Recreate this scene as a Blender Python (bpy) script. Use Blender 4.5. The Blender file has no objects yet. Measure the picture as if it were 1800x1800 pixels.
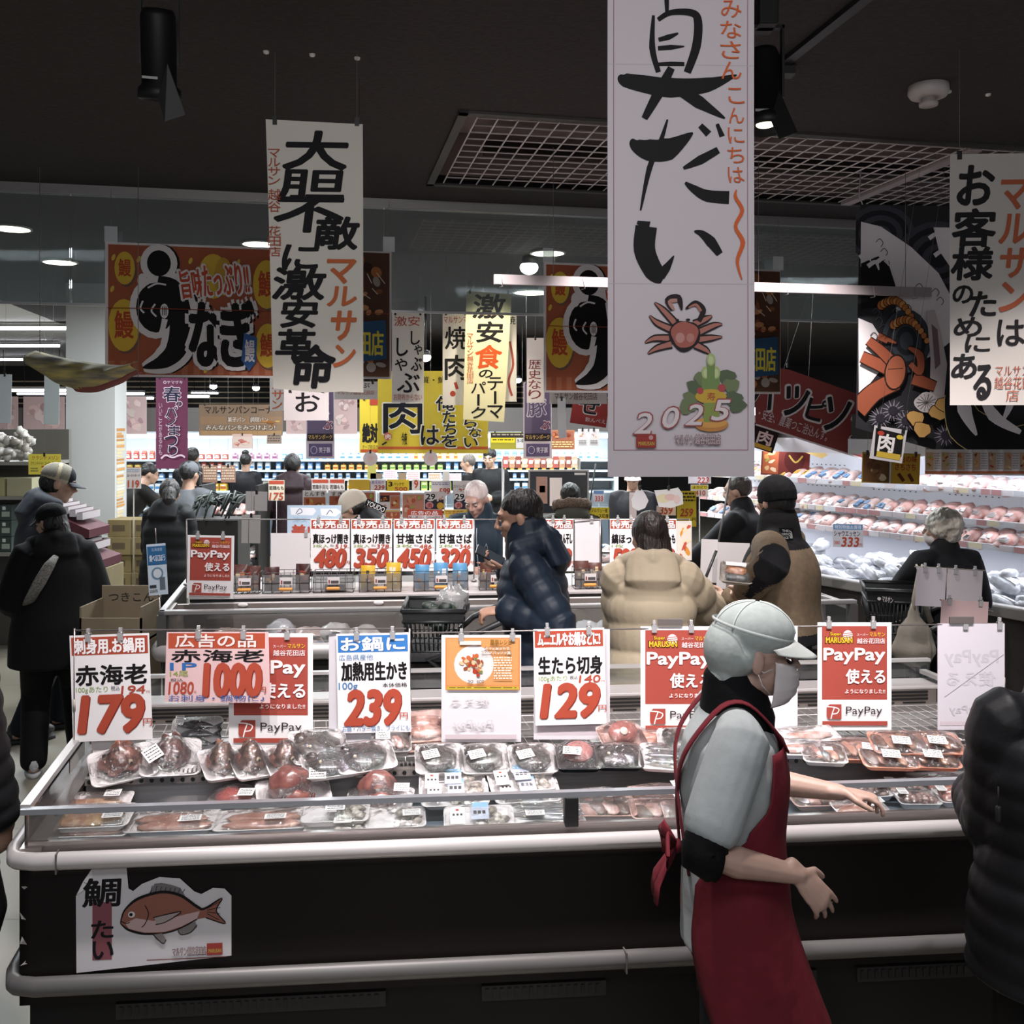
import bpy, math, random
from mathutils import Vector, Matrix, noise
V=Vector; PI=math.pi; R=math.radians
random.seed(7)
SC=bpy.context.scene
COL=SC.collection
# ---------------- camera, world, exposure ----------------
F=1700.0; HZ=745.0; CH=2.05            # focal length in pixels of the 1800 px frame, horizon row, camera height
cam=bpy.data.cameras.new('camera'); co=bpy.data.objects.new('camera',cam); COL.objects.link(co)
cam.sensor_width=36; cam.lens=F/1800*36; cam.shift_y=(HZ-900)/1800; cam.clip_start=.05; cam.clip_end=100
co.location=(0,0,CH); co.rotation_euler=(PI/2,0,0); SC.camera=co
SC.view_settings.view_transform='Standard'; SC.view_settings.look='None'
SC.view_settings.gamma=1; SC.view_settings.use_curve_mapping=False
SC.view_settings.exposure=1.0
wd=bpy.data.worlds.new('world'); SC.world=wd; wd.use_nodes=True
wd.node_tree.nodes['Background'].inputs[0].default_value=(.78,.86,1,1)
wd.node_tree.nodes['Background'].inputs[1].default_value=.12
def W(x,y,D): return V(((x-900)/F*D,D,CH-(y-HZ)/F*D))         # a point seen at a pixel, at distance D
def PZ(x,y,z): return W(x,y,(CH-z)*F/(y-HZ))                   # the same, on the level z
def lamp(kind,loc,energy,color=(1,1,1),aim=None,size=.3,sy=None,spot=60,blend=.6,name=None):
    l=bpy.data.lights.new(name or 'lamp_light',kind); l.energy=energy; l.color=color
    if kind=='AREA':
        l.size=size
        if sy: l.shape='RECTANGLE'; l.size_y=sy
    else: l.shadow_soft_size=size
    if kind=='SPOT': l.spot_size=R(spot); l.spot_blend=blend
    o=bpy.data.objects.new(name or 'lamp_light',l); COL.objects.link(o); o.location=loc
    if aim is not None: o.rotation_euler=(V(aim)-V(loc)).to_track_quat('-Z','Y').to_euler()
    return o
WARM=(1,.95,.88); COOL=(.9,.96,1); PINK=(1,.93,.93)
CEIL=3.43
# track spots above the near fish counter and the second counter, strips and canopy lamps of the shop behind; last, two added fill lamps
for i,X in enumerate((-1.15,-.55,.05,.65,1.25,1.9)):
    lamp('SPOT',(X,2.35+.085*X,3.3),108 if i else 62,PINK,(X*1.02,3.35+.085*X,.9),.05,spot=64,blend=.7)
for X in (-1.2,-.3,.6,1.5):
    lamp('SPOT',(X,4.3+.085*X,3.3),105,PINK,(X,5.5+.085*X,1.15),.05,spot=70,blend=.7)
for X,Y,E in ((-2.2,8.6,70),(.2,8.8,85),(2.2,8.2,60),(-1.2,11.5,85),(1.2,11.5,85),(-5.5,10,80),(-4.6,13.2,70),(-1,14,50),(2.5,13,80)):
    lamp('AREA',(X,Y,3.25),E,COOL,(X,Y,0),1.4,.5)
lamp('AREA',(-3.0,6.6,3.2),26,COOL,(-3.0,6.6,0),1.2,.4)
lamp('AREA',(.2,-1.6,3.2),18,(1,.95,.94),(.3,5,1.9),2.6,.6)  # added fill behind the camera, brightens the banners and the worker
lamp('AREA',(0,.2,3.35),22,(.92,.95,1),(0,1.6,0),2.4,.6)  # added ambient fill overhead, lifts the front of the scene
# ---------------- materials ----------------
MATS={}
def lin(h):
    h=h.lstrip('#'); c=[int(h[i:i+2],16)/255 for i in (0,2,4)]
    return tuple(x/12.92 if x<=.04045 else ((x+.055)/1.055)**2.4 for x in c)+(1,)
def M(h,r=.6,m=0,em=0,nz=None,bump=None,spec=.5,stretch=None,c2=None,coat=0,trans=0):
    key=(h,r,m,em,nz,bump,spec,stretch,c2,coat,trans)
    if key in MATS: return MATS[key]
    mt=bpy.data.materials.new('m_'+h.strip('#')); mt.use_nodes=True; nt=mt.node_tree; b=nt.nodes['Principled BSDF']
    b.inputs['Base Color'].default_value=lin(h); b.inputs['Roughness'].default_value=r; b.inputs['Metallic'].default_value=m
    b.inputs['Specular IOR Level'].default_value=spec
    if coat: b.inputs['Coat Weight'].default_value=coat; b.inputs['Coat Roughness'].default_value=.08
    if trans: b.inputs['Transmission Weight'].default_value=trans
    if em: b.inputs['Emission Color'].default_value=lin(h); b.inputs['Emission Strength'].default_value=em
    if nz or bump:
        tc=nt.nodes.new('ShaderNodeTexCoord'); mp=nt.nodes.new('ShaderNodeMapping'); nt.links.new(tc.outputs['Object'],mp.inputs[0])
        if stretch: mp.inputs['Scale'].default_value=stretch
    if nz:
        n=nt.nodes.new('ShaderNodeTexNoise'); n.inputs['Scale'].default_value=nz[0]; n.inputs['Detail'].default_value=4
        nt.links.new(mp.outputs[0],n.inputs[0])
        cr=nt.nodes.new('ShaderNodeValToRGB'); c=lin(h); d=lin(c2) if c2 else tuple(min(1,x*(1-nz[1])) for x in c[:3])+(1,)
        cr.color_ramp.elements[0].position=.35; cr.color_ramp.elements[1].position=.65
        cr.color_ramp.elements[0].color=d; cr.color_ramp.elements[1].color=c
        nt.links.new(n.outputs['Fac'],cr.inputs[0]); nt.links.new(cr.outputs[0],b.inputs['Base Color'])
    if bump:
        n=nt.nodes.new('ShaderNodeTexNoise'); n.inputs['Scale'].default_value=bump[0]; n.inputs['Detail'].default_value=3
        nt.links.new(mp.outputs[0],n.inputs[0])
        bp=nt.nodes.new('ShaderNodeBump'); bp.inputs['Strength'].default_value=bump[1]; bp.inputs['Distance'].default_value=.01
        nt.links.new(n.outputs['Fac'],bp.inputs['Height']); nt.links.new(bp.outputs[0],b.inputs['Normal'])
    MATS[key]=mt; return mt
def clear(h='#ffffff',gl=.12,rough=.05,op=0.0,bump=None):            # thin clear sheet: glass panes, cling film, plastic sleeves
    key=('clear',h,gl,rough,op,bump)
    if key in MATS: return MATS[key]
    mt=bpy.data.materials.new('m_clear'); mt.use_nodes=True; nt=mt.node_tree; nt.nodes.clear()
    out=nt.nodes.new('ShaderNodeOutputMaterial'); tr=nt.nodes.new('ShaderNodeBsdfTransparent'); g=nt.nodes.new('ShaderNodeBsdfGlossy')
    tr.inputs[0].default_value=lin(h); g.inputs['Roughness'].default_value=rough
    fr=nt.nodes.new('ShaderNodeFresnel'); fr.inputs[0].default_value=1.45
    ad=nt.nodes.new('ShaderNodeMath'); ad.operation='MULTIPLY_ADD'; ad.inputs[1].default_value=1.0; ad.inputs[2].default_value=gl*.35
    nt.links.new(fr.outputs[0],ad.inputs[0])
    mx=nt.nodes.new('ShaderNodeMixShader'); nt.links.new(ad.outputs[0],mx.inputs[0]); nt.links.new(tr.outputs[0],mx.inputs[1]); nt.links.new(g.outputs[0],mx.inputs[2])
    last=mx
    if op:
        df=nt.nodes.new('ShaderNodeBsdfDiffuse'); df.inputs[0].default_value=(.8,.8,.8,1)
        m2=nt.nodes.new('ShaderNodeMixShader'); m2.inputs[0].default_value=op; nt.links.new(mx.outputs[0],m2.inputs[1]); nt.links.new(df.outputs[0],m2.inputs[2]); last=m2
    if bump:
        tc=nt.nodes.new('ShaderNodeTexCoord'); n=nt.nodes.new('ShaderNodeTexNoise'); n.inputs['Scale'].default_value=bump[0]; n.inputs['Detail'].default_value=3
        nt.links.new(tc.outputs['Object'],n.inputs[0]); bp=nt.nodes.new('ShaderNodeBump'); bp.inputs['Strength'].default_value=bump[1]; bp.inputs['Distance'].default_value=.01
        nt.links.new(n.outputs['Fac'],bp.inputs['Height']); nt.links.new(bp.outputs[0],g.inputs['Normal']); nt.links.new(bp.outputs[0],fr.inputs['Normal'])
    nt.links.new(last.outputs[0],out.inputs[0]); MATS[key]=mt; return mt
# ---------------- mesh helpers ----------------
def tag(o,label=None,cat=None,group=None,kind=None):
    for k,v in (('label',label),('category',cat),('group',group),('kind',kind)):
        if v: o[k]=v
    return o
def thing(name,label,cat,loc=(0,0,0),rz=0,group=None,rot=None):
    o=bpy.data.objects.new(name,None); COL.objects.link(o); o.location=loc; o.rotation_euler=rot or (0,0,rz); o.empty_display_size=.1
    return tag(o,label,cat,group)
class MB:
    def __init__(s): s.v=[];s.f=[];s.mi=[];s.sm=[];s.ms=[]
    def mat(s,m):
        if m not in s.ms: s.ms.append(m)
        return s.ms.index(m)
    def add(s,vs,fs,m,smooth=False):
        b=len(s.v); i=s.mat(m); s.v+=[tuple(v) for v in vs]
        for f in fs: s.f.append([b+k for k in f]); s.mi.append(i); s.sm.append(smooth)
    def box(s,a,b,m,T=None):
        x0,y0,z0=a; x1,y1,z1=b
        vs=[V((x,y,z)) for z in (z0,z1) for x,y in ((x0,y0),(x1,y0),(x1,y1),(x0,y1))]
        if T: vs=[T(v) if callable(T) else T@v for v in vs]
        s.add(vs,[(3,2,1,0),(4,5,6,7),(0,1,5,4),(1,2,6,5),(2,3,7,6),(3,0,4,7)],m)
    def rings(s,rs,m,cap=True,smooth=True,loop=True):
        n=len(rs[0]); vs=[p for r in rs for p in r]; fs=[]
        for i in range(len(rs)-1):
            for j in range(n if loop else n-1):
                k=(j+1)%n; fs.append((i*n+j,i*n+k,(i+1)*n+k,(i+1)*n+j))
        if cap and loop: fs.append(tuple(range(n-1,-1,-1))); fs.append(tuple((len(rs)-1)*n+j for j in range(n)))
        s.add(vs,fs,m,smooth)
    def tube(s,pts,r,m,seg=8,side=None,round_=False,smooth=True):
        pts=[V(p) for p in pts]; n=len(pts)
        rr=r if isinstance(r,(list,tuple)) else [r]*n
        rr=[(q,q) if not isinstance(q,(list,tuple)) else q for q in rr]
        T=[]
        for i in range(n):
            t=pts[min(i+1,n-1)]-pts[max(i-1,0)]; T.append(t.normalized() if t.length>1e-9 else V((0,0,1)))
        sd=V(side) if side is not None else (V((0,0,1)) if abs(T[0].z)<.9 else V((1,0,0)))
        P=[];
        if round_:
            for k in (80,55,28): P.append((pts[0]-T[0]*max(rr[0])*math.sin(R(k))*.8,T[0],rr[0][0]*math.cos(R(k)),rr[0][1]*math.cos(R(k))))
        for i in range(n): P.append((pts[i],T[i],rr[i][0],rr[i][1]))
        if round_:
            for k in (28,55,80): P.append((pts[-1]+T[-1]*max(rr[-1])*math.sin(R(k))*.8,T[-1],rr[-1][0]*math.cos(R(k)),rr[-1][1]*math.cos(R(k))))
        out=[]
        for c,t,a,b in P:
            ax=sd-t*sd.dot(t)
            if ax.length<1e-4: ax=t.orthogonal()
            ax.normalize(); ay=t.cross(ax); 
            if side is None: sd=ax
            out.append([c+ax*a*math.cos(2*PI*j/seg)+ay*b*math.sin(2*PI*j/seg) for j in range(seg)])
        s.rings(out,m,True,smooth)
    def ell(s,c,r,m,seg=16,n=10,T=None,fn=None):
        c=V(c); r=r if isinstance(r,(tuple,list)) else (r,r,r); out=[]
        for i in range(n+1):
            th=PI*(i/n); th=min(max(th,.02),PI-.02); ring=[]
            for j in range(seg):
                ph=2*PI*j/seg; d=V((math.sin(th)*math.cos(ph),math.sin(th)*math.sin(ph),-math.cos(th)))
                p=V((d.x*r[0],d.y*r[1],d.z*r[2]))
                if fn: p=fn(p,d)
                ring.append(c+(T@p if T else p))
            out.append(ring)
        s.rings(out,m,True,True)
    def lathe(s,prof,m,seg=16,c=(0,0,0),T=None,smooth=True):
        c=V(c); s.rings([[c+(T@V((r*math.cos(2*PI*j/seg),r*math.sin(2*PI*j/seg),z)) if T else V((r*math.cos(2*PI*j/seg),r*math.sin(2*PI*j/seg),z))) for j in range(seg)] for r,z in prof],m,True,smooth)
    def grid(s,fn,nu,nv,m,smooth=True,thick=0):
        vs=[V(fn(i/nu,j/nv)) for j in range(nv+1) for i in range(nu+1)]
        fs=[(j*(nu+1)+i,j*(nu+1)+i+1,(j+1)*(nu+1)+i+1,(j+1)*(nu+1)+i) for j in range(nv) for i in range(nu)]
        s.add(vs,fs,m,smooth)
    def mesh(s,name):
        me=bpy.data.meshes.new(name); me.from_pydata(s.v,[],s.f)
        for m in s.ms: me.materials.append(m)
        me.polygons.foreach_set('material_index',s.mi); me.polygons.foreach_set('use_smooth',s.sm); me.update(); return me
    def build(s,name,parent=None,loc=None,rot=None,bevel=0,solid=0,label=None):
        o=bpy.data.objects.new(name,s.mesh(name)); COL.objects.link(o)
        if parent is not None: o.parent=parent
        if loc is not None: o.location=loc
        if rot is not None: o.rotation_euler=rot
        if bevel:
            b=o.modifiers.new('b','BEVEL'); b.width=bevel; b.segments=2; b.limit_method='ANGLE'; b.angle_limit=R(40)
        if solid:
            b=o.modifiers.new('s','SOLIDIFY'); b.thickness=solid; b.offset=0
        if label: o['label']=label
        return o
def struct(name,mb,**k):
    o=mb.build(name,**k); o['kind']='structure'; return o
def remesh(mb,vox,name,smooth=3,paint=None,mats=None,sub=False):
    me=mb.mesh(name); o=bpy.data.objects.new(name,me); COL.objects.link(o)
    r=o.modifiers.new('r','REMESH'); r.mode='VOXEL'; r.voxel_size=vox; r.use_smooth_shade=True
    if smooth: q=o.modifiers.new('q','SMOOTH'); q.factor=.5; q.iterations=smooth
    bpy.context.view_layer.update(); dg=bpy.context.evaluated_depsgraph_get()
    nm=bpy.data.meshes.new_from_object(o.evaluated_get(dg)); o.modifiers.clear(); o.data=nm; nm.name=name
    bpy.data.meshes.remove(me)
    nm.materials.clear()
    for m in (mats or mb.ms): nm.materials.append(m)
    idx=[paint(p.center,p.normal) for p in nm.polygons] if paint else [0]*len(nm.polygons)
    nm.polygons.foreach_set('material_index',idx); nm.polygons.foreach_set('use_smooth',[True]*len(nm.polygons)); nm.update()
    return o
def dup(root,loc=None,rot=None,label=None,group=None,scale=None):
    r=root.copy(); COL.objects.link(r)
    if loc is not None: r.location=loc
    if rot is not None: r.rotation_euler=rot
    if scale is not None: r.scale=scale
    if label: r['label']=label
    if group: r['group']=group
    for ch in list(root.children):
        c=ch.copy(); COL.objects.link(c); c.parent=r
        for g in list(ch.children):
            d=g.copy(); COL.objects.link(d); d.parent=c
    return r
# ---------------- lettering and sheets ----------------
_fc=bpy.data.curves.new('font','FONT'); _fo=bpy.data.objects.new('font',_fc); COL.objects.link(_fo); _fc.resolution_u=3
GL={}
def glyph(s,b):
    k=(s,b)
    if k not in GL:
        _fc.body=s; _fc.offset=b; bpy.context.view_layer.update()
        me=bpy.data.meshes.new_from_object(_fo.evaluated_get(bpy.context.evaluated_depsgraph_get()))
        vs=[(v.co.x,v.co.y) for v in me.vertices]; fs=[tuple(p.vertices) for p in me.polygons]; bpy.data.meshes.remove(me)
        if vs:
            x0=min(v[0] for v in vs);x1=max(v[0] for v in vs);y0=min(v[1] for v in vs);y1=max(v[1] for v in vs)
            w=max(x1-x0,.02); h=max(y1-y0,.02)
        else: x0=y0=0;w=h=1
        GL[k]=([((x-x0)/w,(y-y0)/h) for x,y in vs],fs,w/h)
    return GL[k]
INK='#1c1a1c'; RED='#a84a38'; WHT='#dcd8d8'; BRT='#e6e2e2'
class Sheet:
    # a sheet of paper, film or cloth with printed or brushed marks; coordinates are photo pixels at distance D
    def __init__(s,x0,y0,x1,y1,D,col=WHT,outline=None,r=.6,border=None):
        s.x0,s.y0,s.x1,s.y1,s.D=x0,y0,x1,y1,D; s.k=D/F; s.xc=(x0+x1)/2; s.clipit=False; s.mb=MB(); s.n=0; s.step=.00009*max(1,D/2.5); s.r=r
        pts=outline or [(x0,y0),(x1,y0),(x1,y1),(x0,y1)]
        P=[s.p(x,y) for x,y in pts]; t=.0006*max(1,D/3); n=len(P)
        m=M(col,r,spec=.12); B=[(x,t,z) for x,y,z in P]
        s.mb.add(P+B,[tuple(range(n))[::-1],tuple(range(n,2*n))]+[((i+1)%n,i,n+i,n+(i+1)%n) for i in range(n)],m)
        s.n=2
        if border: s.frame(x0+border[0],y0+border[0],x1-border[0],y1-border[0],border[1],border[2])
    def p(s,x,y,z=None): return ((x-s.xc)*s.k,-(s.n if z is None else z)*s.step,-(y-s.y0)*s.k)
    def poly(s,pts,col,keep=False):
        if not keep: s.n+=1
        P=[s.p(x,y) for x,y in pts]
        # face the front whatever the winding
        a=sum(pts[i][0]*pts[(i+1)%len(pts)][1]-pts[(i+1)%len(pts)][0]*pts[i][1] for i in range(len(pts)))
        f=tuple(range(len(P))); s.mb.add(P,[f[::-1] if a>0 else f],M(col,s.r,spec=.12)); return s
    def rect(s,x0,y0,x1,y1,col): return s.poly([(x0,y0),(x1,y0),(x1,y1),(x0,y1)],col)
    def frame(s,x0,y0,x1,y1,w,col):
        s.n+=1
        for a in ((x0,y0,x1,y0+w),(x0,y1-w,x1,y1),(x0,y0,x0+w,y1),(x1-w,y0,x1,y1)): s.poly([(a[0],a[1]),(a[2],a[1]),(a[2],a[3]),(a[0],a[3])],col,True)
        return s
    def ell(s,cx,cy,rx,ry,col,rot=0,n=20,wob=0):
        c,q=math.cos(R(rot)),math.sin(R(rot)); pts=[]
        for i in range(n):
            a=2*PI*i/n; k=1+wob*math.sin(a*3+cx)+wob*.6*math.sin(a*5+cy); x,y=rx*k*math.cos(a),ry*k*math.sin(a); pts.append((cx+x*c-y*q,cy+x*q+y*c))
        return s.poly(pts,col)
    def stroke(s,pts,w,col,tip=.35,n=5):
        # brush stroke: Catmull-Rom through the points with a width per point
        P=[V((a[0],a[1])) for a in pts]; w=w if isinstance(w,(list,tuple)) else [w]*len(P)
        C=[];Wd=[]
        for i in range(len(P)-1):
            a,b,c,d=P[max(i-1,0)],P[i],P[i+1],P[min(i+2,len(P)-1)]
            for k in range(n):
                t=k/n; C.append(.5*((2*b)+(c-a)*t+(2*a-5*b+4*c-d)*t*t+(3*b-a-3*c+d)*t**3)); Wd.append(w[i]*(1-t)+w[i+1]*t)
        C.append(P[-1]); Wd.append(w[-1]); L=[];Rr=[]
        for i,c in enumerate(C):
            t=C[min(i+1,len(C)-1)]-C[max(i-1,0)]
            if t.length<1e-6: continue
            t.normalize(); nn=V((-t.y,t.x)); L.append(c+nn*Wd[i]/2); Rr.append(c-nn*Wd[i]/2)
        s.n+=1; q=L+Rr; m=len(L); P3=[s.p(a.x,a.y) for a in q]; fs=[]
        for i in range(m-1): fs.append((i,i+1,m+i+1,m+i))
        s.mb.add(P3,fs,M(col,s.r,spec=.12)); return s
    def text(s,t,x0,y0,x1,y1,col,b=.02,sh=0,out=None,rot=0,shadow=None,mir=False):
        if out:
            s.text(t,x0-out[1],y0-out[1],x1+out[1],y1+out[1],out[0],b+out[2],sh,rot=rot,mir=mir)
        if shadow: s.text(t,x0+shadow[1],y0+shadow[1],x1+shadow[1],y1+shadow[1],shadow[0],b+.008,sh,rot=rot)
        s.n+=1; g,fs,_=glyph(t,0); cx,cy=(x0+x1)/2,(y0+y1)/2; c,q=math.cos(R(rot)),math.sin(R(rot)); hh=y1-y0; m=M(col,s.r,spec=.12)
        rad=b*hh*.62; offs=[(0,0)]
        if b>.012: n=5 if b<.035 else 8; offs+=[(rad*math.cos(2*PI*i/n+.4),rad*math.sin(2*PI*i/n+.4)) for i in range(n)]
        if b>.06: offs+=[(.5*rad*math.cos(2*PI*i/6),.5*rad*math.sin(2*PI*i/6)) for i in range(6)]
        a0,a1,b0,b1=x0+rad*.6,x1-rad*.6,y0+rad*.6,y1-rad*.6
        for io,(ox,oy) in enumerate(offs):
            P=[]; zz=s.n+io*.13
            for u,v in g:
                if mir: u=1-u
                x=a0+u*(a1-a0)+sh*(v-.5)*hh+ox; y=b1-v*(b1-b0)+oy
                if rot: x,y=cx+(x-cx)*c-(y-cy)*q,cy+(x-cx)*q+(y-cy)*c
                P.append(s.p(x,y,zz))
            s.mb.add(P,fs,m)
        s.n+=len(offs)*.13; return s
    def vtext(s,t,x0,y0,x1,y1,col,b=.02,out=None,jit=0,sh=0):
        ch=[c for c in t]; h=(y1-y0)/len(ch); rnd=random.Random(len(t)*7+int(x0))
        for i,c in enumerate(ch):
            if c==' ': continue
            w=x1-x0; a=(x0+rnd.uniform(-1,1)*jit*w,y0+i*h+h*.04); kk=1
            if c in 'ーっゃゅょ、。・': kk=.75
            if c=='ー': s.rect(a[0]+w*.42,a[1],a[0]+w*.58,a[1]+h*.9,col); continue
            dx=w*(1-kk)*.5
            s.text(c,a[0]+dx,a[1]+h*(1-kk)*.5,a[0]+w-dx,a[1]+h*.92*kk+h*(1-kk)*.5,col,b,sh,out,rot=rnd.uniform(-1,1)*jit*60)
        return s
    def bars(s,x0,y0,x1,y1,col,n=4,seed=1,fill=.5):
        rnd=random.Random(seed); h=(y1-y0)/n; s.n+=1
        for i in range(n):
            x=x0
            while x<x1-1:
                w=rnd.uniform(.06,.2)*(x1-x0); e=min(x+w,x1); s.poly([(x,y0+i*h),(e,y0+i*h),(e,y0+i*h+h*fill),(x,y0+i*h+h*fill)],col,True); x=e+rnd.uniform(.02,.06)*(x1-x0)
        return s
    def dish(s,x0,y0,x1,y1,cols,n=14,seed=1,bg=None):
        # a food picture: overlapping irregular patches
        rnd=random.Random(seed)
        if bg: s.rect(x0,y0,x1,y1,bg)
        for i in range(n):
            rx=(x1-x0)*rnd.uniform(.06,.17); ry=(y1-y0)*rnd.uniform(.05,.14)
            cx=rnd.uniform(x0+rx*1.2,x1-rx*1.2); cy=rnd.uniform(y0+rx,max(y0+rx+.1,y1-rx)); cy=min(max(cy,y0+max(rx,ry)*1.25),y1-max(rx,ry)*1.25)
            s.ell(cx,cy,rx,ry,rnd.choice(cols),rnd.uniform(0,180) if rx<(y1-y0)*.2 else 0,9,.12)
        return s
    def fix(s):
        mb=s.mb
        for i,f in enumerate(mb.f):
            p,q,r=(V(mb.v[k]) for k in f[:3])
            if max(mb.v[k][1] for k in f)>-1e-9: continue
            A=0
            for k in range(len(f)): u,v=mb.v[f[k]],mb.v[f[(k+1)%len(f)]]; A+=u[0]*v[2]-v[0]*u[2]
            if A<0: mb.f[i]=f[::-1]
    def place(s,name,label,cat,group=None,yaw=0,tilt=0,roll=0,bend=None,kind=None,clips=None,clipcol='#6a6462',D=None,strings=None):
        s.fix()
        if bend or s.clipit:
            import bmesh
            bm=bmesh.new(); me0=s.mb.mesh(name); bm.from_mesh(me0); h=(s.y1-s.y0)*s.k
            
            if s.clipit:
                hw=(s.x1-s.x0)*s.k/2
                for co_,no_ in (((-hw-1e-5,0,0),(-1,0,0)),((hw+1e-5,0,0),(1,0,0)),((0,0,1e-5),(0,0,1)),((0,0,-h-1e-5),(0,0,-1))): bmesh.ops.bisect_plane(bm,geom=bm.verts[:]+bm.edges[:]+bm.faces[:],plane_co=co_,plane_no=no_,clear_outer=True)
            for i in range(1,14 if bend else 1): bmesh.ops.bisect_plane(bm,geom=bm.verts[:]+bm.edges[:]+bm.faces[:],plane_co=(0,0,-h*i/14),plane_no=(0,0,1))
            for v in bm.verts if bend else ():
                t=-v.co.z/h; v.co.y+=bend*h*(math.sin(t*PI*1.6)*.5+t*t*.8)
            bm.to_mesh(me0); bm.free(); o=bpy.data.objects.new(name,me0); COL.objects.link(o)
        else: o=s.mb.build(name)
        o.location=W(s.xc,s.y0,s.D); o.rotation_euler=(R(tilt),R(roll),R(yaw)); tag(o,label,cat,group,kind)
        for x in clips or ():
            c=MB(); q=(x-s.xc)*s.k; w=.009; m=clear('#d8d0d0',.3,.1,.35) if clipcol=='clear' else M(clipcol,.4)
            c.box((q-w,-.006,-.022),(q+w,.008,.006),m); c.box((q-w*.6,-.003,.004),(q+w*.6,.005,.022),m)
            c.tube([(q-w*1.1,-.002,.004),(q+w*1.1,-.002,.004)],.0045,M('#8a8484',.3,.8),6)
            c.build('clip',o)
        for x in strings or ():
            c=MB(); q=(x-s.xc)*s.k; z=CEIL-o.location.z
            c.box((q-.008,-.004,-.02),(q+.008,.006,.012),M('#151515',.4)); c.tube([(q,0,.01),(q,0,z)],.0008,M('#77706c',.5),4); c.build('string',o)
        return o
# ---------------- room ----------------
mb=MB(); mb.box((-14,-3,-.05),(12,26,0),M('#8f897b',.4,nz=(1.2,.08),bump=(30,.05)))
for i in range(22):
    mb.box((-14,3.1+i*.9,0),(12,3.108+i*.9,.0006),M('#8f887a',.5))
struct('floor',mb)
UC=V((1,.2,0)); VC=V((-.2,1,0)); GO=V((-.159,4.36,0))
def CP(a,b,z): return GO+UC*a+VC*b+V((0,0,z))
DARK=M('#2f2826',.85,nz=(40,.35),bump=(60,.25))
mb=MB(); T=lambda v: CP(v.x,v.y,v.z)
for a0,b0,a1,b1 in ((-7,-8,12,-.06),(-7,-.06,-.06,1.2),(3.9,-.06,12,1.2),(-7,1.2,12,2.0),(-4.1,2.0,12,22)): mb.box((a0,b0,CEIL),(a1,b1,CEIL+.05),DARK,T)
struct('ceiling',mb)
mb=MB(); mb.box((-12,2.0,CEIL),(-4.1,22,CEIL+.05),M('#c9c8c6',.8),T)
struct('ceiling.001',mb)
# recess above the ceiling opening
mb=MB(); PL=M('#94817f',.8)
mb.box((-.06,-.06,CEIL+.3),(3.9,1.2,CEIL+.33),PL,T)
for q in ((-.08,-.08,-.06,1.22),(3.9,-.08,3.92,1.22),(-.08,-.08,3.92,-.06),(-.08,1.2,3.92,1.22)): mb.box((q[0],q[1],CEIL+.02),(q[2],q[3],CEIL+.33),PL,T)
mb.box((.2,.95,CEIL+.12),(3.8,1.02,CEIL+.2),M('#2a1c1c',.8),T)
struct('trim_1',mb)
t=thing('ceiling_grille','white wire mesh panel set into the dark ceiling opening','grille')
mb=MB(); g=M('#ddd2d2',.5)
a=0
while a<=3.82:
    if abs(a-2.47)>.03: mb.tube([CP(a,-.02,CEIL-.004),CP(a,1.16,CEIL-.004)],.004,g,5)
    a+=.093
b=0
while b<=1.15:
    mb.tube([CP(0,b,CEIL),CP(3.82,b,CEIL)],.004,g,5); b+=.105
mb.build('wire_mesh',t)
mb=MB(); mb.box((2.44,-.03,CEIL-.02),(2.5,1.17,CEIL),M('#a89a9a',.5),T); mb.build('crossbar',t)
mb=MB()
for q in ((-.09,-.09,3.92,-.05),(-.09,1.18,3.92,1.22),(-.09,-.09,-.05,1.22)): mb.box((q[0],q[1],CEIL-.012),(q[2],q[3],CEIL+.0),M('#3b3433',.6),T)
mb.build('rim',t)
# hanging glass smoke barrier
def on_line(P,U,x):                 # point of the plan line P+tU seen in pixel column x
    k=(x-900)/F; t=(k*P.y-P.x)/(U.x-k*U.y); return P+U*t
BP=V(((530-900)/F*5.85,5.85,0))
def BL(x,off=0): return on_line(BP-V((-.2,1,0)).normalized()*off,UC,x)
t=thing('smoke_barrier','long clear glass curtain hanging from the dark ceiling on an aluminium rail','glass curtain')
U1=UC.normalized(); V1=VC.normalized()
def BT(v): return BP+U1*v.x+V1*v.y+V((0,0,v.z))
mb=MB(); al=M('#8f8a88',.4,.4)
mb.box((-5,-.03,CEIL-.055),(6,.03,CEIL-.001),al,BT); mb.build('top_rail',t)
mb=MB(); mb.box((-5,-.008,2.735),(6,.008,2.75),M('#a5a5a5',.3,.2),BT); mb.build('bottom_edge',t)
for i in range(6):
    mb=MB(); a=-4.9+i*1.8; mb.box((a,-.003,2.75),(a+1.79,.003,CEIL-.055),clear('#d5dcdc',.25,.04,.075),BT); mb.build('glass_pane',t)
# walls
mb=MB(); mb.box((-14,23,0),(12,23.2,3.5),M('#2a2625',.8))
for i in range(9): mb.box((-13,22.9,2.0+i*.13),(3,22.99,2.03+i*.13),M('#b8a98c',.6))  # cream strips imitate light reflected in the gaps between dark slats
struct('wall_back',mb)
mb=MB(); mb.box((-14,-1,0),(-13.8,23,3.6),M('#c2c0bc',.8)); struct('wall_left',mb)
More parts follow.
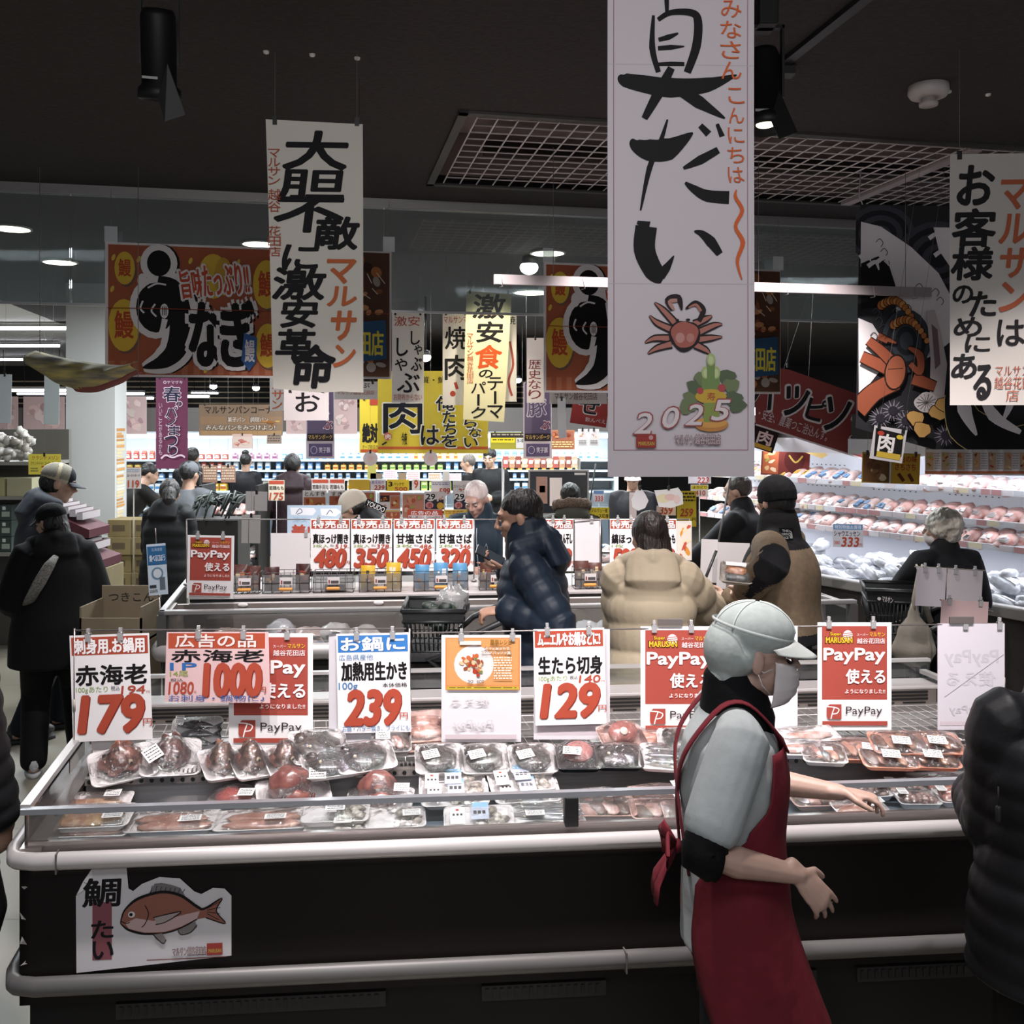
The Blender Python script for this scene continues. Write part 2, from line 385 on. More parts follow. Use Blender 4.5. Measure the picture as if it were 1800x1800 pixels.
# white column with sticker strip on its edge
mb=MB(); c=W(159,745,9.5); rz=R(7)
def PT(v): return V((c.x,9.5,0))+Matrix.Rotation(rz,3,'Z')@V(v)
mb.box((-.23,0,.95),(.23,.42,3.5),M('#adaeac',.75),PT); mb.box((-.24,-.01,.93),(.24,.43,.95),M('#dcdcd8',.5),PT); mb.box((-.235,-.005,0),(.235,.425,.93),M('#37332f',.5),PT)
struct('column',mb)
rnd=random.Random(3)
mb=MB()
for i in range(30):
    z=1.02+i*.033
    mb.box((.2305,.06,z),(.233,.06+rnd.uniform(.18,.3),z+rnd.uniform(.018,.028)),M(rnd.choice(('#b9874a','#c9c2b0','#a8763c','#c8b48c')),.6),PT)
tag(mb.build('sticker_strip'),'column of small tan price stickers on the edge of the white column','sticker')
# ---------------- freezers ----------------
UF=V((1,.085,0)); VF=V((-.203,1,0))
class Fr:
    def __init__(s,O): s.O=V((O[0],O[1],0))
    def __call__(s,v): v=V(v); return s.O+UF*v.x+VF*v.y+V((0,0,v.z))
BUMP=M('#bdb8b7',.32,.25); GREY=M('#7f7d7c',.42,.2); STEEL=M('#a39c99',.28,.85,nz=(6,.2),stretch=(1,1,30)); PANEL=M('#120c0b',.45,spec=.3,nz=(3,.25)); BLK=M('#0e0e0f',.5); RAIL=M('#8d9095',.3,.4); GLS=clear('#eef2f2',.18,.03,.02)
f1=Fr((-1.42,2.709))
t=thing('fish_counter','long dark brown refrigerated fish counter with silver bumpers and low glass sides','freezer')
L=3.55
def part(name,bx,m,T,parent,bevel=0):
    mb=MB()
    for a,b in bx: mb.box(a,b,m,T)
    return mb.build(name,parent,bevel=bevel)
part('kick_base',[((.05,.06,0),(L,1.3,.40))],M('#131212',.65,spec=.25,nz=(5,.2)),f1,t)
for g0 in (.30,1.35,2.0,2.5,3.0):
    mb=MB(); n=34 if g0<1 else 16; mb.box((g0-.01,.048,.335),(g0+n*.022+.01,.06,.38),M('#191717',.6),f1)
    for i in range(n): mb.box((g0+i*.022,.045,.345),(g0+i*.022+.011,.06,.372),BLK,f1)
    mb.build('vent_grille',t)
part('front_panel',[((.03,.03,.40),(L,.06,.80)),((.03,.03,.40),(.06,1.3,.80)),((.03,1.27,.40),(L,1.3,.88))],PANEL,f1,t)
def bumper(name,z,r,m,f,t,L,dep=1.33,h=1.25):
    mb=MB(); pr=[(r*math.cos(a),r*h*math.sin(a)) for a in [PI*2*i/14 for i in range(14)]]
    path=[V((-.0,dep,z)),V((-.0,.08,z)),V((.012,.03,z)),V((.03,.012,z)),V((.08,0,z)),V((L,0,z))]
    rs=[]
    for i,p in enumerate(path):
        a=path[min(i+1,5)]-path[max(i-1,0)]; a.normalize(); n=V((a.y,-a.x,0)); n=-n if n.dot(V((-1,-1,0)))<0 and i<5 else n
        n=V((-1,0,0)) if i<2 else V((0,-1,0)) if i>3 else V((-.7,-.7,0))
        rs.append([f(p+n*x+V((0,0,y))) for x,y in pr])
    mb.rings(rs,m); return mb.build(name,t)
bumper('lower_bumper',.468,.022,M('#5f5d5c',.45,.2),f1,t,L)
bumper('upper_bumper',.82,.020,BUMP,f1,t,L)
for u,z0,z1 in ((.14,.792,.848),(1.75,.437,.499)):
    mb=MB(); mb.box((u,-.0235,z0),(u+.004,.01,z1),M('#55504e',.5),f1); mb.build('bumper_joint',t)
part('inner_ledge',[((.05,.04,.775),(L,.13,.80)),((.05,.04,.80),(L,.055,.858)),((.03,.03,.80),(.09,1.3,.845))],STEEL,f1,t)
part('well_floor',[((.05,.1,.76),(L,.52,.775))],M('#54616c',.5,.3),f1,t)
for u0,u1 in ((.05,1.585),(1.625,L)): part('front_glass',[((u0,.045,.85),(u1,.05,.94))],GLS,f1,t)
part('glass_rail',[((.03,.035,.937),(L,.058,.953))],RAIL,f1,t)
part('glass_joint',[((1.585,.03,.85),(1.625,.06,.938))],BLK,f1,t,.003)
for u in (.035,L-.04):
    part('side_glass',[((u,.06,.845),(u+.005,1.3,.945))],GLS,f1,t); part('side_rail',[((u-.012,.06,.94),(u+.016,1.3,.958))],M('#b4b2b0',.3,.3),f1,t)
part('riser',[((.1,.52,.76),(L,.53,.845))],M('#a39c99',.38,.3,nz=(5,.15),stretch=(1,1,20)),f1,t)
mb=MB(); mb.box((.1,.5,.845),(L,.535,.868),M('#8c8581',.35,.6),f1)
for i in range(100):
    u=.115+i*.0335
    p=f1((u,.4985,.857)); mb.add([p+V((.0075*math.cos(a),0,.0075*math.sin(a))) for a in [2*PI*k/10 for k in range(10)]],[tuple(range(10))],BLK)
mb.build('perforated_strip',t)
mb=MB(); mb.box((.1,.53,.862),(L,.56,.868),BLK,f1)
for i in range(240): mb.box((.1+i*.0142,.528,.868),(.1+i*.0142+.005,.56,.876),M('#5d5855',.5),f1)
mb.build('air_grille',t)
part('rear_deck',[((.1,.56,.83),(L,1.18,.845))],M('#8b8683',.4,.5),f1,t)
mb=MB(); mb.box((.06,1.17,.80),(L-.06,1.19,.905),M('#8b827c',.35,.6),f1)
for z in (.862,.877,.892): mb.box((.1,1.166,z),(L-.1,1.171,z+.008),BLK,f1)
for i in range(24): mb.box((.12+i*.14,1.166,.848),(.12+i*.14+.1,1.171,.853),BLK,f1)
mb.build('rear_vent',t)
part('rear_ledge',[((.04,1.17,.905),(L,1.30,.92))],BUMP,f1,t,.004)
part('rear_glass',[((.04,1.31,.92),(L,1.316,.99))],GLS,f1,t)
part('rear_rail',[((.02,1.30,.99),(L,1.325,1.003))],M('#b4b2b0',.3,.3),f1,t)
# wire racks standing on the deck
WIRE=M('#c9c4c2',.35,.4)
RK=.888
for u0,u1 in ((.2,1.22),(1.25,2.25),(2.28,3.42)):
    mb=MB(); n=int((u1-u0)/.045)
    for i in range(n+1):
        u=u0+(u1-u0)*i/n; mb.tube([f1((u,.57,RK)),f1((u,1.0,RK))],.002,WIRE,5)
    for j in range(6): mb.tube([f1((u0,.57+j*.086,RK)),f1((u1,.57+j*.086,RK))],.0025 if j else .0035,WIRE,5)
    for u in (u0+.02,(u0+u1)/2,u1-.02):
        mb.tube([f1((u,.6,RK)),f1((u,.6,.845))],.003,WIRE,5); mb.tube([f1((u,.95,RK)),f1((u,.95,.845))],.003,WIRE,5)
    for i in range(9):
        u=u0+(u1-u0)*(i+.5)/9; mb.tube([f1((u,.568,RK)),f1((u,.566,RK-.025))],.002,WIRE,5)
    mb.build('wire_rack',t)
for u in (.21,1.2): part('rack_bracket',[((u,.56,.87),(u+.05,.6,.887))],M('#a9a28e',.5),f1,t,.002)
# small stickers on the inside of the side glass
for i,(v0,v1) in enumerate(((.55,.75),(.85,1.0))):
    mb=MB(); mb.box((.041,v0,.87),(.0425,v1,.915),M('#b9b5b0',.6),f1); mb.build('sticker',t,label='pale paper sticker on side glass')
# scuffs of bare filler on the corner
rnd=random.Random(5)
for i in range(4):
    mb=MB(); z=.50+i*.07; p=[f1((.031+rnd.uniform(0,.022),.0285,z+rnd.uniform(0,.03))) for k in range(5)]
    mb.add(p,[(0,1,2),(0,2,3),(0,3,4)],M('#b9b3ae',.8)); mb.build('scuff_mark',t)
# ---- second counter
f2=Fr((-1.77,4.80)); L2=3.6
t=thing('frozen_food_counter','grey chest freezer with high glass front behind the near fish counter','freezer')
part('base_panel',[((.03,.03,0),(L2,1.3,.87))],M('#1d1818',.5),f2,t)
bumper('bumper',.906,.034,M('#a9a5a4',.35,.3),f2,t,L2,1.3)
part('lower_bumper',[((-.02,-.03,.42),(L2,.03,.5)),((-.02,-.03,.42),(.03,1.3,.5))],GREY,f2,t,.02)
part('inner_wall',[((.05,.33,.85),(L2,.35,1.09)),((.05,.04,.87),(L2,.33,.875)),((.04,.04,.87),(.06,.33,1.1))],M('#8a817c',.4,.4),f2,t)
for nm,a,c in (('front_glass',(.03,.03,.93),(L2,.036,1.1)),('side_glass',(.03,.04,.93),(.036,1.3,1.1)),('side_glass',(2.98,.04,.93),(2.986,1.3,1.1))): part(nm,[(a,c)],GLS,f2,t)
part('glass_rail',[((.01,.01,1.095),(L2,.05,1.118)),((.01,.01,1.095),(.045,1.3,1.118))],M('#8f8e8d',.35,.3),f2,t,.005)
for a,c in (((2.96,.05,1.095),(3.0,1.3,1.118)),((L2-.03,.02,1.06),(L2+.01,1.3,1.09))): part('divider_rail',[(a,c)],M('#9b9896',.35,.3),f2,t,.004)
for a,c in (((.005,.005,.93),(.05,.05,1.095)),((L2-.04,.005,.9),(L2,.05,1.095))): part('corner_post',[(a,c)],M('#4c4a49',.5),f2,t)
part('shelf_top',[((.12,.36,1.112),(2.96,.98,1.126))],M('#a8a2a0',.4),f2,t)
part('shelf_edge',[((.12,.345,1.112),(2.96,.36,1.128))],M('#c5bfbd',.3,.1),f2,t,.003)
part('shelf_lip',[((.12,.335,1.072),(2.96,.36,1.094))],M('#d8d2d0',.3,.1),f2,t,.003)
part('shelf_gap',[((.12,.36,1.06),(2.96,.98,1.11))],BLK,f2,t)
part('rear_cabinet',[((.12,1.0,.87),(2.96,1.28,1.06))],M('#77716d',.5),f2,t)
for x in (428,666):
    mb=MB(); p=on_line(f2((0,.34,0)),UF,x); mb.ell((p.x,p.y-.012,1.083),(.028,.006,.012),M('#d6d2d0',.5)); mb.build('price_chip',t)
# ---------------- meat wall case ----------------
MP=V((2.81,6.2,0)); MD=V((-.526,.851,0)); MN=V((.851,.526,0))
def mw(v): return MP-MD*v.x+MN*v.y+V((0,0,v.z))     # x towards the near end, y into the case
t=thing('meat_display_case','tall white refrigerated wall case with four lit shelves of wrapped meat','refrigerator case')
S0,S1=-2.7,2.6
def pm(name,bx,m,bevel=0):
    mb=MB()
    for a,b in bx: mb.box(a,b,m,mw)
    return mb.build(name,t,bevel=bevel)
CW=M('#dfe0e6',.4)
pm('base_panel',[((S0,.0,0),(S1,.2,.88))],M('#2b2523',.5,nz=(4,.2)))
pm('front_bumper',[((S0,-.03,.87),(S1,.05,.945))],M('#8f8b88',.35,.3),.012)
pm('deck',[((S0,.05,.80),(S1,.95,.88))],CW)
pm('back_wall',[((S0,.93,.88),(S1,1.0,2.2))],CW)
mb=MB(); bk=M('#5b5b60',.6)
for z in (1.18,1.33,1.52,1.70):
    for k in range(150):
        u=S0+.05+k*.048
        if k%14<9: mb.box((u,.926,z),(u+.012,.931,z+.008),bk,mw)
mb.build('slot_strip',t)
for z in (1.25,1.405,1.61):
    pm('shelf',[((S0,.352,z-.02),(S1,.93,z)),((S0,.35,z-.028),(S1,.37,z+.012))],M('#d3d4da',.4))
    mb=MB(); rnd=random.Random(int(z*100)); mb.box((S0,.348,z-.027),(S1,.352,z+.011),M('#cfd0d6',.4),mw)
    u=S0
    while u<S1-.1:
        w=rnd.uniform(.06,.1)
        if rnd.random()<.75: mb.box((u,.345,z-.026),(u+w,.3485,z+.01),M(rnd.choice(('#d9d4d6','#c9c0c2','#b98a8a','#d8cdb0')),.5),mw)
        u+=w+.012
    mb.build('price_strip',t)
pm('canopy',[((S0,.2,1.93),(S1,1.0,2.12))],M('#3a3534',.6))
pm('canopy_edge',[((S0,.18,1.83),(S1,.215,1.94))],M('#d4d6dc',.4))
mb=MB(); mb.box((S0+.1,.3,1.905),(S1-.1,.36,1.925),M('#eaf0ff',.4,em=4),mw); mb.build('lamp_tube',t)
for u in (-2.2,-.8,.6,2.0):
    p=mw(V((u,.3,1.9))); q=mw(V((u,.75,1.2))); lamp('AREA',p,5,(.88,.93,1),q,1.3,.12); lamp('AREA',mw(V((u,.5,1.215))),3.2,(.9,.94,1),mw(V((u,.45,.9))),1.3,.1); lamp('AREA',mw(V((u,.42,1.375))),1.0,(.9,.94,1),mw(V((u,.6,1.2))),1.3,.06); lamp('AREA',mw(V((u,.42,1.575))),1.0,(.9,.94,1),mw(V((u,.6,1.4))),1.3,.06)
# ---------------- dairy wall case ----------------
t=thing('dairy_display_case','long white lit refrigerator case along the back wall full of cartons','refrigerator case')
DY=15.0
def pd(name,bx,m):
    mb=MB()
    for a,b in bx: mb.box(a,b,m)
    return mb.build(name,t)
X0,X1=-8.6,1.6
DW=M('#dfe6ea',.4)
pd('base_panel',[((X0,DY,0),(X1,DY+.2,.7))],M('#4a5560',.5)); pd('back_wall',[((X0,DY+.8,.7),(X1,DY+.85,2.1))],DW); pd('deck',[((X0,DY,.66),(X1,DY+.8,.72))],DW)
for x in (X0-.05,X1): pd('end_panel',[((x,DY,0),(x+.05,DY+.85,2.1))],DW)
for z in (1.0,1.19,1.325,1.49): pd('shelf',[((X0,DY+.15,z-.03),(X1,DY+.8,z))],M('#c3cdd6',.4))
pd('canopy',[((X0,DY-.05,1.93),(X1,DY+.85,2.3))],M('#4b4644',.6)); pd('canopy_light',[((X0,DY-.04,1.83),(X1,DY+.02,1.9))],M('#eaf4ff',.4,em=.75))
for X in (-7.4,-5.4,-3.4,-1.4,.6): lamp('AREA',(X,DY+.15,1.82),6,(.88,.95,1),(X,DY+.6,1.0),1.9,.15)
# ---------------- lamps ----------------
def strip(p,L,yaw=0,label='white fluorescent strip lamp on the pale ceiling',g=None,em=9):
    t=thing('strip_light',label,'ceiling light',p,yaw,g)
    mb=MB(); mb.box((-L/2,-.05,.02),(L/2,.05,.06),M('#bfbfbd',.5)); mb.build('housing',t)
    mb=MB(); mb.tube([(-L/2,0,0),(L/2,0,0)],.022,M('#f4f6ff',.4,em=em),8); mb.build('tube',t)
    z=CEIL-t.location.z
    if z>.1:
        for s_ in (-1,1): mb=MB(); mb.tube([(s_*L*.4,0,.05),(s_*L*.4,0,z)],.006,M('#2a2726',.6),6); mb.build('hanging_rod',t)
for y,lab in ((577,'front row'),(608,'middle row'),(632,'back row')):
    D=(CEIL-.08-CH)*F/(HZ-y); strip(W(20,y,D),1.6,0,'long white strip lamp on the pale ceiling, %s of three'%lab)
for i,(x,y,D,L) in enumerate(((55,686,18,1.3),(95,692,21,1.6),(225,692,18,.6),(240,700,20,.7),(345,697,19,.5),(360,691,22,.6))):
    strip(W(x,y,D),L,0,'distant white strip lamp below the dark rear ceiling','distant strip lamps at the back',7)
def downlight(x,y,D,r,label,em=6):
    t=thing('downlight',label,'ceiling light',W(x,y,D))
    mb=MB(); mb.lathe([(r*1.12,.0),(r*1.12,.012),(r,.012)],M('#cfccc6',.5),24); mb.build('trim_ring',t)
    mb=MB(); mb.lathe([(r,-.001),(r*.6,-.005),(.001,-.006)],M('#fff3dc',.5,em=em),24); mb.build('lens',t)
DC=lambda y:(CEIL-.02-CH)*F/(HZ-y)
for x,y,r,l in ((20,403,.12,'bright round downlight in the ceiling at the picture edge'),(105,462,.13,'round downlight beside the edge of the pale ceiling'),(963,446,.13,'round downlight above the orange eel banner behind the white rod'),(455,430,.12,'glaring downlight behind the top of the tall brushed banner'),(935,515,.18,'oval downlight just behind the cream brushed banner'),(1552,448,.12,'downlight glinting behind the wave banner')):
    downlight(x,y,DC(y),r,l)
def globe(x,y,D,r,label):
    t=thing('spot_lamp',label,'lamp',W(x,y,D))
    mb=MB(); mb.ell((0,0,0),(r,r,r*.8),M('#fffaf0',.4,em=9),16,10); mb.build('bulb',t)
    mb=MB(); mb.lathe([(r*.9,r*.3),(r*.7,r*1.2),(.02,r*1.3)],M('#171516',.5),16); mb.tube([(0,0,r*1.2),(0,0,max(.05,CEIL-t.location.z))],.012,M('#171516',.5),6); mb.build('shade',t)
globe(930,470,7.9,.075,'bright white globe spot hanging above the white rod')
for x,y,D in ((375,679,16),(450,682,16),(748,628,10.5),(910,668,15)): globe(x,y,D,.06,'small far ceiling spot with lit face, %s'%{375:'beside the pink banner',450:'above the bread corner sign',748:'beside the shabu banner',910:'under the cream banner'}[x])
lamp('SPOT',W(880,400,6.6),60,(1,.93,.72),W(858,620,7.55),.04,spot=40)
# big black track spots near the camera
def track_spot(p,label,rz,tilt):
    t=thing('track_spot',label,'spotlight',p,rz)
    bk=M('#0e0e0f',.5,spec=.3)
    mb=MB(); mb.box((-.03,-.05,.28),(.03,.05,CEIL-p.z),bk); mb.build('mount',t,bevel=.004)
    mb=MB()
    for s in (-1,1): mb.box((s*.055-.004,-.012,.06),(s*.055+.004,.012,.29),bk)
    mb.box((-.06,-.012,.28),(.06,.012,.29),bk); mb.build('bracket',t)
    Tm=Matrix.Rotation(R(tilt),3,'X')
    mb=MB(); mb.lathe([(.001,.2),(.045,.2),(.052,.18),(.052,-.02),(.064,-.03),(.066,-.06),(.058,-.065),(.05,-.05),(.001,-.045)],bk,20,(0,0,.02),Tm); mb.build('barrel',t)
    mb=MB(); mb.lathe([(.05,-.048),(.001,-.046)],M('#fff0cf',.4,em=3),20,(0,0,.02),Tm); mb.build('lens',t)
    mb=MB(); vs=[(.03,-.06,.06),(.08,-.07,-.085),(.02,-.075,-.11),(.0,-.06,-.04)]; mb.add([Tm@V(v) for v in vs],[(0,1,2,3)],bk); mb.build('barn_door',t,solid=.003)
    mb=MB(); mb.box((-.045,-.054,-.0),(.0,-.0525,.008),M('#8f8f8c',.5)); mb.build('nameplate',t)
track_spot(W(280,150,3.0),'black track spotlight with a barn door flap hanging alone from the dark ceiling',R(15),14)
track_spot(W(1345,205,3.1),'black track spotlight partly hidden behind the huge sea bream banner',R(0),-8)
t=thing('smoke_detector','round white smoke detector on the dark ceiling','smoke detector',W(1632,140,3.95)); 
z=CEIL-t.location.z
mb=MB(); mb.lathe([(.078,z),(.08,z-.03),(.07,z-.045),(.04,z-.05)],M('#b3aaa6',.5),28); mb.build('base',t)
mb=MB(); mb.lathe([(.028,z-.05),(.028,z-.068),(.038,z-.07),(.036,z-.082),(.001,z-.084)],M('#a9a09c',.5),20); mb.build('sensor_head',t)

for i,(x,y) in enumerate(((468,90),(549,95),(628,101))):
    mb=MB(); mb.lathe([(.012,0),(.01,-.008),(.001,-.012)],M('#c9c2ba',.5),10); tag(mb.build('ceiling_hook',None,W(x,y,(CEIL-CH)*F/(HZ-y))),'tiny pale hook in the dark ceiling above the tall cream banner','hook','ceiling hooks above the cream banner')
for x,y,l in ((1668,160,'tiny pale hook beside the smoke detector'),(1737,165,'tiny pale hook farther along from the smoke detector')):
    mb=MB(); mb.lathe([(.012,0),(.01,-.008),(.001,-.012)],M('#c9c2ba',.5),10); tag(mb.build('ceiling_hook',None,W(x,y,(CEIL-CH)*F/(HZ-y))),l,'hook')

t=thing('lighting_track','black lighting track running across the dark ceiling beside the huge banner','track')
p=W(1372,120,1.36*F/(HZ-120)); q=W(1600,-60,1.36*F/(HZ+60)); u=(q-p).normalized(); w=V((-u.y,u.x,0))
mb=MB(); mb.add([p+w*.02,q+w*.02,q-w*.02,p-w*.02,p+w*.02+V((0,0,.02)),q+w*.02+V((0,0,.02)),q-w*.02+V((0,0,.02)),p-w*.02+V((0,0,.02))],[(3,2,1,0),(4,5,6,7),(0,1,5,4),(1,2,6,5),(2,3,7,6),(3,0,4,7)],M('#0b0b0c',.5)); mb.build('bar',t)
mb=MB(); mb.box(p+V((-.05,-.03,-.03)),p+V((.05,.03,.01)),M('#0b0b0c',.5)); mb.build('feed_box',t)
# ---------------- people ----------------
SKIN=M('#b08c78',.5,nz=(30,.08)); HAIRB=M('#1a1512',.45,bump=(90,.8),stretch=(1,1,.15))
def rotm(yaw=0,pitch=0,roll=0): return Matrix.Rotation(R(yaw),3,'Z')@Matrix.Rotation(R(pitch),3,'X')@Matrix.Rotation(R(roll),3,'Y')
def lerp(tab,x):
    if x<=tab[0][0]: return tab[0][1:]
    for a,b in zip(tab,tab[1:]):
        if x<=b[0]:
            t=(x-a[0])/(b[0]-a[0]); t=t*t*(3-2*t); return tuple(p*(1-t)+q*t for p,q in zip(a[1:],b[1:]))
    return tab[-1][1:]
def ik(S,T,a,b,pole):
    d=T-S; L=min(d.length,(a+b)*.999); u=d.normalized(); T=S+u*L
    x=(a*a-b*b+L*L)/(2*L); h=math.sqrt(max(a*a-x*x,0)); p=pole-u*pole.dot(u); p=p.normalized() if p.length>1e-5 else V((0,1,0))
    return S+u*x+p*h,T
def hand(mb,w,d,pn,s,curl,ts,m,spread=6,curls=None):
    d=d.normalized(); pn=(pn-d*pn.dot(d)).normalized(); sd=d.cross(pn)*ts
    mb.tube([w-d*.03,w,w+d*.03*s,w+d*.06*s,w+d*.085*s],[(.025*s,.019*s),(.027*s,.018*s),(.036*s,.018*s),(.041*s,.0155*s),(.039*s,.012*s)],m,12,side=sd,round_=True)
    for i,(o,l) in enumerate(((.031,.072),(.0105,.08),(-.0105,.074),(-.031,.058))):
        p=w+d*(.082-abs(o)*.2)*s+sd*o*s; c=(curls[i] if curls else curl); pts=[p-d*.02*s]; a=0; sp=R(spread)*o/.02
        for k,f in enumerate((.45,.3,.25)):
            a+=R(c)*(.7 if k==0 else 1); v=(d*math.cos(a)+pn*math.sin(a)); v=(v+sd*sp*.5*math.cos(a)).normalized()
            if k==0: pts.append(p)
            p=p+v*l*f*s; pts.append(p)
        mb.tube(pts,[.0095*s,.0092*s,.0085*s,.0078*s,.0066*s],m,8,round_=True)
    p=w+d*.02*s+sd*.026*s; v1=(sd*.75+d*.6+pn*.35).normalized(); v2=(sd*.25+d*.9+pn*.35).normalized()
    mb.tube([p-v1*.02*s,p,p+v1*.03*s,p+v1*.034*s+v2*.024*s,p+v1*.034*s+v2*.044*s],[.014*s,.0135*s,.011*s,.0098*s,.0075*s],m,8,round_=True)
TOR=[(-.6,.106,.078),(0,.102,.073),(.3,.092,.067),(.62,.102,.075),(.78,.099,.069),(.88,.082,.058),(.95,.053,.046),(1.0,.036,.038)]
class Person:
    def __init__(s,label,x,D,hd,H=1.7,lean=0,hfw=0,hk=1,head=(0,0,0),hands=None,poles=None,curl=25,palms=None,feet=None,vox=.007,skin=None,fem=False,hipback=0,name='person',hdir=None,spread=6,curls=None,twist=0,clen=1):
        s.H=H; s.x=x; s.D=D; s.th=R(hd); s.vox=vox; s.skin=skin or SKIN; s.hd=hd
        p=W(x,HZ,D); s.root=thing('person',label,'person',(p.x,D,0),s.th); s.fem=fem
        h=H; s.k=.94 if fem else 1.0
        s.pel=V((0,hipback,.525*h)); L=R(lean); s.sp=V((0,-math.sin(L),math.cos(L))); s.neck=s.pel+s.sp*.312*h
        s.Rt=Matrix.Rotation(R(twist),3,'Z')@Matrix.Rotation(L,3,'X')
        s.rt=s.Rt@V((1,0,0)); s.fw=s.Rt@V((0,-1,0))
        s.Rh=Matrix.Rotation(R(head[0]),3,'Z')@Matrix.Rotation(R(head[1]),3,'X')@Matrix.Rotation(R(head[2]),3,'Y')
        s.hs=h*.135/.226*hk
        s.hc=s.neck+s.sp*.018*h+s.Rh@V((0,-.018-hfw,.098))*s.hs
        s.J={}
        for sg,n in ((1,'L'),(-1,'R')):
            S=s.neck-s.sp*.040*h+s.rt*sg*.097*h*s.k
            T=V((hands or {}).get(n,(sg*.17,-.06,.46*h)))
            po=V((poles or {}).get(n,(sg*.35,.8,-.4)))
            E_,T=ik(S,T,.172*h*clen,.155*h*clen,po); s.J[n]=(S,E_,T)
            hip=s.pel+V((sg*.052*h,0,-.01*h)); ft=V((feet or {}).get(n,(sg*.085,.02,.045*h)))
            K,ft=ik(hip,ft,.245*h,.25*h,V((0,-1,0))); s.J['f'+n]=(hip,K,ft)
        mb=MB(); m=s.skin; q=s.hs
        def hp(v): return s.hc+s.Rh@(V(v)*q)
        def el(c,r,n=14): mb.ell(hp(c),tuple(a*q for a in r),m,n,10,s.Rh)
        el((0,.012,.022),(.073,.092,.092),20); el((0,-.022,-.04),(.056,.064,.07),18); el((0,-.066,-.086),(.022,.02,.02)); el((0,-.072,.032),(.05,.018,.016))
        for sg in (1,-1):
            el((sg*.038,-.055,-.02),(.024,.026,.022)); el((sg*.077,.012,-.008),(.008,.018,.032)); el((sg*.011,-.095,-.026),(.009,.01,.008))
        mb.tube([hp((0,-.082,.03)),hp((0,-.097,.0)),hp((0,-.108,-.02))],[.008*q,.0095*q,.011*q],m,8,round_=True)
        el((0,-.085,-.05),(.024,.01,.006)); el((0,-.083,-.06),(.02,.01,.006))
        mb.tube([s.neck-s.sp*.05*h,s.neck+s.sp*.01*h,hp((0,.012,-.06))],[.058*h*.6,.034*h,.032*h],m,14,round_=True)
        mb.rings([s.tring(t,.88,-.004)[0] for t in (-.12,0,.15,.3,.45,.62,.75,.84,.9,.94,.97,1.0)],m)
        for sg,n in ((1,'L'),(-1,'R')):
            S,E_,T=s.J[n]; a=h*s.k
            mb.tube([S,S.lerp(E_,.5),E_,E_.lerp(T,.35),E_.lerp(T,.7),T],[.030*a,.028*a,.0235*a,.0245*a,.019*a,(.0145*a,.0145*a)],m,12,round_=True)
            d=(T-E_).normalized(); hd_=V((hdir or {}).get(n,d)); pn=V((palms or {}).get(n,(-sg,0,-.1)))
            hand(mb,T,hd_,pn,h/1.72*s.k,curl,1 if (hd_.cross(pn)).dot(V((0,-1,.3)) if n not in (palms or {}) else (s.fw+V((0,0,.5))))>0 else -1,m,spread,(curls or {}).get(n))
            hip,K,ft=s.J['f'+n]; mb.tube([hip+V((0,0,.02)),hip.lerp(K,.5),K,K.lerp(ft,.3),ft],[.05*h,.046*h,.034*h,.033*h,.022*h],m,12,round_=True)
            mb.tube([ft+V((0,.03,-.02)),ft+V((0,-.03,-.02)),ft+V((0,-.11,-.04))],[.022*h,.024*h,.016*h],m,10,round_=True)
        s.par(remesh(mb,vox,'body',2))
        s.hp=hp
    def par(s,o,label=None,under=None):
        o.parent=under or s.root
        if label: o['label']=label
        return o
    def tring(s,t,k=1,add=0,hang=False,n=28):
        a,b=lerp(TOR,t); h=s.H; a=a*h*k*s.k+add; b=b*h*k+add
        c=s.pel+(V((0,0,1)) if t<0 else s.sp)*t*.312*h
        rx=s.rt if t>.3 else V((1,0,0)).lerp(s.rt,max(0,t)/.3); fy=s.Rt@V((0,1,0)) if t>0 else V((0,1,0))
        return [c+rx*a*math.cos(2*PI*j/n)*(1 if abs(math.cos(2*PI*j/n))<.7 else 1)+fy*b*math.sin(2*PI*j/n) for j in range(n)],c
    def face(s,hair='#1a1512',brow=True,eyes=True,down=0):
        if eyes:
            for sg in (1,-1):
                mb=MB(); mb.ell(s.hp((sg*.030,-.0775,.008)),tuple(a*s.hs for a in (.0125,.0075,.0055 if not down else .0035)),M('#cfc4bc',.3),12,8,s.Rh)
                mb.ell(s.hp((sg*.030,-.0835,.007)),tuple(a*s.hs for a in (.0055,.003,.0052 if not down else .003)),M('#1a1210',.2),10,6,s.Rh); s.par(mb.build('eye'))
        if brow:
            mb=MB()
            for sg in (1,-1): mb.tube([s.hp((sg*.014,-.0885,.03)),s.hp((sg*.03,-.087,.036)),s.hp((sg*.046,-.076,.03))],[.0025*s.hs,.004*s.hs,.002*s.hs],M(hair,.6),6)
            s.par(mb.build('eyebrows'))
    def hair(s,col='#1a1512',cap=((0,.024,.034),(.080,.094,.092)),extra=(),vox=.006,rough=.5,amp=.006,c2=None):
        mb=MB(); m=M(col,rough,bump=(70,1.0),stretch=(1,1,.25),nz=(25,.4) if not c2 else (18,.5),c2=c2)
        def lump(p,d): return p*(1+amp/.08*noise.noise(p*38+V((s.x,0,0))))
        mb.ell(s.hp(cap[0]),tuple(a*s.hs for a in cap[1]),m,26,18,s.Rh,lump)
        for e in extra:
            if len(e[0])==3 and not isinstance(e[0][0],(tuple,list)): mb.ell(s.hp(e[0]),tuple(a*s.hs for a in e[1]),m,18,12,s.Rh,lump)
            else: mb.tube([s.hp(p) for p in e[0]],[tuple(a*s.hs for a in r) if isinstance(r,tuple) else r*s.hs for r in e[1]],m,12,side=s.Rh@V((1,0,0)),round_=True)
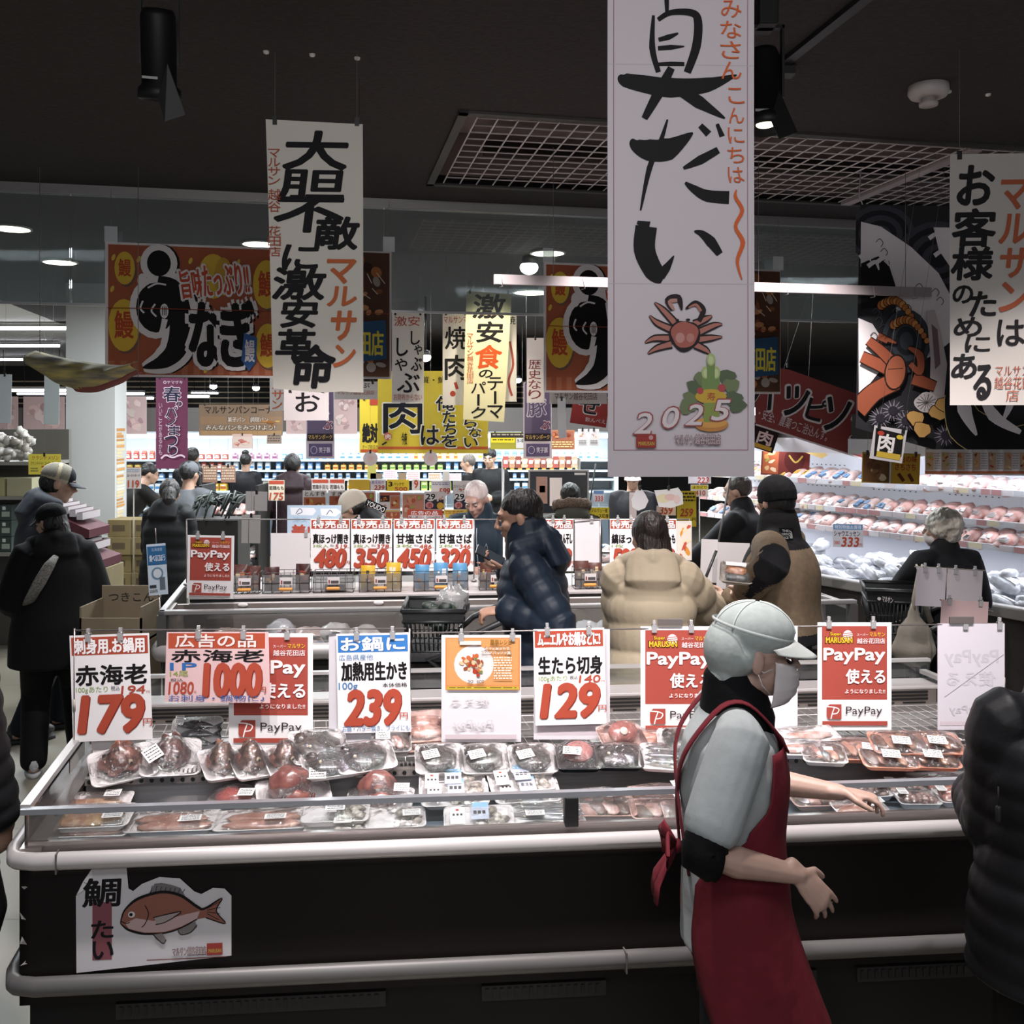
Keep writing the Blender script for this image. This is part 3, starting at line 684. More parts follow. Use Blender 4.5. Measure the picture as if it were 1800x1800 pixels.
        return s.par(remesh(mb,vox,'hair',1))
    def jacket(s,col,hem=-.25,t=.018,puff=None,name='jacket',sl=1.0,paint=None,mats=None,hood=None,collar=None,vox=None,rough=.65,wide=0,loose=1.0,nz=None,sheen=None,cuff=True):
        h=s.H; mb=MB(); m=M(col,rough,spec=.2,nz=nz or (9,.18),bump=(24,.25))
        st=.012 if puff else .03; N=int((1-hem)*.312*h/st); rs=[]
        for i in range(N+1):
            q=hem+(.985-hem)*i/N; ad=t*(1 if q<.7 else max(.3,1-(q-.7)*3))+wide*max(0,min(1,.9-q))
            if puff: ad+=puff[1]*(abs(math.sin(PI*q*.312*h/puff[0]))**.6-.4)
            rs.append(s.tring(q,1,ad)[0])
        mb.rings(rs,m)
        for sg,n in ((1,'L'),(-1,'R')):
            S,E_,T=s.J[n]; pts=[];rr=[]
            chain=[S.lerp(s.neck,.4)-s.sp*.004*h,S,S.lerp(E_,.5),E_,E_.lerp(T,.5),E_.lerp(T,.96)]
            rad=[.026,.035,.035,.032,.029,.025]; tot=0; seq=[]
            for i in range(5):
                l=(chain[i+1]-chain[i]).length; k=max(1,int(l/st))
                for j in range(k): seq.append((chain[i].lerp(chain[i+1],j/k),rad[i]*(1-j/k)+rad[i+1]*j/k,tot+l*j/k))
                tot+=l
            seq.append((chain[-1],rad[-1],tot)); l0=(chain[1]-chain[0]).length
            for p,r,d in seq:
                if d>l0+(tot-l0)*sl: break
                r=r*h*s.k*loose+t*(.35 if d<l0*.6 else .6)
                if puff: r+=puff[1]*(abs(math.sin(PI*d/puff[0]))**.6-.4)
                pts.append(p); rr.append(r)
            mb.tube(pts,rr,m,16,round_=True)
        if collar:
            for q,r in collar: mb.tube([s.neck-s.sp*.02*h,s.neck+s.sp*q*h],[r*h*1.15,r*h],m,18,round_=True)
        if hood=='down':
            c=s.neck-s.fw*.045*h-s.sp*.005*h
            mb.tube([c+s.rt*sg_*.085*h*(1-abs(sg_)*.0)+s.fw*(.07*h*abs(sg_)**2)+s.sp*.012*h for sg_ in (-1,-.7,-.35,0,.35,.7,1)],[.02*h,.03*h,.04*h,.044*h,.04*h,.03*h,.02*h],m,14,round_=True)
            mb.tube([c-s.fw*.012*h+s.sp*.005*h,c-s.fw*.03*h-s.sp*.04*h,c-s.fw*.022*h-s.sp*.075*h],[(.075*h,.03*h),(.08*h,.034*h),(.04*h,.018*h)],m,16,side=s.rt,round_=True)
        if hood=='up':
            mb.ell(s.hp((0,.03,.015)),tuple(a*s.hs for a in (.098,.112,.125)),m,22,14,s.Rh); mb.tube([s.neck-s.sp*.02*h,s.hp((0,.03,-.03))],[.07*h,.055*h],m,16,round_=True)
        mm=[M(c,rough,spec=.2,nz=nz or (9,.18),bump=(24,.25)) for c in mats] if mats else None
        return s.par(remesh(mb,vox or max(.007,s.vox),name,2 if puff else 4,paint,mm))
    def trousers(s,col,wide=1.0,name='trousers',rough=.75,cut=.98):
        h=s.H; mb=MB(); m=M(col,rough,spec=.2,nz=(12,.2),bump=(20,.35))
        mb.rings([s.tring(q,.98,.004)[0] for q in (-.16,-.05,.1,.2)],m)
        for n in 'LR':
            hip,K,ft=s.J['f'+n]; e=K.lerp(ft,cut)
            mb.tube([hip+V((0,0,.03)),hip.lerp(K,.4),K,K.lerp(e,.5),e],[.056*h*wide,.053*h*wide,.042*h*wide,.039*h*wide,.037*h*wide],m,16,round_=True)
        return s.par(remesh(mb,max(.009,s.vox),name,4))
    def shoes(s,col,sole=None):
        for n in 'LR':
            ft=s.J['f'+n][2]; mb=MB(); z0=ft.z-.045*s.H; k=s.H/1.7
            def f(p,d): return V((p.x*(1-.15*(p.y>0)),p.y,max(p.z,-.045*k)))
            mb.ell(V((ft.x,ft.y-.055,z0+.062*k)),(.047*k,.135*k,.05*k),M(col,.5),16,10,None,f); mb.ell(V((ft.x,ft.y+.02,z0+.085*k)),(.042*k,.055*k,.05*k),M(col,.5),14,8)
            mb.lathe([(.001,0),(1,0),(1,.35),(.96,.4),(.001,.4)],M(sole or col,.6),18,V((ft.x,ft.y-.055,z0+.002)),Matrix.Diagonal((.05*k,.14*k,.06*k)))
            s.par(mb.build('shoe'))
    def beanie(s,col,c2=None):
        mb=MB(); m=M(col,.85,spec=.2,bump=(60,.6),stretch=(1,1,.2)); q=s.hs
        mb.ell(s.hp((0,.016,.045)),(.086*q,.104*q,.09*q),m,26,16,s.Rh)
        mb.tube([s.hp((0,.02,.0)),s.hp((0,.016,.05))],[(.086*q,.104*q),(.087*q,.105*q)],m,26,side=s.Rh@V((1,0,0)))
        return s.par(remesh(mb,.006,'beanie',2))
    def cap(s,col,vis,panel=None,mesh=None):
        q=s.hs; mb=MB(); m=M(col,.8,spec=.2,bump=(50,.3))
        mb.ell(s.hp((0,.012,.05)),(.084*q,.1*q,.078*q),m,26,16,s.Rh)
        mats=[m]+([M(panel,.8)] if panel else [])+([M(mesh,.85,nz=(180,.35))] if mesh else [])
        def paint(c,n):
            l=(s.Rh.transposed()@(c-s.hc))/q
            if not panel: return 0
            if l.y<-.045: return 0
            if mesh and l.z>.034 and abs(l.x)>.012 and abs(l.y-.02)>.01: return 2
            return 1
        o=s.par(remesh(mb,.006,'cap',1,paint if panel else None,mats))
        v=MB()
        def f(u,w):
            a=R(-62+124*u); r=.094+.078*w*math.cos(a)**.7
            return s.hp((math.sin(a)*(.082+.012*w),-.012-math.cos(a)*(.076+.07*w*max(0,math.cos(a))**.5),.032-.022*w-.02*(1-math.cos(a))))
        v.grid(f,16,5,M(vis,.7)); vo=v.build('visor',solid=.004); s.par(vo,None,o); return o
    def loc(s,p):
        return Matrix.Rotation(-s.th,3,'Z')@(V(p)-s.root.location)
def pxy(p,x,y,D): 
    return Matrix.Rotation(-p[2],3,'Z')@(W(x,y,D)-V((p[0],p[1],0)))
def rootof(x,D,hd): return ((x-900)/F*D,D,R(hd))
BLACKC='#17181b'
# --- staff member hurrying past in front of the counter
x,D,hd=1287,2.5,88; rf=rootof(x,D,hd); q=lambda *a: pxy(rf,*a)
s=Person('shop worker in white hair net cap, mask and dark red apron hurrying past',x,D,hd,1.6,lean=-1,hfw=.05,head=(-2,5,0),
  hands={'R':q(1405,1538,2.30),'L':q(1478,1393,2.68)},poles={'R':V((-.3,.9,-.3)),'L':V((.5,.5,-.6))},palms={'R':V((1,.35,-.5)),'L':V((-.1,.3,-1))},
  hdir={'R':V((.05,-.72,-.8)),'L':V((0,-1,-.12))},curl=24,spread=8,curls={'R':[10,13,17,22],'L':[28,30,34,40]},feet={'L':(.1,-.3,.075),'R':(-.08,.22,.08)},vox=.0042,fem=True,skin=M('#a88a7c',.5,nz=(30,.06)))
s.face(brow=True)
WHITE=M('#b3b7b6',.75,nz=(10,.1),bump=(16,.35))
s.jacket('#a3a8a8',hem=-.24,t=.014,name='tunic',sl=.43,vox=.006,loose=1.2)
s.trousers('#15161a',1.0); s.shoes('#26262a')
h=s.H
for n in 'LR':
    S,E_,T=s.J[n]; mb=MB(); m=M('#08080a',.8,spec=.15,bump=(40,.4)); pts=[];rr=[]
    for i in range(22):
        t=.45+.68*i/21; p=S.lerp(E_,t) if t<=1 else E_.lerp(T,(t-1)*1.1); pts.append(p); rr.append(.0335*h+.0022*math.sin(i*2.4))
    mb.tube(pts,rr,m,18,round_=False); s.par(mb.build('undersleeve'))
# black collar
mb=MB(); m=M('#0a0b0d',.8,spec=.15,bump=(30,.4))
mb.tube([s.neck-s.sp*.035*h+s.fw*.012*h,s.neck-s.sp*.005*h+s.fw*.008*h,s.neck+s.sp*.034*h],[.062*h,.056*h,.042*h],m,22,round_=True)
mb.tube([s.neck+s.fw*.03*h+s.rt*-.02*h,s.neck+s.fw*.06*h-s.sp*.04*h,s.neck+s.fw*.065*h-s.sp*.075*h],[(.03*h,.014*h),(.026*h,.012*h),(.006*h,.006*h)],m,12,side=s.rt,round_=True)
s.par(remesh(mb,.006,'collar',3))
# apron
AP=M('#641d26',.8,spec=.2,nz=(14,.2),bump=(18,.4)); mb=MB(); rows=[]; NA=40
for i in range(34):
    z=1-(i/33); t=-.66+(.80+.66)*z                      # spine parameter
    half=R(lerp([(-.66,122),(-.1,145),(.14,142),(.26,122),(.42,86),(.58,62),(.8,54)],t)[0])
    a,b=lerp(TOR,t); ad=.026+max(0,-t)*.045; a=a*h*s.k+ad; b=b*h+ad+max(0,-t)*.02
    c=s.pel+(V((0,0,1)) if t<0 else s.sp)*t*.312*h; fy=s.Rt@V((0,1,0)) if t>0 else V((0,1,0)); row=[]
    for j in range(NA+1):
        an=-PI/2-half+2*half*j/NA; fold=.006*math.sin(j*.9+t*2)*max(0,.25-t)
        row.append(c+V((1,0,0))*(a+fold)*math.cos(an)+fy*(b+fold)*math.sin(an)+V((0,-.09*max(0,-t)**1.5,.03*max(0,-t)*math.cos(an+PI/2))))
    rows.append(row)
mb.rings(rows,AP,cap=False,loop=False)
AO=s.par(mb.build('apron',solid=.004))
def tp(t,x,back,ad):
    a,b=lerp(TOR,t); y=math.sqrt(max(0,1-(x*h/(a*h*s.k+ad))**2))*(b*h+ad); return s.pel+s.sp*t*.312*h+s.rt*x*h+(s.Rt@V((0,1,0)))*y*(1 if back else -1)
for sg in (-1,1):
    S=s.J['L' if sg>0 else 'R'][0]; mb=MB()
    pp=[tp(.78,sg*.042,0,.03),tp(.86,sg*.05,0,.034),S.lerp(s.neck,.42)+s.sp*.036*h+s.fw*.02*h,S.lerp(s.neck,.40)+s.sp*.034*h-s.fw*.02*h,tp(.84,sg*.055,1,.034),tp(.7,sg*.035,1,.03),tp(.45,-sg*.02,1,.026),tp(.16,-sg*.05,1,.026)]
    sm=[pp[i_].lerp(pp[i_+1],k/4) for i_ in range(7) for k in range(4)]+[pp[-1]]
    for _ in range(3): sm=[sm[0]]+[(sm[i_-1]+sm[i_]*2+sm[i_+1])/4 for i_ in range(1,len(sm)-1)]+[sm[-1]]
    mb.tube(sm,[(.017,.004)]*len(sm),AP,8,side=s.rt); s.par(mb.build('apron_strap'),None,AO)
mb=MB(); c=s.pel+s.sp*.24*.312*h+(s.Rt@V((0,1,0)))*(.068*h+.03)
for sg in (-1,1):
    mb.tube([c,c+V((sg*.04,.03,.03)),c+V((sg*.075,.035,.01)),c+V((sg*.05,.03,-.02)),c],[(.01,.004),(.024,.006),(.022,.006),(.022,.006),(.008,.004)],AP,8,side=(0,0,1))
    mb.tube([c,c+V((sg*.015,.03,-.04)),c+V((sg*.03,.055,-.09)),c+V((sg*.04,.06,-.13))],[(.008,.004),(.02,.005),(.03,.005),(.034,.004)],AP,8,side=(1,0,0))
mb.ell(c,(.018,.014,.018),AP,10,8); s.par(mb.build('apron_bow'),None,AO)
# net cap with visor
NET=M('#979e9b',.8,nz=(60,.1),bump=(50,.12)); q=s.hs; mb=MB()
mb.ell(s.hp((0,.014,.064)),(.09*q,.108*q,.078*q),NET,28,16,s.Rh); mb.ell(s.hp((0,.07,.01)),(.088*q,.075*q,.09*q),NET,24,14,s.Rh); mb.ell(s.hp((0,.045,.0)),(.09*q,.06*q,.06*q),NET,24,14,s.Rh); mb.ell(s.hp((0,.085,-.06)),(.066*q,.045*q,.04*q),NET,24,14,s.Rh)
NC=clear('#ffffff',.02,.6,.8)
def pcap(c,n): return 0
CO=s.par(remesh(mb,.006,'hair_net_cap',4))
mb=MB()
def band(z,r): return [s.hp((r[0]*math.cos(2*PI*j/40),.018+r[1]*math.sin(2*PI*j/40),z+.018*math.sin(2*PI*j/40))) for j in range(40)]
mb.rings([band(.066,(.091,.109)),band(.07,(.0925,.1105)),band(.074,(.09,.1075))],M('#b4bab7',.8),cap=False)
for an in (20,60,100,140,250,290): 
    mb.tube([s.hp((.091*math.cos(R(an))*math.cos(R(e)),.014+.109*math.sin(R(an))*math.cos(R(e)),.064+.079*math.sin(R(e)))) for e in range(5,90,8)],.0022,M('#b4bab7',.8),6)
s.par(mb.build('cap_seam'),None,CO)
mb=MB()
def vis(u,w):
    a=R(-78+156*u); ca=max(0,math.cos(a)); return s.hp((math.sin(a)*(.094+.006*w),-.004-ca*(.086+.066*w**1.0)-.0*w,.05-.034*w*ca-.004*w-.02*(1-ca)))
mb.grid(vis,20,6,M('#a3a7a4',.75)); s.par(mb.build('visor',solid=.003),None,CO)
# face mask with ear loops
mb=MB(); MK=M('#c0b8b8',.8,bump=(40,.2))
def msk(u,w):
    a=R(-82+164*u); ca=math.cos(a); bul=math.sin(PI*min(1,w*1.02))**.6; wz=-.012-.098*w+.012*(1-ca)*(1 if w<.5 else -1.6)
    return s.hp((math.sin(a)*(.069+.004*bul)*(1-.18*w),-.026-ca*(.068+.021*bul+.006*(w>.1)*math.sin(w*26)*.3),wz))
mb.grid(msk,22,16,MK); MO=s.par(mb.build('face_mask',solid=.0015))
mb=MB()
for sg in (-1,1):
    for z in (-.022,-.088): mb.tube([s.hp((sg*.064,-.03,z)),s.hp((sg*.076,-.005,z*.5-.02)),s.hp((sg*.08,.02,-.01))],.0016,MK,6)
s.par(mb.build('ear_loop'),None,MO)
# --- person in black puffer at the picture's right edge
s=Person('person in black hooded puffer jacket cut off at the picture edge',1888,2.42,174,1.62,hands={'L':(.12,-.3,1.0),'R':(-.12,-.3,1.0)},poles={'L':V((.15,.8,-.8)),'R':V((-.15,.8,-.8))},vox=.012,lean=3)
s.jacket('#19191b',hem=-.36,t=.05,wide=.03,puff=(.07,.012),hood='up',vox=.009,rough=.5); s.trousers('#131314'); s.shoes('#1c1c1c')
mb=MB(); c=s.loc(W(1755,1420,2.3)); mb.tube([c,c+V((0,0,.05))],.002,M(BLACKC),6); mb.tube([c+V((0,0,-.03)),c],.007,M(BLACKC),8,round_=True); s.par(mb.build('drawcord_toggle'))
# --- person at the left edge
s=Person('sleeve of a person in black quilted coat at the counter corner',-125,3.05,150,1.72,vox=.012,hands={'L':(.2,-.1,.8),'R':(-.2,-.1,.8)})
s.jacket('#1c1c1e',hem=-.5,t=.045,puff=(.075,.013),vox=.01,rough=.5); s.trousers('#161617'); s.shoes('#202022'); s.hair()
# --- couple by the coffee shelf
s=Person('man in a beige and navy trucker cap and grey hooded sweatshirt looking at boxes',72,6.35,118,1.83,lean=10,head=(0,16,0),vox=.011,hands={'L':(.1,-.3,1.0),'R':(-.1,-.3,1.0)},feet={'L':(.12,-.12,.09),'R':(-.08,.12,.08)},hipback=.05)
s.hair('#14110f',cap=((0,.03,.0),(.079,.08,.075))); s.face(); s.cap('#1d2029','#1d2029','#b9ad92','#8f8a7c')
s.jacket('#454950',hem=-.2,t=.03,hood='down'); s.trousers('#1c2029',1.1); s.shoes('#2b2b2e')
s=Person('woman in black cap and long black hooded top with checked bag strap',98,5.75,-152,1.6,head=(40,12,0),vox=.011,fem=True,hands={'L':(.18,-.25,.95),'R':(-.18,-.26,.95)},lean=6,feet={'R':(-.14,-.02,.072),'L':(.12,.06,.072)})
s.hair('#15110f',cap=((0,.03,.0),(.08,.085,.085)),extra=[(((0,.08,-.04),(.01,.12,-.14),(.02,.13,-.25)),(.05,(.05,.03),.02))]); s.face(); s.cap('#111113','#111113')
s.jacket('#121214',hem=-.42,t=.05,hood='down',wide=.05,loose=1.25,rough=.8); s.trousers('#101012',1.25); s.shoes('#c4c6c8')
mb=MB(); pts=[s.loc(W(98+0*1,978,5.62)),s.loc(W(86,995,5.56)),s.loc(W(70,1023,5.53)),s.loc(W(52,1055,5.54)),s.loc(W(42,1064,5.6))]
m=M('#8d8a84',.7,nz=(150,.7)); mb.tube(pts,[(.018,.01),(.03,.012),(.034,.012),(.03,.012),(.01,.01)],m,10,side=(1,0,0)); s.par(mb.build('bag_strap'),'grey and white checked strap')
# --- people behind the pillar and counters
s=Person('woman with ponytail in dark padded jacket beside the white column',292,7.9,172,1.62,head=(25,10,0),vox=.013,fem=True,lean=6,hands={'L':(.1,-.3,.95),'R':(-.1,-.3,.95)})
s.hair('#1a1411',cap=((0,.024,.03),(.084,.1,.1)),extra=[(((0,.09,0),(.0,.12,-.07),(0,.12,-.16)),(.06,.055,.03))]); s.jacket('#17181a',hem=-.45,t=.04,puff=(.09,.008),wide=.02,hood='down'); s.trousers('#16171a'); s.shoes('#222')if 0 else s.shoes('#222222')
s=Person('person in grey cap and long grey coat behind the padded jacket woman',328,9.1,165,1.72,vox=.014,lean=3)
s.hair('#222222'); s.cap('#5a5c60','#5a5c60'); s.jacket('#5b5d61',hem=-.55,t=.035,loose=1.2,wide=.03); s.trousers('#1a1a1c'); s.shoes('#222222')
s=Person('woman in dark clothes and a white face mask turned sideways behind the grey coat',338,10.4,-40,1.66,vox=.014,fem=True)
s.hair('#15110f',cap=((0,.03,.03),(.086,.1,.105)),extra=[(((.05,.05,-.02),(.06,.06,-.12)),(.04,.03)),(((-.05,.05,-.02),(-.06,.06,-.12)),(.04,.03))]); s.face(); s.jacket('#141416',t=.03); s.trousers('#151517'); s.shoes('#222222')
mb=MB(); mb.ell(s.hp((0,-.05,-.05)),tuple(a*s.hs for a in (.058,.055,.05)),M('#c9c4c2',.8),14,10,s.Rh); s.par(mb.build('face_mask'))
s=Person('person in a dark jacket bent over the far display beside the white column',222,11,120,1.72,lean=32,head=(0,20,0),vox=.016,hands={'L':(.1,-.6,.9),'R':(-.1,-.6,.9)},hipback=.1)
s.hair(); s.jacket('#1c1a19',t=.03); s.trousers('#141416'); s.shoes('#222222')
s=Person('dark haired person half hidden behind the pink hanging banner',338,12.2,178,1.78,vox=.016); s.hair(); s.jacket('#131417',t=.03); s.trousers('#141416'); s.shoes('#222222')
s=Person('distant person in a black top below the bread corner sign',432,13.6,175,1.66,vox=.016,fem=True); s.hair(extra=[((0,.03,.13),(.05,.05,.04))]); s.jacket('#1a1a1e',t=.03); s.trousers('#141416'); s.shoes('#222222')
s=Person('person in dark maroon hooded sweatshirt, back turned, among the price cards',514,10,184,1.76,vox=.012,hands={'L':(.34,-.12,.92),'R':(-.2,-.2,.9)})
s.hair('#131010',cap=((0,.022,.036),(.083,.098,.098))); s.jacket('#2a1d21',hem=-.16,t=.035,hood='down',loose=1.15); s.trousers('#33312c'); s.shoes('#222222')
s=Person('distant grey haired man in black turned to the cartons on the back wall',826,13.2,-100,1.66,vox=.014,head=(0,8,0)); s.hair('#6a625c'); s.face(hair='#555555'); s.jacket('#141416',t=.03); s.trousers('#141416'); s.shoes('#222222')
s=Person('distant young man in black facing the shop beside the grey haired man',862,12.6,-14,1.76,vox=.014,head=(0,14,0),hands={'L':(.1,-.25,1.1),'R':(-.1,-.25,1.1)}); s.hair('#120f0e',cap=((0,.018,.044),(.082,.096,.088)),amp=.012); s.face(); s.jacket('#141517',t=.03); s.trousers('#141416'); s.shoes('#222222')
s=Person('person in a cream knit beanie and black lettered jacket bent over a freezer',672,6.75,-104,1.68,lean=28,head=(0,26,0),vox=.012,hands={'L':(.15,-.5,1.0),'R':(-.15,-.5,1.0)},hipback=.1)
s.hair('#1b1513',cap=((0,.03,.0),(.078,.08,.07))); s.beanie('#b9aea0'); s.jacket('#111114',t=.035,hood='down'); s.trousers('#141416'); s.shoes('#222222')
sh=Sheet(646,884,684,896,6.47,'#111114'); sh.text('YOUDO',648,886,682,895,'#c9c6c4',.03); sh.fix(); o=sh.mb.build('lettering'); o.parent=s.root; o.location=s.loc(W(663,884,6.47)); o.rotation_euler=(0,R(24),-s.th)
s=Person('elderly white haired man in dark zip jacket looking down',848,6.75,-12,1.72,lean=14,head=(-12,30,0),vox=.009,hands={'L':(.12,-.35,1.08),'R':(-.16,-.32,1.12)},skin=M('#b08a7c',.5,nz=(30,.08)),hipback=.08)
s.hair('#d3c2bd',cap=((0,.02,.042),(.08,.09,.082)),vox=.005,amp=.004); s.face(hair='#aaaaaa',down=1)
s.jacket('#232f3a',hem=-.25,t=.026,collar=[(.03,.048)],loose=1.1); s.trousers('#17181c'); s.shoes('#222222')
mb=MB(); m=M('#8d96a2',.5); pts=[s.tring(t_,1,.031)[1]+s.Rt@V((0,-1,0))*(lerp(TOR,t_)[1]*s.H+.034) for t_ in (-.2,0,.3,.6,.8,.9)]; mb.tube(pts,.004,m,6); s.par(mb.build('zip'))
mb=MB(); c=s.tring(.66,1,.03)[1]+s.Rt@V((.065,-(.075*s.H+.026),.01)); mb.tube([c+V((-.012,0,-.02)),c+V((0,0,.015)),c+V((.012,0,-.02))],.0025,M('#9aa0a6',.5),5); s.par(mb.build('chest_emblem'))
# --- man with phone
x,D,hd=948,4.45,-97; rf=rootof(x,D,hd); q=lambda *a: pxy(rf,*a)
s=Person('man in a dark navy puffer jacket reading his phone and pushing a basket cart',x,D,hd,1.78,lean=5,head=(2,13,0),vox=.006,hands={'R':q(893,1000,4.62),'L':q(888,1072,4.30)},poles={'R':V((-.3,.8,-.6)),'L':V((.3,.8,-.5))},
  palms={'R':V((0,-.1,1)),'L':V((-.2,.1,-1))},hdir={'R':V((0,-1,.25)),'L':V((0,-1,-.1))},curl=42,skin=M('#a9826c',.5,nz=(30,.08)),feet={'L':(.1,-.05,.08),'R':(-.1,.1,.08)})
PH=s
s.hair('#17120f',cap=((0,.024,.043),(.081,.092,.083)),vox=.005,amp=.006,extra=[((0,.075,-.005),(.062,.03,.05))]); s.face(hair='#17120f',down=1)
s.jacket('#1a2430',hem=-.27,t=.028,puff=(.085,.013),vox=.007,rough=.5,hood='down',collar=[(.045,.056),(.055,.05)]); s.trousers('#1d1c1b',1.05); s.shoes('#1f1f22')
t=thing('phone','dark smartphone held in the raised hand of the man in navy puffer','phone',W(862,977,4.62),0,None,(R(32),R(-28),R(80)))
mb=MB(); mb.box((-.036,-.075,-.004),(.036,.075,.004),M('#121214',.3)); mb.build('case',t,bevel=.004); mb=MB(); mb.box((-.033,-.071,.0041),(.033,.071,.0046),M('#2c3036',.1)); mb.build('screen',t)
# --- woman in the parka
s=Person('person in olive parka with brown fur trimmed hood, back turned',1003,7.4,186,1.62,vox=.011,head=(10,6,0))
s.hair('#15110f'); s.jacket('#38382f',hem=-.3,t=.04,loose=1.1); s.trousers('#17181c'); s.shoes('#222222')
mb=MB(); m=M('#7a6656',.9,nz=(90,.6),bump=(200,1)); rnd=random.Random(2); c=s.neck-s.fw*.03*s.H+s.sp*.045*s.H
for i in range(90):
    a=2*PI*i/90; p=c+V((.125*math.cos(a),.09*math.sin(a)+.01,.03*math.sin(a)+rnd.uniform(-.012,.012))); mb.ell(p,(.03,.028,.026+rnd.random()*.012),m,8,6)
s.par(remesh(mb,.008,'fur_trim',0))
mb=MB(); mb.ell(c+V((0,.02,-.05)),(.13,.1,.09),M('#3d3d33',.8),20,12); s.par(mb.build('hood'))
# --- woman in beige puffer
x,D,hd=1146,4.5,176
s=Person('woman with long brown hair in a beige hooded puffer jacket, back to us, elbow out',x,D,hd,1.66,vox=.01,fem=True,head=(20,8,0),hands={'L':(-.06,-.3,.98),'R':(-.2,-.42,1.02)},poles={'R':V((-1.2,.3,-.25)),'L':V((1,.5,-.6))},lean=7)
s.hair('#2a1d18',cap=((0,.026,.03),(.086,.102,.1)),c2='#1a120f',extra=[(((0,.07,.0),(0,.085,-.09),(.0,.08,-.17)),((.08,.05),(.085,.045),(.07,.03)))],amp=.003)
s.jacket('#a39680',hem=-.36,t=.04,puff=(.125,.016),vox=.007,rough=.6,hood='down',wide=.015,loose=1.1,nz=(4,.08)); s.trousers('#2c1719',1.15); s.shoes('#222222')
# --- man in beanie with two coloured fleece
x,D,hd=1376,4.72,-120; rf=rootof(x,D,hd); q=lambda *a: pxy(rf,*a)
LOCK=None
s=Person('man in a black beanie and brown and black fleece jacket holding a tray of food',x,D,hd,1.84,hk=.9,vox=.009,head=(-30,4,0),hands={'L':q(1312,1038,4.5),'R':(-.1,-.3,1.15)},poles={'L':V((1,.2,-.3))},curl=45,palms={'L':V((-.6,0,.6)),'R':V((.6,0,.6))},lean=2)
BN=s
s.hair('#15110f',cap=((0,.03,.0),(.077,.085,.075))); s.face(); s.beanie('#101012')
def seg_d(p,a,b):
    u=b-a; t=max(0,min(1,(p-a).dot(u)/u.length_squared)); return (p-a-u*t).length,t
def pf(c,n):
    for k in 'LR':
        S_,E_,T_=BN.J[k]; d1,t1=seg_d(c,S_,E_); d2,t2=seg_d(c,E_,T_)
        out=c.x*(1 if k=='L' else -1)
        if min(d1,d2)<.115 and out>.15:
            o_=(E_-(S_+T_)/2).normalized()
            if (d1<d2 and t1>.8 or d2<=d1 and t2<.8) and n.dot(o_)>.35: return 1
            return 0
    z=c.z/1.84
    return 1 if z>.79 or z<.575 or (z>.66 and c.y<-.09 and abs(c.x)<.15) else 0
s.jacket('#6a5f50',hem=.06,t=.042,vox=.008,rough=.9,paint=pf,mats=['#6a5b49','#141416'],wide=.03,loose=.95,collar=[(.025,.052),(.035,.048)],nz=(40,.2)); s.trousers('#17171a',1.05); s.shoes('#222222')
mb=MB()
a=s.loc(W(1383,945,4.62))
t=MB(); 
sh=Sheet(1370,928,1394,950,4.60,'#0d0d0e'); sh.text('THE',1375,931,1386,935,'#c9c9c9',.03); sh.text('NORTH',1373,937,1386,941,'#c9c9c9',.03); sh.text('FACE',1375,943,1386,947,'#c9c9c9',.03)
for r_ in (3,5,7): sh.stroke([(1386.5,946-r_*1.9),(1386.5+r_*.6,946-r_*1.5),(1386.8+r_*.8,946)],1.1,'#c9c9c9')
sh.fix(); _patch=sh.mb.build('sleeve_patch'); _patch.parent=s.root; _patch.matrix_parent_inverse=Matrix.Identity(4)
_pp=W(1382,928,4.60)
# --- others near the meat wall
s=Person('man in a dark coat reaching forward, half hidden behind the man in the beanie',1322,7.2,-118,1.70,vox=.012,lean=8,head=(0,10,0),hands={'L':(.1,-.5,.95),'R':(-.1,-.5,.95)})
s.hair('#3a302a'); s.face(); s.jacket('#17181b',hem=-.4,t=.035,loose=1.1,collar=[(.02,.05)]); s.trousers('#17181c'); s.shoes('#222222')
s=Person('elderly woman with short white curled hair in a black coat facing the meat wall',1668,5.6,-168,1.57,vox=.009,fem=True,head=(40,4,0),hands={'L':(.3,-.32,.98),'R':(-.22,-.3,.95)},lean=4)
s.hair('#cfc8bc',cap=((0,.028,.034),(.098,.112,.104)),vox=.005,amp=.012,extra=[((0,.06,-.03),(.08,.055,.065))],c2='#a39b8f'); s.face(hair='#777777')
s.jacket('#0f1013',hem=-.42,t=.04,loose=1.15,collar=[(.02,.05)],rough=.8); s.trousers('#141416'); s.shoes('#222222')
mb=MB(); mb.ell(s.hp((0,-.05,-.05)),tuple(a_*s.hs for a_ in (.058,.055,.05)),M('#c9c4c2',.8),14,10,s.Rh); s.par(mb.build('face_mask'))
s=Person('counter worker in a white cap and dark jacket behind hanging paper cut-outs',1112,9.6,-6,1.66,vox=.013,head=(0,10,0)); s.hair(); s.face(); s.jacket('#1a1a1e',t=.03); s.trousers('#17181c'); s.shoes('#222222'); s.cap('#c9c6c4','#c9c6c4')
mb=MB(); c=s.tring(.5)[1]; mb.box((-.035,-.17,-.5),(.035,-.155,.25),M('#7d6f6a',.7),lambda v:c+v); s.par(mb.build('apron_front'))
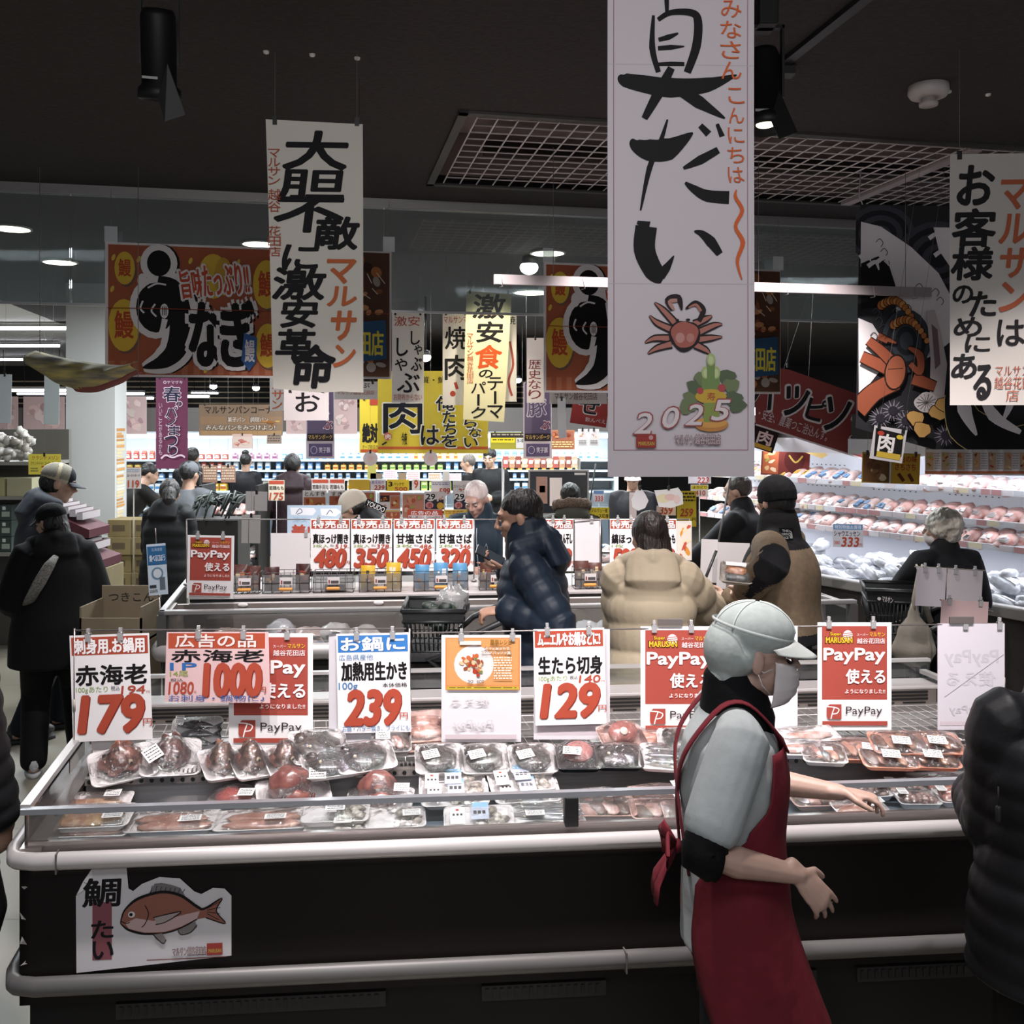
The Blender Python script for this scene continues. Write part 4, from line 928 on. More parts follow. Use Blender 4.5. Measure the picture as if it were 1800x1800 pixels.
# ---------------- hanging banners ----------------
CREAM='#d3ccc0'; PAPER='#c9c2c2'; OR='#c05a30'
s=Sheet(1068,-190,1328,838,2.27,'#bdb3b6')
s.frame(1078,-180,1317,792,1.6,'#94717a')
for y in (112,498): s.rect(1069,y,1327,y+1.2,'#aca4a6')
K='#191817'
for pts,w in (([(1149,26),(1147,83),(1158,126)],[5,11,9]),([(1157,34),(1180,21),(1217,21),(1228,36),(1225,80),(1209,126)],[8,10,13,15,16,13]),([(1158,69),(1176,64),(1193,57)],[7,10,3]),([(1157,84),(1180,82),(1204,80)],[8,9,2]),([(1156,112),(1180,111),(1204,111)],[6,8,7]),([(1171,-40),(1173,22)],[12,6]),([(1135,-12),(1215,-20)],[10,8]),
 ([(1089,132),(1098,140),(1133,147),(1180,153),(1245,147),(1297,129)],[5,24,31,35,26,2]),([(1181,118),(1157,164),(1133,208)],[13,19,11]),([(1188,152),(1230,178),(1276,206)],[18,23,3]),
 ([(1111,244),(1117,254),(1140,263),(1175,261),(1219,232)],[4,22,38,40,3]),([(1174,209),(1161,250),(1142,295),(1126,370)],[3,9,10,3]),([(1232,219),(1247,234)],[10,13]),([(1262,216),(1271,238)],[6,10]),([(1264,262),(1232,280),(1202,295)],[12,16,5]),([(1205,320),(1220,331),(1244,343),(1283,346)],[4,14,21,23]),
 ([(1120,391),(1142,396)],[6,14]),([(1136,398),(1133,440),(1150,478),(1166,490)],[38,38,34,18]),([(1160,484),(1172,470),(1185,449)],[20,14,1]),([(1221,406),(1234,410),(1250,424),(1266,446)],[3,12,19,12])):
    s.stroke(pts,w,K)
for i,c in enumerate('みなさん'): s.text(c,1268,-2+i*36,1305,29+i*36,OR,.012,-.1)
for i,c in enumerate('こんにちは'): s.text(c,1281,152+i*35,1309,180+i*35,OR,.01,-.15)
s.stroke([(1296,332),(1294,345),(1306,369),(1294,397),(1307,425),(1297,458),(1305,491)],[2,6,7,6,8,6,2],OR)
# crab
for pts in ([(1188,570),(1165,545),(1150,532)],[(1182,580),(1155,568),(1141,555)],[(1178,595),(1150,595),(1133,603)],[(1180,605),(1155,612),(1138,622)],[(1220,570),(1242,560),(1252,555)],[(1226,585),(1255,572),(1270,570)],[(1226,597),(1250,594),(1270,592)],[(1222,606),(1240,615),(1248,622)]):
    s.stroke(pts,[16,13,3],'#2a2324'); s.stroke(pts,[10,7,1],'#a06a5f')
s.stroke([(1182,545),(1174,528),(1192,524),(1198,545)],[8,12,12,3],'#2a2324'); s.stroke([(1184,545),(1177,531),(1190,528)],[4,8,6],'#a87a70'); s.stroke([(1205,543),(1222,533),(1236,545),(1228,565)],[3,10,10,8],'#2a2324'); s.stroke([(1210,541),(1223,536),(1232,547)],[2,5,5],'#a06a5f')
s.ell(1203,590,28,27,'#2a2324',0,24,.05); s.ell(1203,588,24,23,'#9a5a50',0,24,.05); s.ell(1195,594,8,9,'#b08078'); s.ell(1213,594,7,8,'#aa766c'); s.ell(1190,563,3,2.5,'#2a2324'); s.ell(1209,562,4,2,'#2a2324')
# pine and bamboo new year ornament, year, shop name
for i,(x,y) in enumerate(((1215,700),(1222,680),(1235,665),(1278,662),(1285,678),(1290,700),(1208,715),(1296,712))): s.ell(x,y,15,13,'#55604a' if i%2 else '#6b7455',0,12,.15)
for x,y,h in ((1240,655,50),(1258,655,50),(1249,632,70)): s.rect(x-7,y,x+7,y+h,'#6e8250'); s.ell(x,y,7.5,11,'#9aa86f'); s.ell(x,y+1,4.5,7.5,'#b3ba8c')
s.ell(1249,697,28,13,'#b8963f'); s.text('寿',1242,690,1257,704,'#9a4a3a',.02); s.ell(1230,687,6,6,'#a34a4a'); s.ell(1268,682,7,7,'#a34a4a'); s.ell(1250,746,30,13,'#b07a45'); s.ell(1250,743,28,9,'#c49050'); s.rect(1236,708,1264,742,'#7f8a4c')
for c,x,y in (('2',1118,726),('0',1164,716),('2',1208,711),('5',1253,703)): s.text(c,x,y,x+28,y+36,'#c9bcbc',.03,.25,out=('#8f4f4f',2.2,.03))
s.rect(1117,763,1152,787,'#8f3b35'); s.text('MARUSAN',1121,776,1149,783,'#b59a4a',.03); s.ell(1143,769,4,4,'#b98a88')
s.text('マルサン越谷花田店',1186,764,1265,781,'#b0a0a2',.02,out=('#7f5f62',1.2,.03))
s.place('brush_banner','huge white hanging banner brushed with sea bream characters, a crab and 2025','banner',yaw=2,bend=.008,strings=(1085,1310))
s=Sheet(468,211,637,690,3.6,CREAM,outline=[(468,211),(637,217),(638,690),(600,688),(560,690),(481,683)])
for c,x0,y0,x1,y1 in (('大',500,230,612,298),('胆',490,298,606,350),('不',482,346,604,408),('敵',554,380,630,438),('に',497,430,560,474),('激',481,470,572,527),('安',495,526,558,576),('革',487,579,553,632),('命',513,606,588,682)): s.text(c,x0,y0,x1,y1,INK,.062,.12)
for c,x0,y0,x1,y1 in (('マ',573,455,624,498),('ル',576,503,627,538),('サ',581,546,625,598),('ン',587,606,624,645)): s.text(c,x0,y0,x1,y1,'#b8623a',.055,.1)
s.vtext('マルサン',472,262,493,326,'#a8503a',.01); s.vtext('越谷',472,332,494,374,'#a8503a',.01); s.vtext('花田店',472,397,494,452,'#a8503a',.01)
s.place('brush_banner','cream banner with nine bold black brushed characters, hung on two clips over the counter','banner',yaw=3,bend=.012,strings=(484,627))
s=Sheet(1672,270,1836,712,3.55,'#aaa49e')
for c,x0,y0,x1,y1 in (('お',1686,290,1748,360),('客',1677,366,1752,433),('様',1675,433,1747,492),('の',1677,501,1712,533),('た',1706,512,1752,556),('め',1679,557,1727,592),('に',1698,590,1741,619),('あ',1675,622,1718,666),('る',1713,641,1743,703)): s.text(c,x0,y0,x1,y1,INK,.058,.08)
for i,c in enumerate('マルサン'): s.text(c,1758,316+i*60,1808,368+i*60,'#9a5138',.05,.1)
s.text('は',1753,562,1800,608,INK,.03); s.text('マルサン',1750,643,1808,660,'#96503f',.01); s.text('越谷花田',1748,662,1810,684,'#96503f',.01); s.text('店',1768,685,1790,705,'#96503f',.01)
s.place('brush_banner','cream brushed banner hanging before the sea life wave banner at the picture edge','banner',yaw=-3,bend=.01,strings=(1688,1822))
s=Sheet(817,512,899,740,7.6,'#ded4ad',outline=[(820,512),(900,516),(886,742),(814,737)])
for c,x0,y0,x1,y1,k in (('激',832,517,888,560,INK),('安',838,565,884,602,INK),('食',835,606,882,648,'#c55226'),('の',842,650,866,664,INK)): s.text(c,x0,y0,x1,y1,k,.045,.1)
s.vtext('テーマ',857,662,884,736,INK,.02); s.vtext('パーク',828,670,854,736,INK,.02); s.vtext('マルサン越谷花田店',821,586,832,674,'#c0592f',.01)
s.place('brush_banner','bright cream spotlit banner with one orange character behind the glass curtain','banner',yaw=4,bend=.012,strings=(826,893))
# orange eel banners on the glass
def eel(x0,x1,y0,label,k):
    xc=(x0+x1)/2; D=BL(xc).y-.07; ys=k
    X=lambda x:x0+(x-200)*(x1-x0)/487.; Y=lambda y:y0+(y-433)*ys
    s=Sheet(x0,y0,x1,Y(668),D,'#d0c8c6'); b=(lambda a,c:s.rect(X(a[0]),Y(a[1]),X(a[2]),Y(a[3]),c))
    b((205,437,570,664),'#9a5439')
    for i in range(18): b((205+i*20,640,215+i*20,664),'#a5664c')
    def P(pts,w,c): s.stroke([(X(x),Y(y)) for x,y in pts],[q*ys for q in w] if isinstance(w,list) else w*ys,c)
    def E(x,y,rx,ry,c,rot=0): s.ell(X(x),Y(y),rx*ys,ry*ys,c,rot)
    def Tx(t,a,c,bb=.02,**q): s.text(t,X(a[0]),Y(a[1]),X(a[2]),Y(a[3]),c,bb,**q)
    for x,y,rx,ry in ((232,478,17,29),(231,578,26,46),(468,500,24,44),(470,610,22,40)): E(x+3,y+4,rx,ry,'#6d5248'); E(x,y,rx,ry,'#c9a63c'); Tx('鰻',(x-rx*.6,y-ry*.55,x+rx*.6,y+ry*.5),'#a6452a',.03)
    E(378,488,26,40,'#c9a63c'); E(395,488,16,34,'#b8923a')
    for x,y in ((214,460),(255,462),(212,515),(340,462),(420,462),(330,645),(410,640),(365,655)): E(x,y,3,6,'#cdb04a',20)
    wt='#d5cfcd'; bk='#171414'
    for o,c in ((0,bk),(1,wt),(2,bk)):
        dx=4 if o==0 else 0; q=(11,11,0)[o]
        E(288+dx,468,20+q,23+q,c); E(283+dx,546,33+q,44+q,c); P([(285+dx,505),(312+dx,515),(324+dx,565),(318+dx,615),(296+dx,640),(262+dx,652)],[30+q*2,34+q*2,38+q*2,36+q*2,26+q*2,3+q],c)
    for g_,a_ in (('な',(338,535,392,648)),('ぎ',(390,530,446,648))): Tx(g_,(a_[0]+3,a_[1]+2,a_[2]+6,a_[3]+4),bk,.15); Tx(g_,(a_[0]-4,a_[1]-4,a_[2]+4,a_[3]+4),wt,.15); Tx(g_,a_,bk,.06)
    P([(298,566),(292,590),(280,600)],[10,8,3],wt); P([(262,535),(258,548),(264,556)],3,wt); P([(282,540),(276,552),(284,562)],3,wt); E(297,552,7,13,wt); E(261,500,8,13,wt); P([(270,512),(285,504),(300,506)],3,wt)
    for q in (-3,0,3): P([(297+q,544),(297+q,560)],1.2,bk)
    Tx('旨味',(324,478,362,528),'#b04a30',.03,out=(wt,3,.06),rot=-8); Tx('たっぷり!!',(360,466,438,522),'#b04a30',.03,out=(wt,3,.06),rot=-6)
    s.poly([(X(430),Y(588)),(X(452),Y(596)),(X(450),Y(640)),(X(438),Y(656)),(X(425),Y(636))],'#35588c'); Tx('鰻',(431,600,448,640),wt,.02)
    rnd=random.Random(4); s.rect(X(570),Y(437),X(683),Y(664),'#4d3426')
    for i in range(46): x=rnd.uniform(585,670); y=rnd.uniform(450,650); E(x,y,rnd.uniform(4,12),rnd.uniform(4,11),rnd.choice(('#7a4a2c','#9a6238','#b07a52','#33221a','#8f877e')),rnd.uniform(0,90))
    for i in range(12): x=rnd.uniform(590,660); y=rnd.uniform(460,640); P([(x,y),(x+rnd.uniform(4,16),y+rnd.uniform(8,20))],1.5,'#c9b8a4')
    s.poly([(X(600),Y(568)),(X(676),Y(560)),(X(678),Y(632)),(X(600),Y(640))],'#2b4a66'); Tx('花田店',(606,580,672,626),'#c9b840',.03)
    for y in (548,): b((205,y,683,y+1.2),'#8a3d28')
    s.clipit=True; o=s.place('printed_banner',label,'banner',yaw=11.3)
    for x in (X(205),X(678)):
        c=MB(); u=(x-s.xc)*s.k; c.box((u-.02,-.002,-.0),(u+.05,.004,.09),clear('#dfe3e6',.1,.3,.5)); c.tube([(u+.015,.002,.05),(u+.015,.002,CEIL-o.location.z-.03)],.001,M('#77706c',.5),4); c.build('tape_tab',o)
eel(200,687,434,'orange and black eel banner beside the tall cream banner, fish photo at its end',.98)
eel(950,1388,468,'orange and black eel banner behind the huge sea bream banner',.95)
# white rod
t=thing('banner_rod','long thin white rod hanging across the shop before the second eel banner','rod',W(1270,503,5.0),math.atan(.2))
mb=MB(); mb.box((-1.2,-.012,-.024),(1.2,.012,.024),M('#8d8383',.6)); mb.build('bar',t)
for u in (-1.17,-.75,-.1,.35,.85,1.1): mb=MB(); mb.tube([(u,-.014,.02),(u+.01,-.014,-.035),(u,.014,-.035)],.003,M('#9a9090',.5),5); mb.build('hook',t)
for u in (-.9,.2,1.05): mb=MB(); mb.tube([(u,0,.02),(u,0,CEIL-t.location.z)],.0015,M('#6b6463',.5),4); mb.build('string',t)
# sea life cloth banner
s=Sheet(1500,362,1836,790,5.3,'#2a2a2c',outline=[(1508,362),(1836,362),(1836,790),(1640,790),(1500,752)]); s.clipit=True
GW='#d3cdcd'
for r in range(5): s.ell(1545,412,62-r*11,50-r*9,('#3c3b42','#232226')[r%2]); 
for r in range(6): s.ell(1650,455,78-r*12,66-r*10,('#3c3b42','#232226')[r%2])
s.poly([(1509,392),(1545,400),(1600,435),(1650,480),(1672,520),(1672,600),(1640,625),(1600,640),(1575,600),(1572,515),(1540,495),(1509,470)],GW)
s.poly([(1505,560),(1530,570),(1550,600),(1545,650),(1505,700)],GW); s.poly([(1670,400),(1640,400),(1650,440),(1672,470)],GW)
rnd=random.Random(8)
for i in range(34):
    x=rnd.uniform(1515,1660); y=rnd.uniform(415,610)
    if y<400+(x-1509)*.8 and x>1530: continue
    s.stroke([(x,y),(x+7,y-6),(x+13,y+1),(x+9,y+8)],1.3,'#4b474c')
s.poly([(1509,465),(1540,452),(1560,470),(1570,500),(1575,520),(1560,540),(1509,545)],'#18181a')
for x,y in ((1520,455),(1535,470),(1552,462),(1645,420),(1655,450)): s.stroke([(x-14,y),(x,y-8),(x+6,y+6)],[8,7,2],GW)
for r in range(5): s.ell(1590,600,44-r*8,56-r*10,('#3a4046','#26282c')[r%2])
for dx,dy in ((0,0),(22,34)):
    for i in range(12):
        a=i/11; x=1546+dx*.6+58*a+dx*.4; y=538+dy+30*a*a-14*math.sin(a*3); s.ell(x,y,9-3*a,10-4*a,'#3a2418',30); s.ell(x-.5,y-.5,7-2.6*a,8.4-3.4*a,'#c08448' if i%2 else '#a86638',30)
s.poly([(1625,548),(1640,545),(1650,580),(1662,640),(1655,710),(1640,730),(1630,700),(1632,630)],'#b3a8a6'); s.poly([(1634,570),(1645,580),(1650,640),(1640,650)],'#6e5d60')
OC='#8c4c36'; OB='#2a1a14'
for pts,w in (([(1570,655),(1535,640),(1508,628)],[24,20,18]),([(1575,650),(1545,620),(1520,600)],[20,18,14]),([(1570,670),(1530,690),(1500,720)],[30,30,34]),([(1600,665),(1640,680)],[22,16]),([(1595,640),(1612,655),(1612,625),(1592,612)],[9,11,14,4]),([(1555,600),(1538,592),(1570,604)],[10,12,3])):
    s.stroke(pts,[q+4 for q in w],OB); s.stroke(pts,w,OC)
s.ell(1568,655,20,32,OB,10); s.ell(1568,655,17.5,29,'#96573f',10); s.stroke([(1555,650),(1582,648)],1.2,OB)
for x,y in ((1540,735),(1562,722),(1585,740),(1655,765)):
    for i in range(26): a=2*PI*i/26; s.stroke([(x,y),(x+21*math.cos(a),y+19*math.sin(a))],[4,.6],'#3a3640' if i%2 else '#7f7a80')
    s.ell(x,y,9,8,'#2c2830')
s.ell(1620,708,21,18,'#b5adab',0,20,.06)
for i in range(14): a=2*PI*i/14; s.stroke([(1620,708),(1620+18*math.cos(a),708+15*math.sin(a))],.9,'#5a5556')
for x,y in ((1600,735),(1640,725),(1652,712),(1612,755)): s.ell(x,y,17,14,OB,20,12,.1); s.ell(x,y,15.5,12.5,'#b08a50',20,12,.1)
for c,a in (('#a59560',11),('#171719',8)): s.stroke([(1672,690),(1690,745),(1735,770),(1780,780),(1836,770)],[30+a,60+a,60+a,50+a,60+a],c)
for pts,w in (([(1682,665),(1688,720),(1710,765)],[12,26,4]),([(1715,680),(1740,730),(1790,760)],[8,22,8]),([(1740,690),(1770,705),(1760,735)],[16,16,6]),([(1790,680),(1830,700)],[20,24]),([(1800,740),(1834,755)],[14,20])): s.stroke(pts,w,'#d6d0d2')
o=s.place('cloth_banner','dark cloth banner of waves, prawns, an orange crab, squid and sea urchins','banner',yaw=4,bend=.01)
for x in (1512,1800): c=MB(); u=(x-s.xc)*s.k; c.tube([(u,0,-.0),(u-.02,0,.05),(u-.01,0,CEIL-o.location.z)],.004,M('#9a9294',.4),6); c.build('hook',o)
# small helper for flat printed things
def S(x0,y0,x1,y1,D,bg,name,label,cat,els,grp=None,**k):
    sh={q:k.pop(q) for q in ('outline','border') if q in k}; s=Sheet(x0,y0,x1,y1,D,bg,**sh)
    for e in els:
        f=e[0]
        if f=='r': s.rect(*e[1:])
        elif f=='t': s.text(*e[1:6],e[6],e[7] if len(e)>7 else .02,**(e[8] if len(e)>8 else {}))
        elif f=='v': s.vtext(*e[1:6],e[6],e[7] if len(e)>7 else .02,**(e[8] if len(e)>8 else {}))
        elif f=='e': s.ell(*e[1:])
        elif f=='s': s.stroke(*e[1:])
        elif f=='b': s.bars(*e[1:])
        elif f=='d': s.dish(*e[1:])
        elif f=='p': s.poly(*e[1:])
    return s.place(name,label,cat,grp,**k)
FOOD=('#b9683a','#c98a52','#a8483a','#d0a878','#8f9a4a','#d6c0a0','#7a3a28')
# red slanting banner by the meat wall
S(1328,641,1562,815,7.1,'#743634','cloth_banner','slanting dark red banner with white edged black lettering above the meat wall','banner',
  [('s',[(1328,746),(1540,814)],3,'#b9b0b0')]+[('t',c,x,y,x+w,y+h,INK,.04,dict(rot=17,out=('#b9afaf',3,.05))) for c,x,y,w,h in (('ハ',1322,668,40,50),('ッ',1376,678,42,56),('ピ',1418,700,34,40),('ソ',1446,700,44,60),('ナ',1496,722,40,56))]+[('t','・安全、農薬つこ治込んす。',1330,737,1458,756,'#b9afaf',.012,dict(rot=19)),('r',1500,782,1536,793,'#b9afaf'),('t','国産・信頼',1502,784,1534,791,'#7f302e',.02,dict(rot=8))],
  outline=[(1328,641),(1388,650),(1562,712),(1562,815),(1540,815),(1328,746)],strings=(1332,1385))
S(1537,752,1595,811,5.1,'#b5b0b0','poster','small black meat poster tilted under the wave banner','poster',[('p',[(1540,756),(1590,760),(1592,800),(1544,806)],'#1b1a19'),('t','肉',1548,764,1576,796,'#d0cbc8',.05),('e',1550,764,6,4,'#a03a30'),('r',1548,796,1590,806,'#b59a3a'),('e',1584,766,6,4,'#c0a83a')],roll=9,strings=(1545,1588))
S(1326,750,1372,792,7.6,'#1d1b1a','poster','black meat poster half behind the huge banner edge','poster',[('t','肉',1338,758,1364,782,'#c9c4c0',.05),('r',1334,783,1368,790,'#b59a3a')],roll=18,strings=(1345,))
S(1330,742,1452,806,7.7,'#a58a56','cloth_banner','crumpled tan cloth hanging behind the slanting red banner','cloth',[],outline=[(1330,745),(1380,755),(1440,785),(1455,800),(1445,806),(1400,790),(1330,762)],strings=(1340,))
S(1516,796,1618,850,6.3,'#a8853a','poster','yellow mustard food banner hanging in front of the meat shelves','poster',[('d',1518,800,1565,848,('#5a3a2a','#7a5a3a','#c9b898'),10,3,'#6b4c2c'),('r',1567,797,1617,850,'#b8912f'),('t','明治の味',1572,800,1612,812,'#8f2f20',.03),('t','さちさち',1574,814,1610,826,'#8f2f20',.03),('s',[(1580,832),(1590,845)],6,'#5a2a1a'),('s',[(1598,832),(1606,845)],6,'#5a2a1a'),('r',1564,797,1567,850,'#c9c2c0')],roll=2,strings=(1525,1610))
S(1340,780,1425,836,7.9,'#6a2f2a','poster','dark red seafood poster behind the beanie man','poster',[('d',1342,782,1370,834,FOOD,10,5,'#a85a3a'),('e',1398,808,18,22,'#4d201e'),('s',[(1388,800),(1400,812),(1412,800)],3,'#b59a4a')],roll=3,strings=(1350,1415))
# recipe cards along the canopy of the meat wall
for i in range(7):
    x=1627+i*27.5; p=on_line(mw(V((0,.16,0))),MD,x+13)
    S(x,786+i*.4,x+26.5,834+i*.4,p.y-.02,'#c9c6c6','recipe_card','recipe card with a dish photo clipped in the row on the meat wall canopy','card',[('b',x+2,788,x+25,792,'#6a6664',1,i),('d',x+2,795,x+14,826,FOOD,6,i,'#b59a80'),('b',x+15,796,x+25,826,'#8f8b89',7,i),('r',x,828,x+26.5,833,'#b0694a')],'recipe cards on the meat wall canopy',yaw=-30)
S(1465,921,1516,962,6.55,'#c6c8d0','price_card','blue headed 333 yen price card in front of the meat shelves','price card',[('r',1466,922,1515,931,'#5d8fc0'),('t','特別特価お買得',1468,923,1513,930,'#dfe3ea',.02),('t','シャウエッセン',1467,933,1511,943,INK,.02),('t','380',1467,951,1477,957,'#b85048',.02),('t','333',1480,944,1509,961,RED,.05,dict(sh=.1)),('t','円',1510,955,1514,960,RED)],yaw=-10)
# ---------------- clip rails with price signs ----------------
DS=lambda x,v=.62:on_line(f1((0,v,0)),UF,x).y
t=thing('sign_rail','thin steel rail on three posts holding the clipped price signs over the counter','sign stand')
m=M('#8f8785',.35,.7)
for x in (131,720,1764):
    mb=MB(); p=W(x,1105,DS(x)+.012); q=V((p.x,p.y,RK)); mb.tube([p,q],.0038,m,6); mb.tube([q+V((0,0,.17)),q+V((0,0,.21))],.0065,M('#a9a29a',.5),8); mb.build('post',t)
for xa,ya,xb,yb in ((131,1108,714,1105),(725,1113,1072,1106),(1072,1106,1764,1096)):
    mb=MB(); mb.tube([W(xa,ya,DS(xa)+.012),W(xb,yb,DS(xb)+.012)],.0028,m,6); mb.build('wire',t)
for x,y in ((1178,1094),(1690,1090)): mb=MB(); c=W(x,y,DS(x)); mb.box(c+V((-.045,-.004,-.012)),c+V((.045,.004,.012)),M('#5f5856',.5)); mb.build('grip',t)
t=thing('sign_rail','thin rail with posts holding price signs above the frozen food counter','sign stand'); DS2=lambda x:on_line(f2((0,.70,0)),UF,x).y
for x in (328,833,1055,1212):
    mb=MB(); p=W(x,913,DS2(x)+.012); mb.tube([p,V((p.x,p.y,1.126))],.004,m,6); mb.ell(V((p.x,p.y,1.135)),(.02,.02,.01),m,10,6); mb.build('post',t)
for a,b in ((328,833),(833,1212)): mb=MB(); mb.tube([W(a,913,DS2(a)+.012),W(b,913,DS2(b)+.012)],.003,m,6); mb.build('wire',t)
def pay(x0,y0,x1,y1,D,label,clips=(),roll=0):
    X=lambda u:x0+(x1-x0)*u; Y=lambda v:y0+(y1-y0)*v
    s=Sheet(x0,y0,x1,y1,D,BRT); PR='#a04a40'; s.rect(X(.06),Y(.035),X(.94),Y(.715),PR)
    T=lambda t,a,b,c,d,k,w=.02,**q:s.text(t,X(a),Y(b),X(c),Y(d),k,w,**q)
    s.ell(X(.41),Y(.12),(x1-x0)*.065,(y1-y0)*.048,'#e9dede'); 
    for i in range(3): s.stroke([(X(.35),Y(.105+i*.018)),(X(.47),Y(.095+i*.018))],(y1-y0)*.007,PR)
    T('Super',.17,.09,.32,.13,'#e0b832',.03,out=('#3a1a10',.8,.04)); T('MARUSAN',.11,.135,.47,.19,'#e0b832',.05,out=('#3a1a10',1,.05))
    T('スーパー',.53,.1,.68,.125,'#e9dede',.01); T('マルサン',.7,.09,.91,.13,'#e0b832',.02); T('越谷花田店',.53,.145,.91,.195,'#e9dede',.02)
    T('PayPay',.08,.235,.91,.385,'#f0eaea',.05); T('使える',.38,.43,.91,.565,'#f0eaea',.045); T('ようになりました!!',.37,.615,.91,.655,'#f0eaea',.02)
    c=[(X(.12)+a*(x1-x0)*.2,Y(.755)+b*(x1-x0)*.2) for a,b in ((.2,0),(1,0),(1,1),(.82,1),(.2,1),(.05,.95),(0,.8),(0,.2))]; s.poly(c,PR)
    w=(x1-x0)*.2; ox,oy=X(.12),Y(.755)
    s.stroke([(ox+w*.02,oy+w*.16),(ox+w*.5,oy+w*.2),(ox+w*.82,oy+w*.34),(ox+w*.7,oy+w*.6),(ox+w*.38,oy+w*.66)],w*.07,'#efe9e9'); s.stroke([(ox+w*.52,oy+w*.22),(ox+w*.38,oy+w*.6),(ox+w*.28,oy+w*1.0)],w*.07,'#efe9e9')
    T('PayPay',.38,.775,.87,.87,'#3a3436',.012); s.rect(X(.06),Y(.91),X(.94),Y(.95),PR)
    return s.place('poster',label,'poster',clips=clips,clipcol='clear',roll=roll)
def price(x0,y0,x1,y1,D,label,head,hc,name,unit,tax,num,foot='',bg=BRT,clips=(),roll=0,place='',numx=(.1,.9),nb=.085,full=True,origin=''):
    X=lambda u:x0+(x1-x0)*u; Y=lambda v:y0+(y1-y0)*v; s=Sheet(x0,y0,x1,y1,D,bg); T=lambda t,a,b,c,d,k,w=.02,**q:s.text(t,X(a),Y(b),X(c),Y(d),k,w,**q)
    s.rect(X(.02),Y(.02),X(.98),Y(.19),hc); T(head,.06,.035,.94,.178,'#efeaea',.055,shadow=('#7a3328' if hc==RED else '#2a4a7a',.8))
    T(name,.06,.285,.96,.475,INK,.05)
    if origin: T(origin,.03,.21,.5,.27,'#4a78a8',.01); T('100g',.02,.49,.28,.58,'#4a78a8',.02); T('本体価格',.62,.5,.96,.545,INK,.015)
    if unit: T(unit,.06,.485,.46,.55,'#7f9a4a',.008)
    if tax: T('税込',.5,.485,.61,.53,INK,.01); T(tax,.63,.487,.93,.565,RED,.04,sh=.12); T('円',.94,.54,.985,.56,RED)
    T(num,numx[0],.565,numx[1],.925,RED,nb,sh=.14,shadow=('#7a2a20',1.2)); T('円',numx[1]-.01,.80,numx[1]+.1,.87,RED,.02)
    if foot: T(foot,.06,.925,.98,.985,'#4a78a8',.008)
    return s.place('price_sign',label,'price sign',clips=clips,clipcol='clear',roll=roll)
price(122,1115,262,1302,DS(190),'white price sign reading 179 yen at the post end of the counter rail','刺身用.お鍋用',RED,'赤海老','100gあたり','194','179',clips=(155,212),roll=-2)
s=Sheet(158,1296,258,1328,DS(205)+.015,'#c9c4c2',outline=[(158,1290),(240,1290),(256,1302),(258,1310),(164,1328)]); s.place('paper_sheet','blank pale paper hanging out below the 179 yen sign','paper')
s=Sheet(290,1111,474,1236,DS(380)-.02,'#d6b5b5',outline=[(293,1111),(472,1111),(475,1236),(289,1234)]); T=s.text
s.rect(296,1113,466,1140,'#ad4f38'); T('広告の品',308,1115,450,1138,'#e6d6d2',.045,shadow=('#7a3328',1)); T('赤海老',301,1142,464,1164,INK,.045); T('1P',299,1165,346,1178,'#3568a8',.07); T('14尾',299,1179,331,1189,'#8a9a4a',.02); T('税込',300,1192,322,1198,INK,.01); T('1080',297,1198,341,1220,RED,.035,.08); T('円',342,1214,345,1218,RED)
T('1000',358,1165,460,1224,RED,.085,.05,shadow=('#7a2a20',1.3)); T('円',456,1207,468,1218,RED,.03); T('お刺身・鍋物に♪',297,1221,466,1233,'#3f5f9a',.008)
s.place('price_sign','pink price sign reading 1000 yen overlapping a red poster','price sign',clips=(349,428),clipcol='clear')
pay(402,1113,550,1315,DS(478)+.012,'red payment poster half behind the pink 1000 yen sign',clips=(505,))
S(578,1114,717,1318,DS(650)+.014,'#c6c2c6','plastic_sleeve','grey plastic sleeve edge behind the blue headed oyster sign','sleeve',[])
price(591,1113,719,1288,DS(655),'white price sign with blue heading reading 239 yen','お鍋に','#3a74b4','加熱用生かき','','','239','お鍋・バター焼き、フライにも',clips=(627,690),roll=-1.2,numx=(.12,.86),origin='広島県産他')
s=Sheet(776,1116,916,1304,DS(846),'#d3cfd2')
s.rect(783,1121,914,1213,'#c57f4a'); s.rect(786,1123,911,1205,'#c98f5a'); s.ell(833,1168,35,34,'#cfc9c8'); rnd=random.Random(6)
for i in range(40): a=rnd.uniform(0,6.3); q=rnd.uniform(0,22); s.ell(833+q*math.cos(a),1168+q*.95*math.sin(a),rnd.uniform(2,5),rnd.uniform(2,4),rnd.choice(('#b5603a','#8a4a30','#6f7a3a','#d8b08a','#a03a28')),rnd.uniform(0,90))
s.rect(808,1126,846,1133,'#cfc6c0'); s.text('タラとあさりで',852,1137,896,1142,'#efe6da',.02,out=('#5a3a20',.8,.03)); s.text('アクアパッツァ風',847,1144,898,1150,'#efe6da',.02,out=('#5a3a20',.8,.03)); s.bars(868,1154,900,1195,'#d8cfc0',9,3); s.text('簡単レシピ',862,1123,900,1133,'#7a5a20',.03); s.rect(786,1206,912,1211,'#b5a23a'); s.bars(790,1207,908,1210,'#6a5a28',1,4); s.text('30',822,1194,832,1200,'#6f6660',.02); s.text('600',838,1194,851,1200,'#6f6660',.02)
s.text('PayPay',797,1264,866,1284,'#c9c4c8',.015,mir=True); s.text('使える',793,1222,860,1238,'#ccc8cb',.015,mir=True); s.rect(783,1290,908,1298,'#c4b6ba')
s.place('recipe_sheet','white sheet with an orange seafood recipe picture in its top half','recipe sheet',clips=(811,901),clipcol='clear')
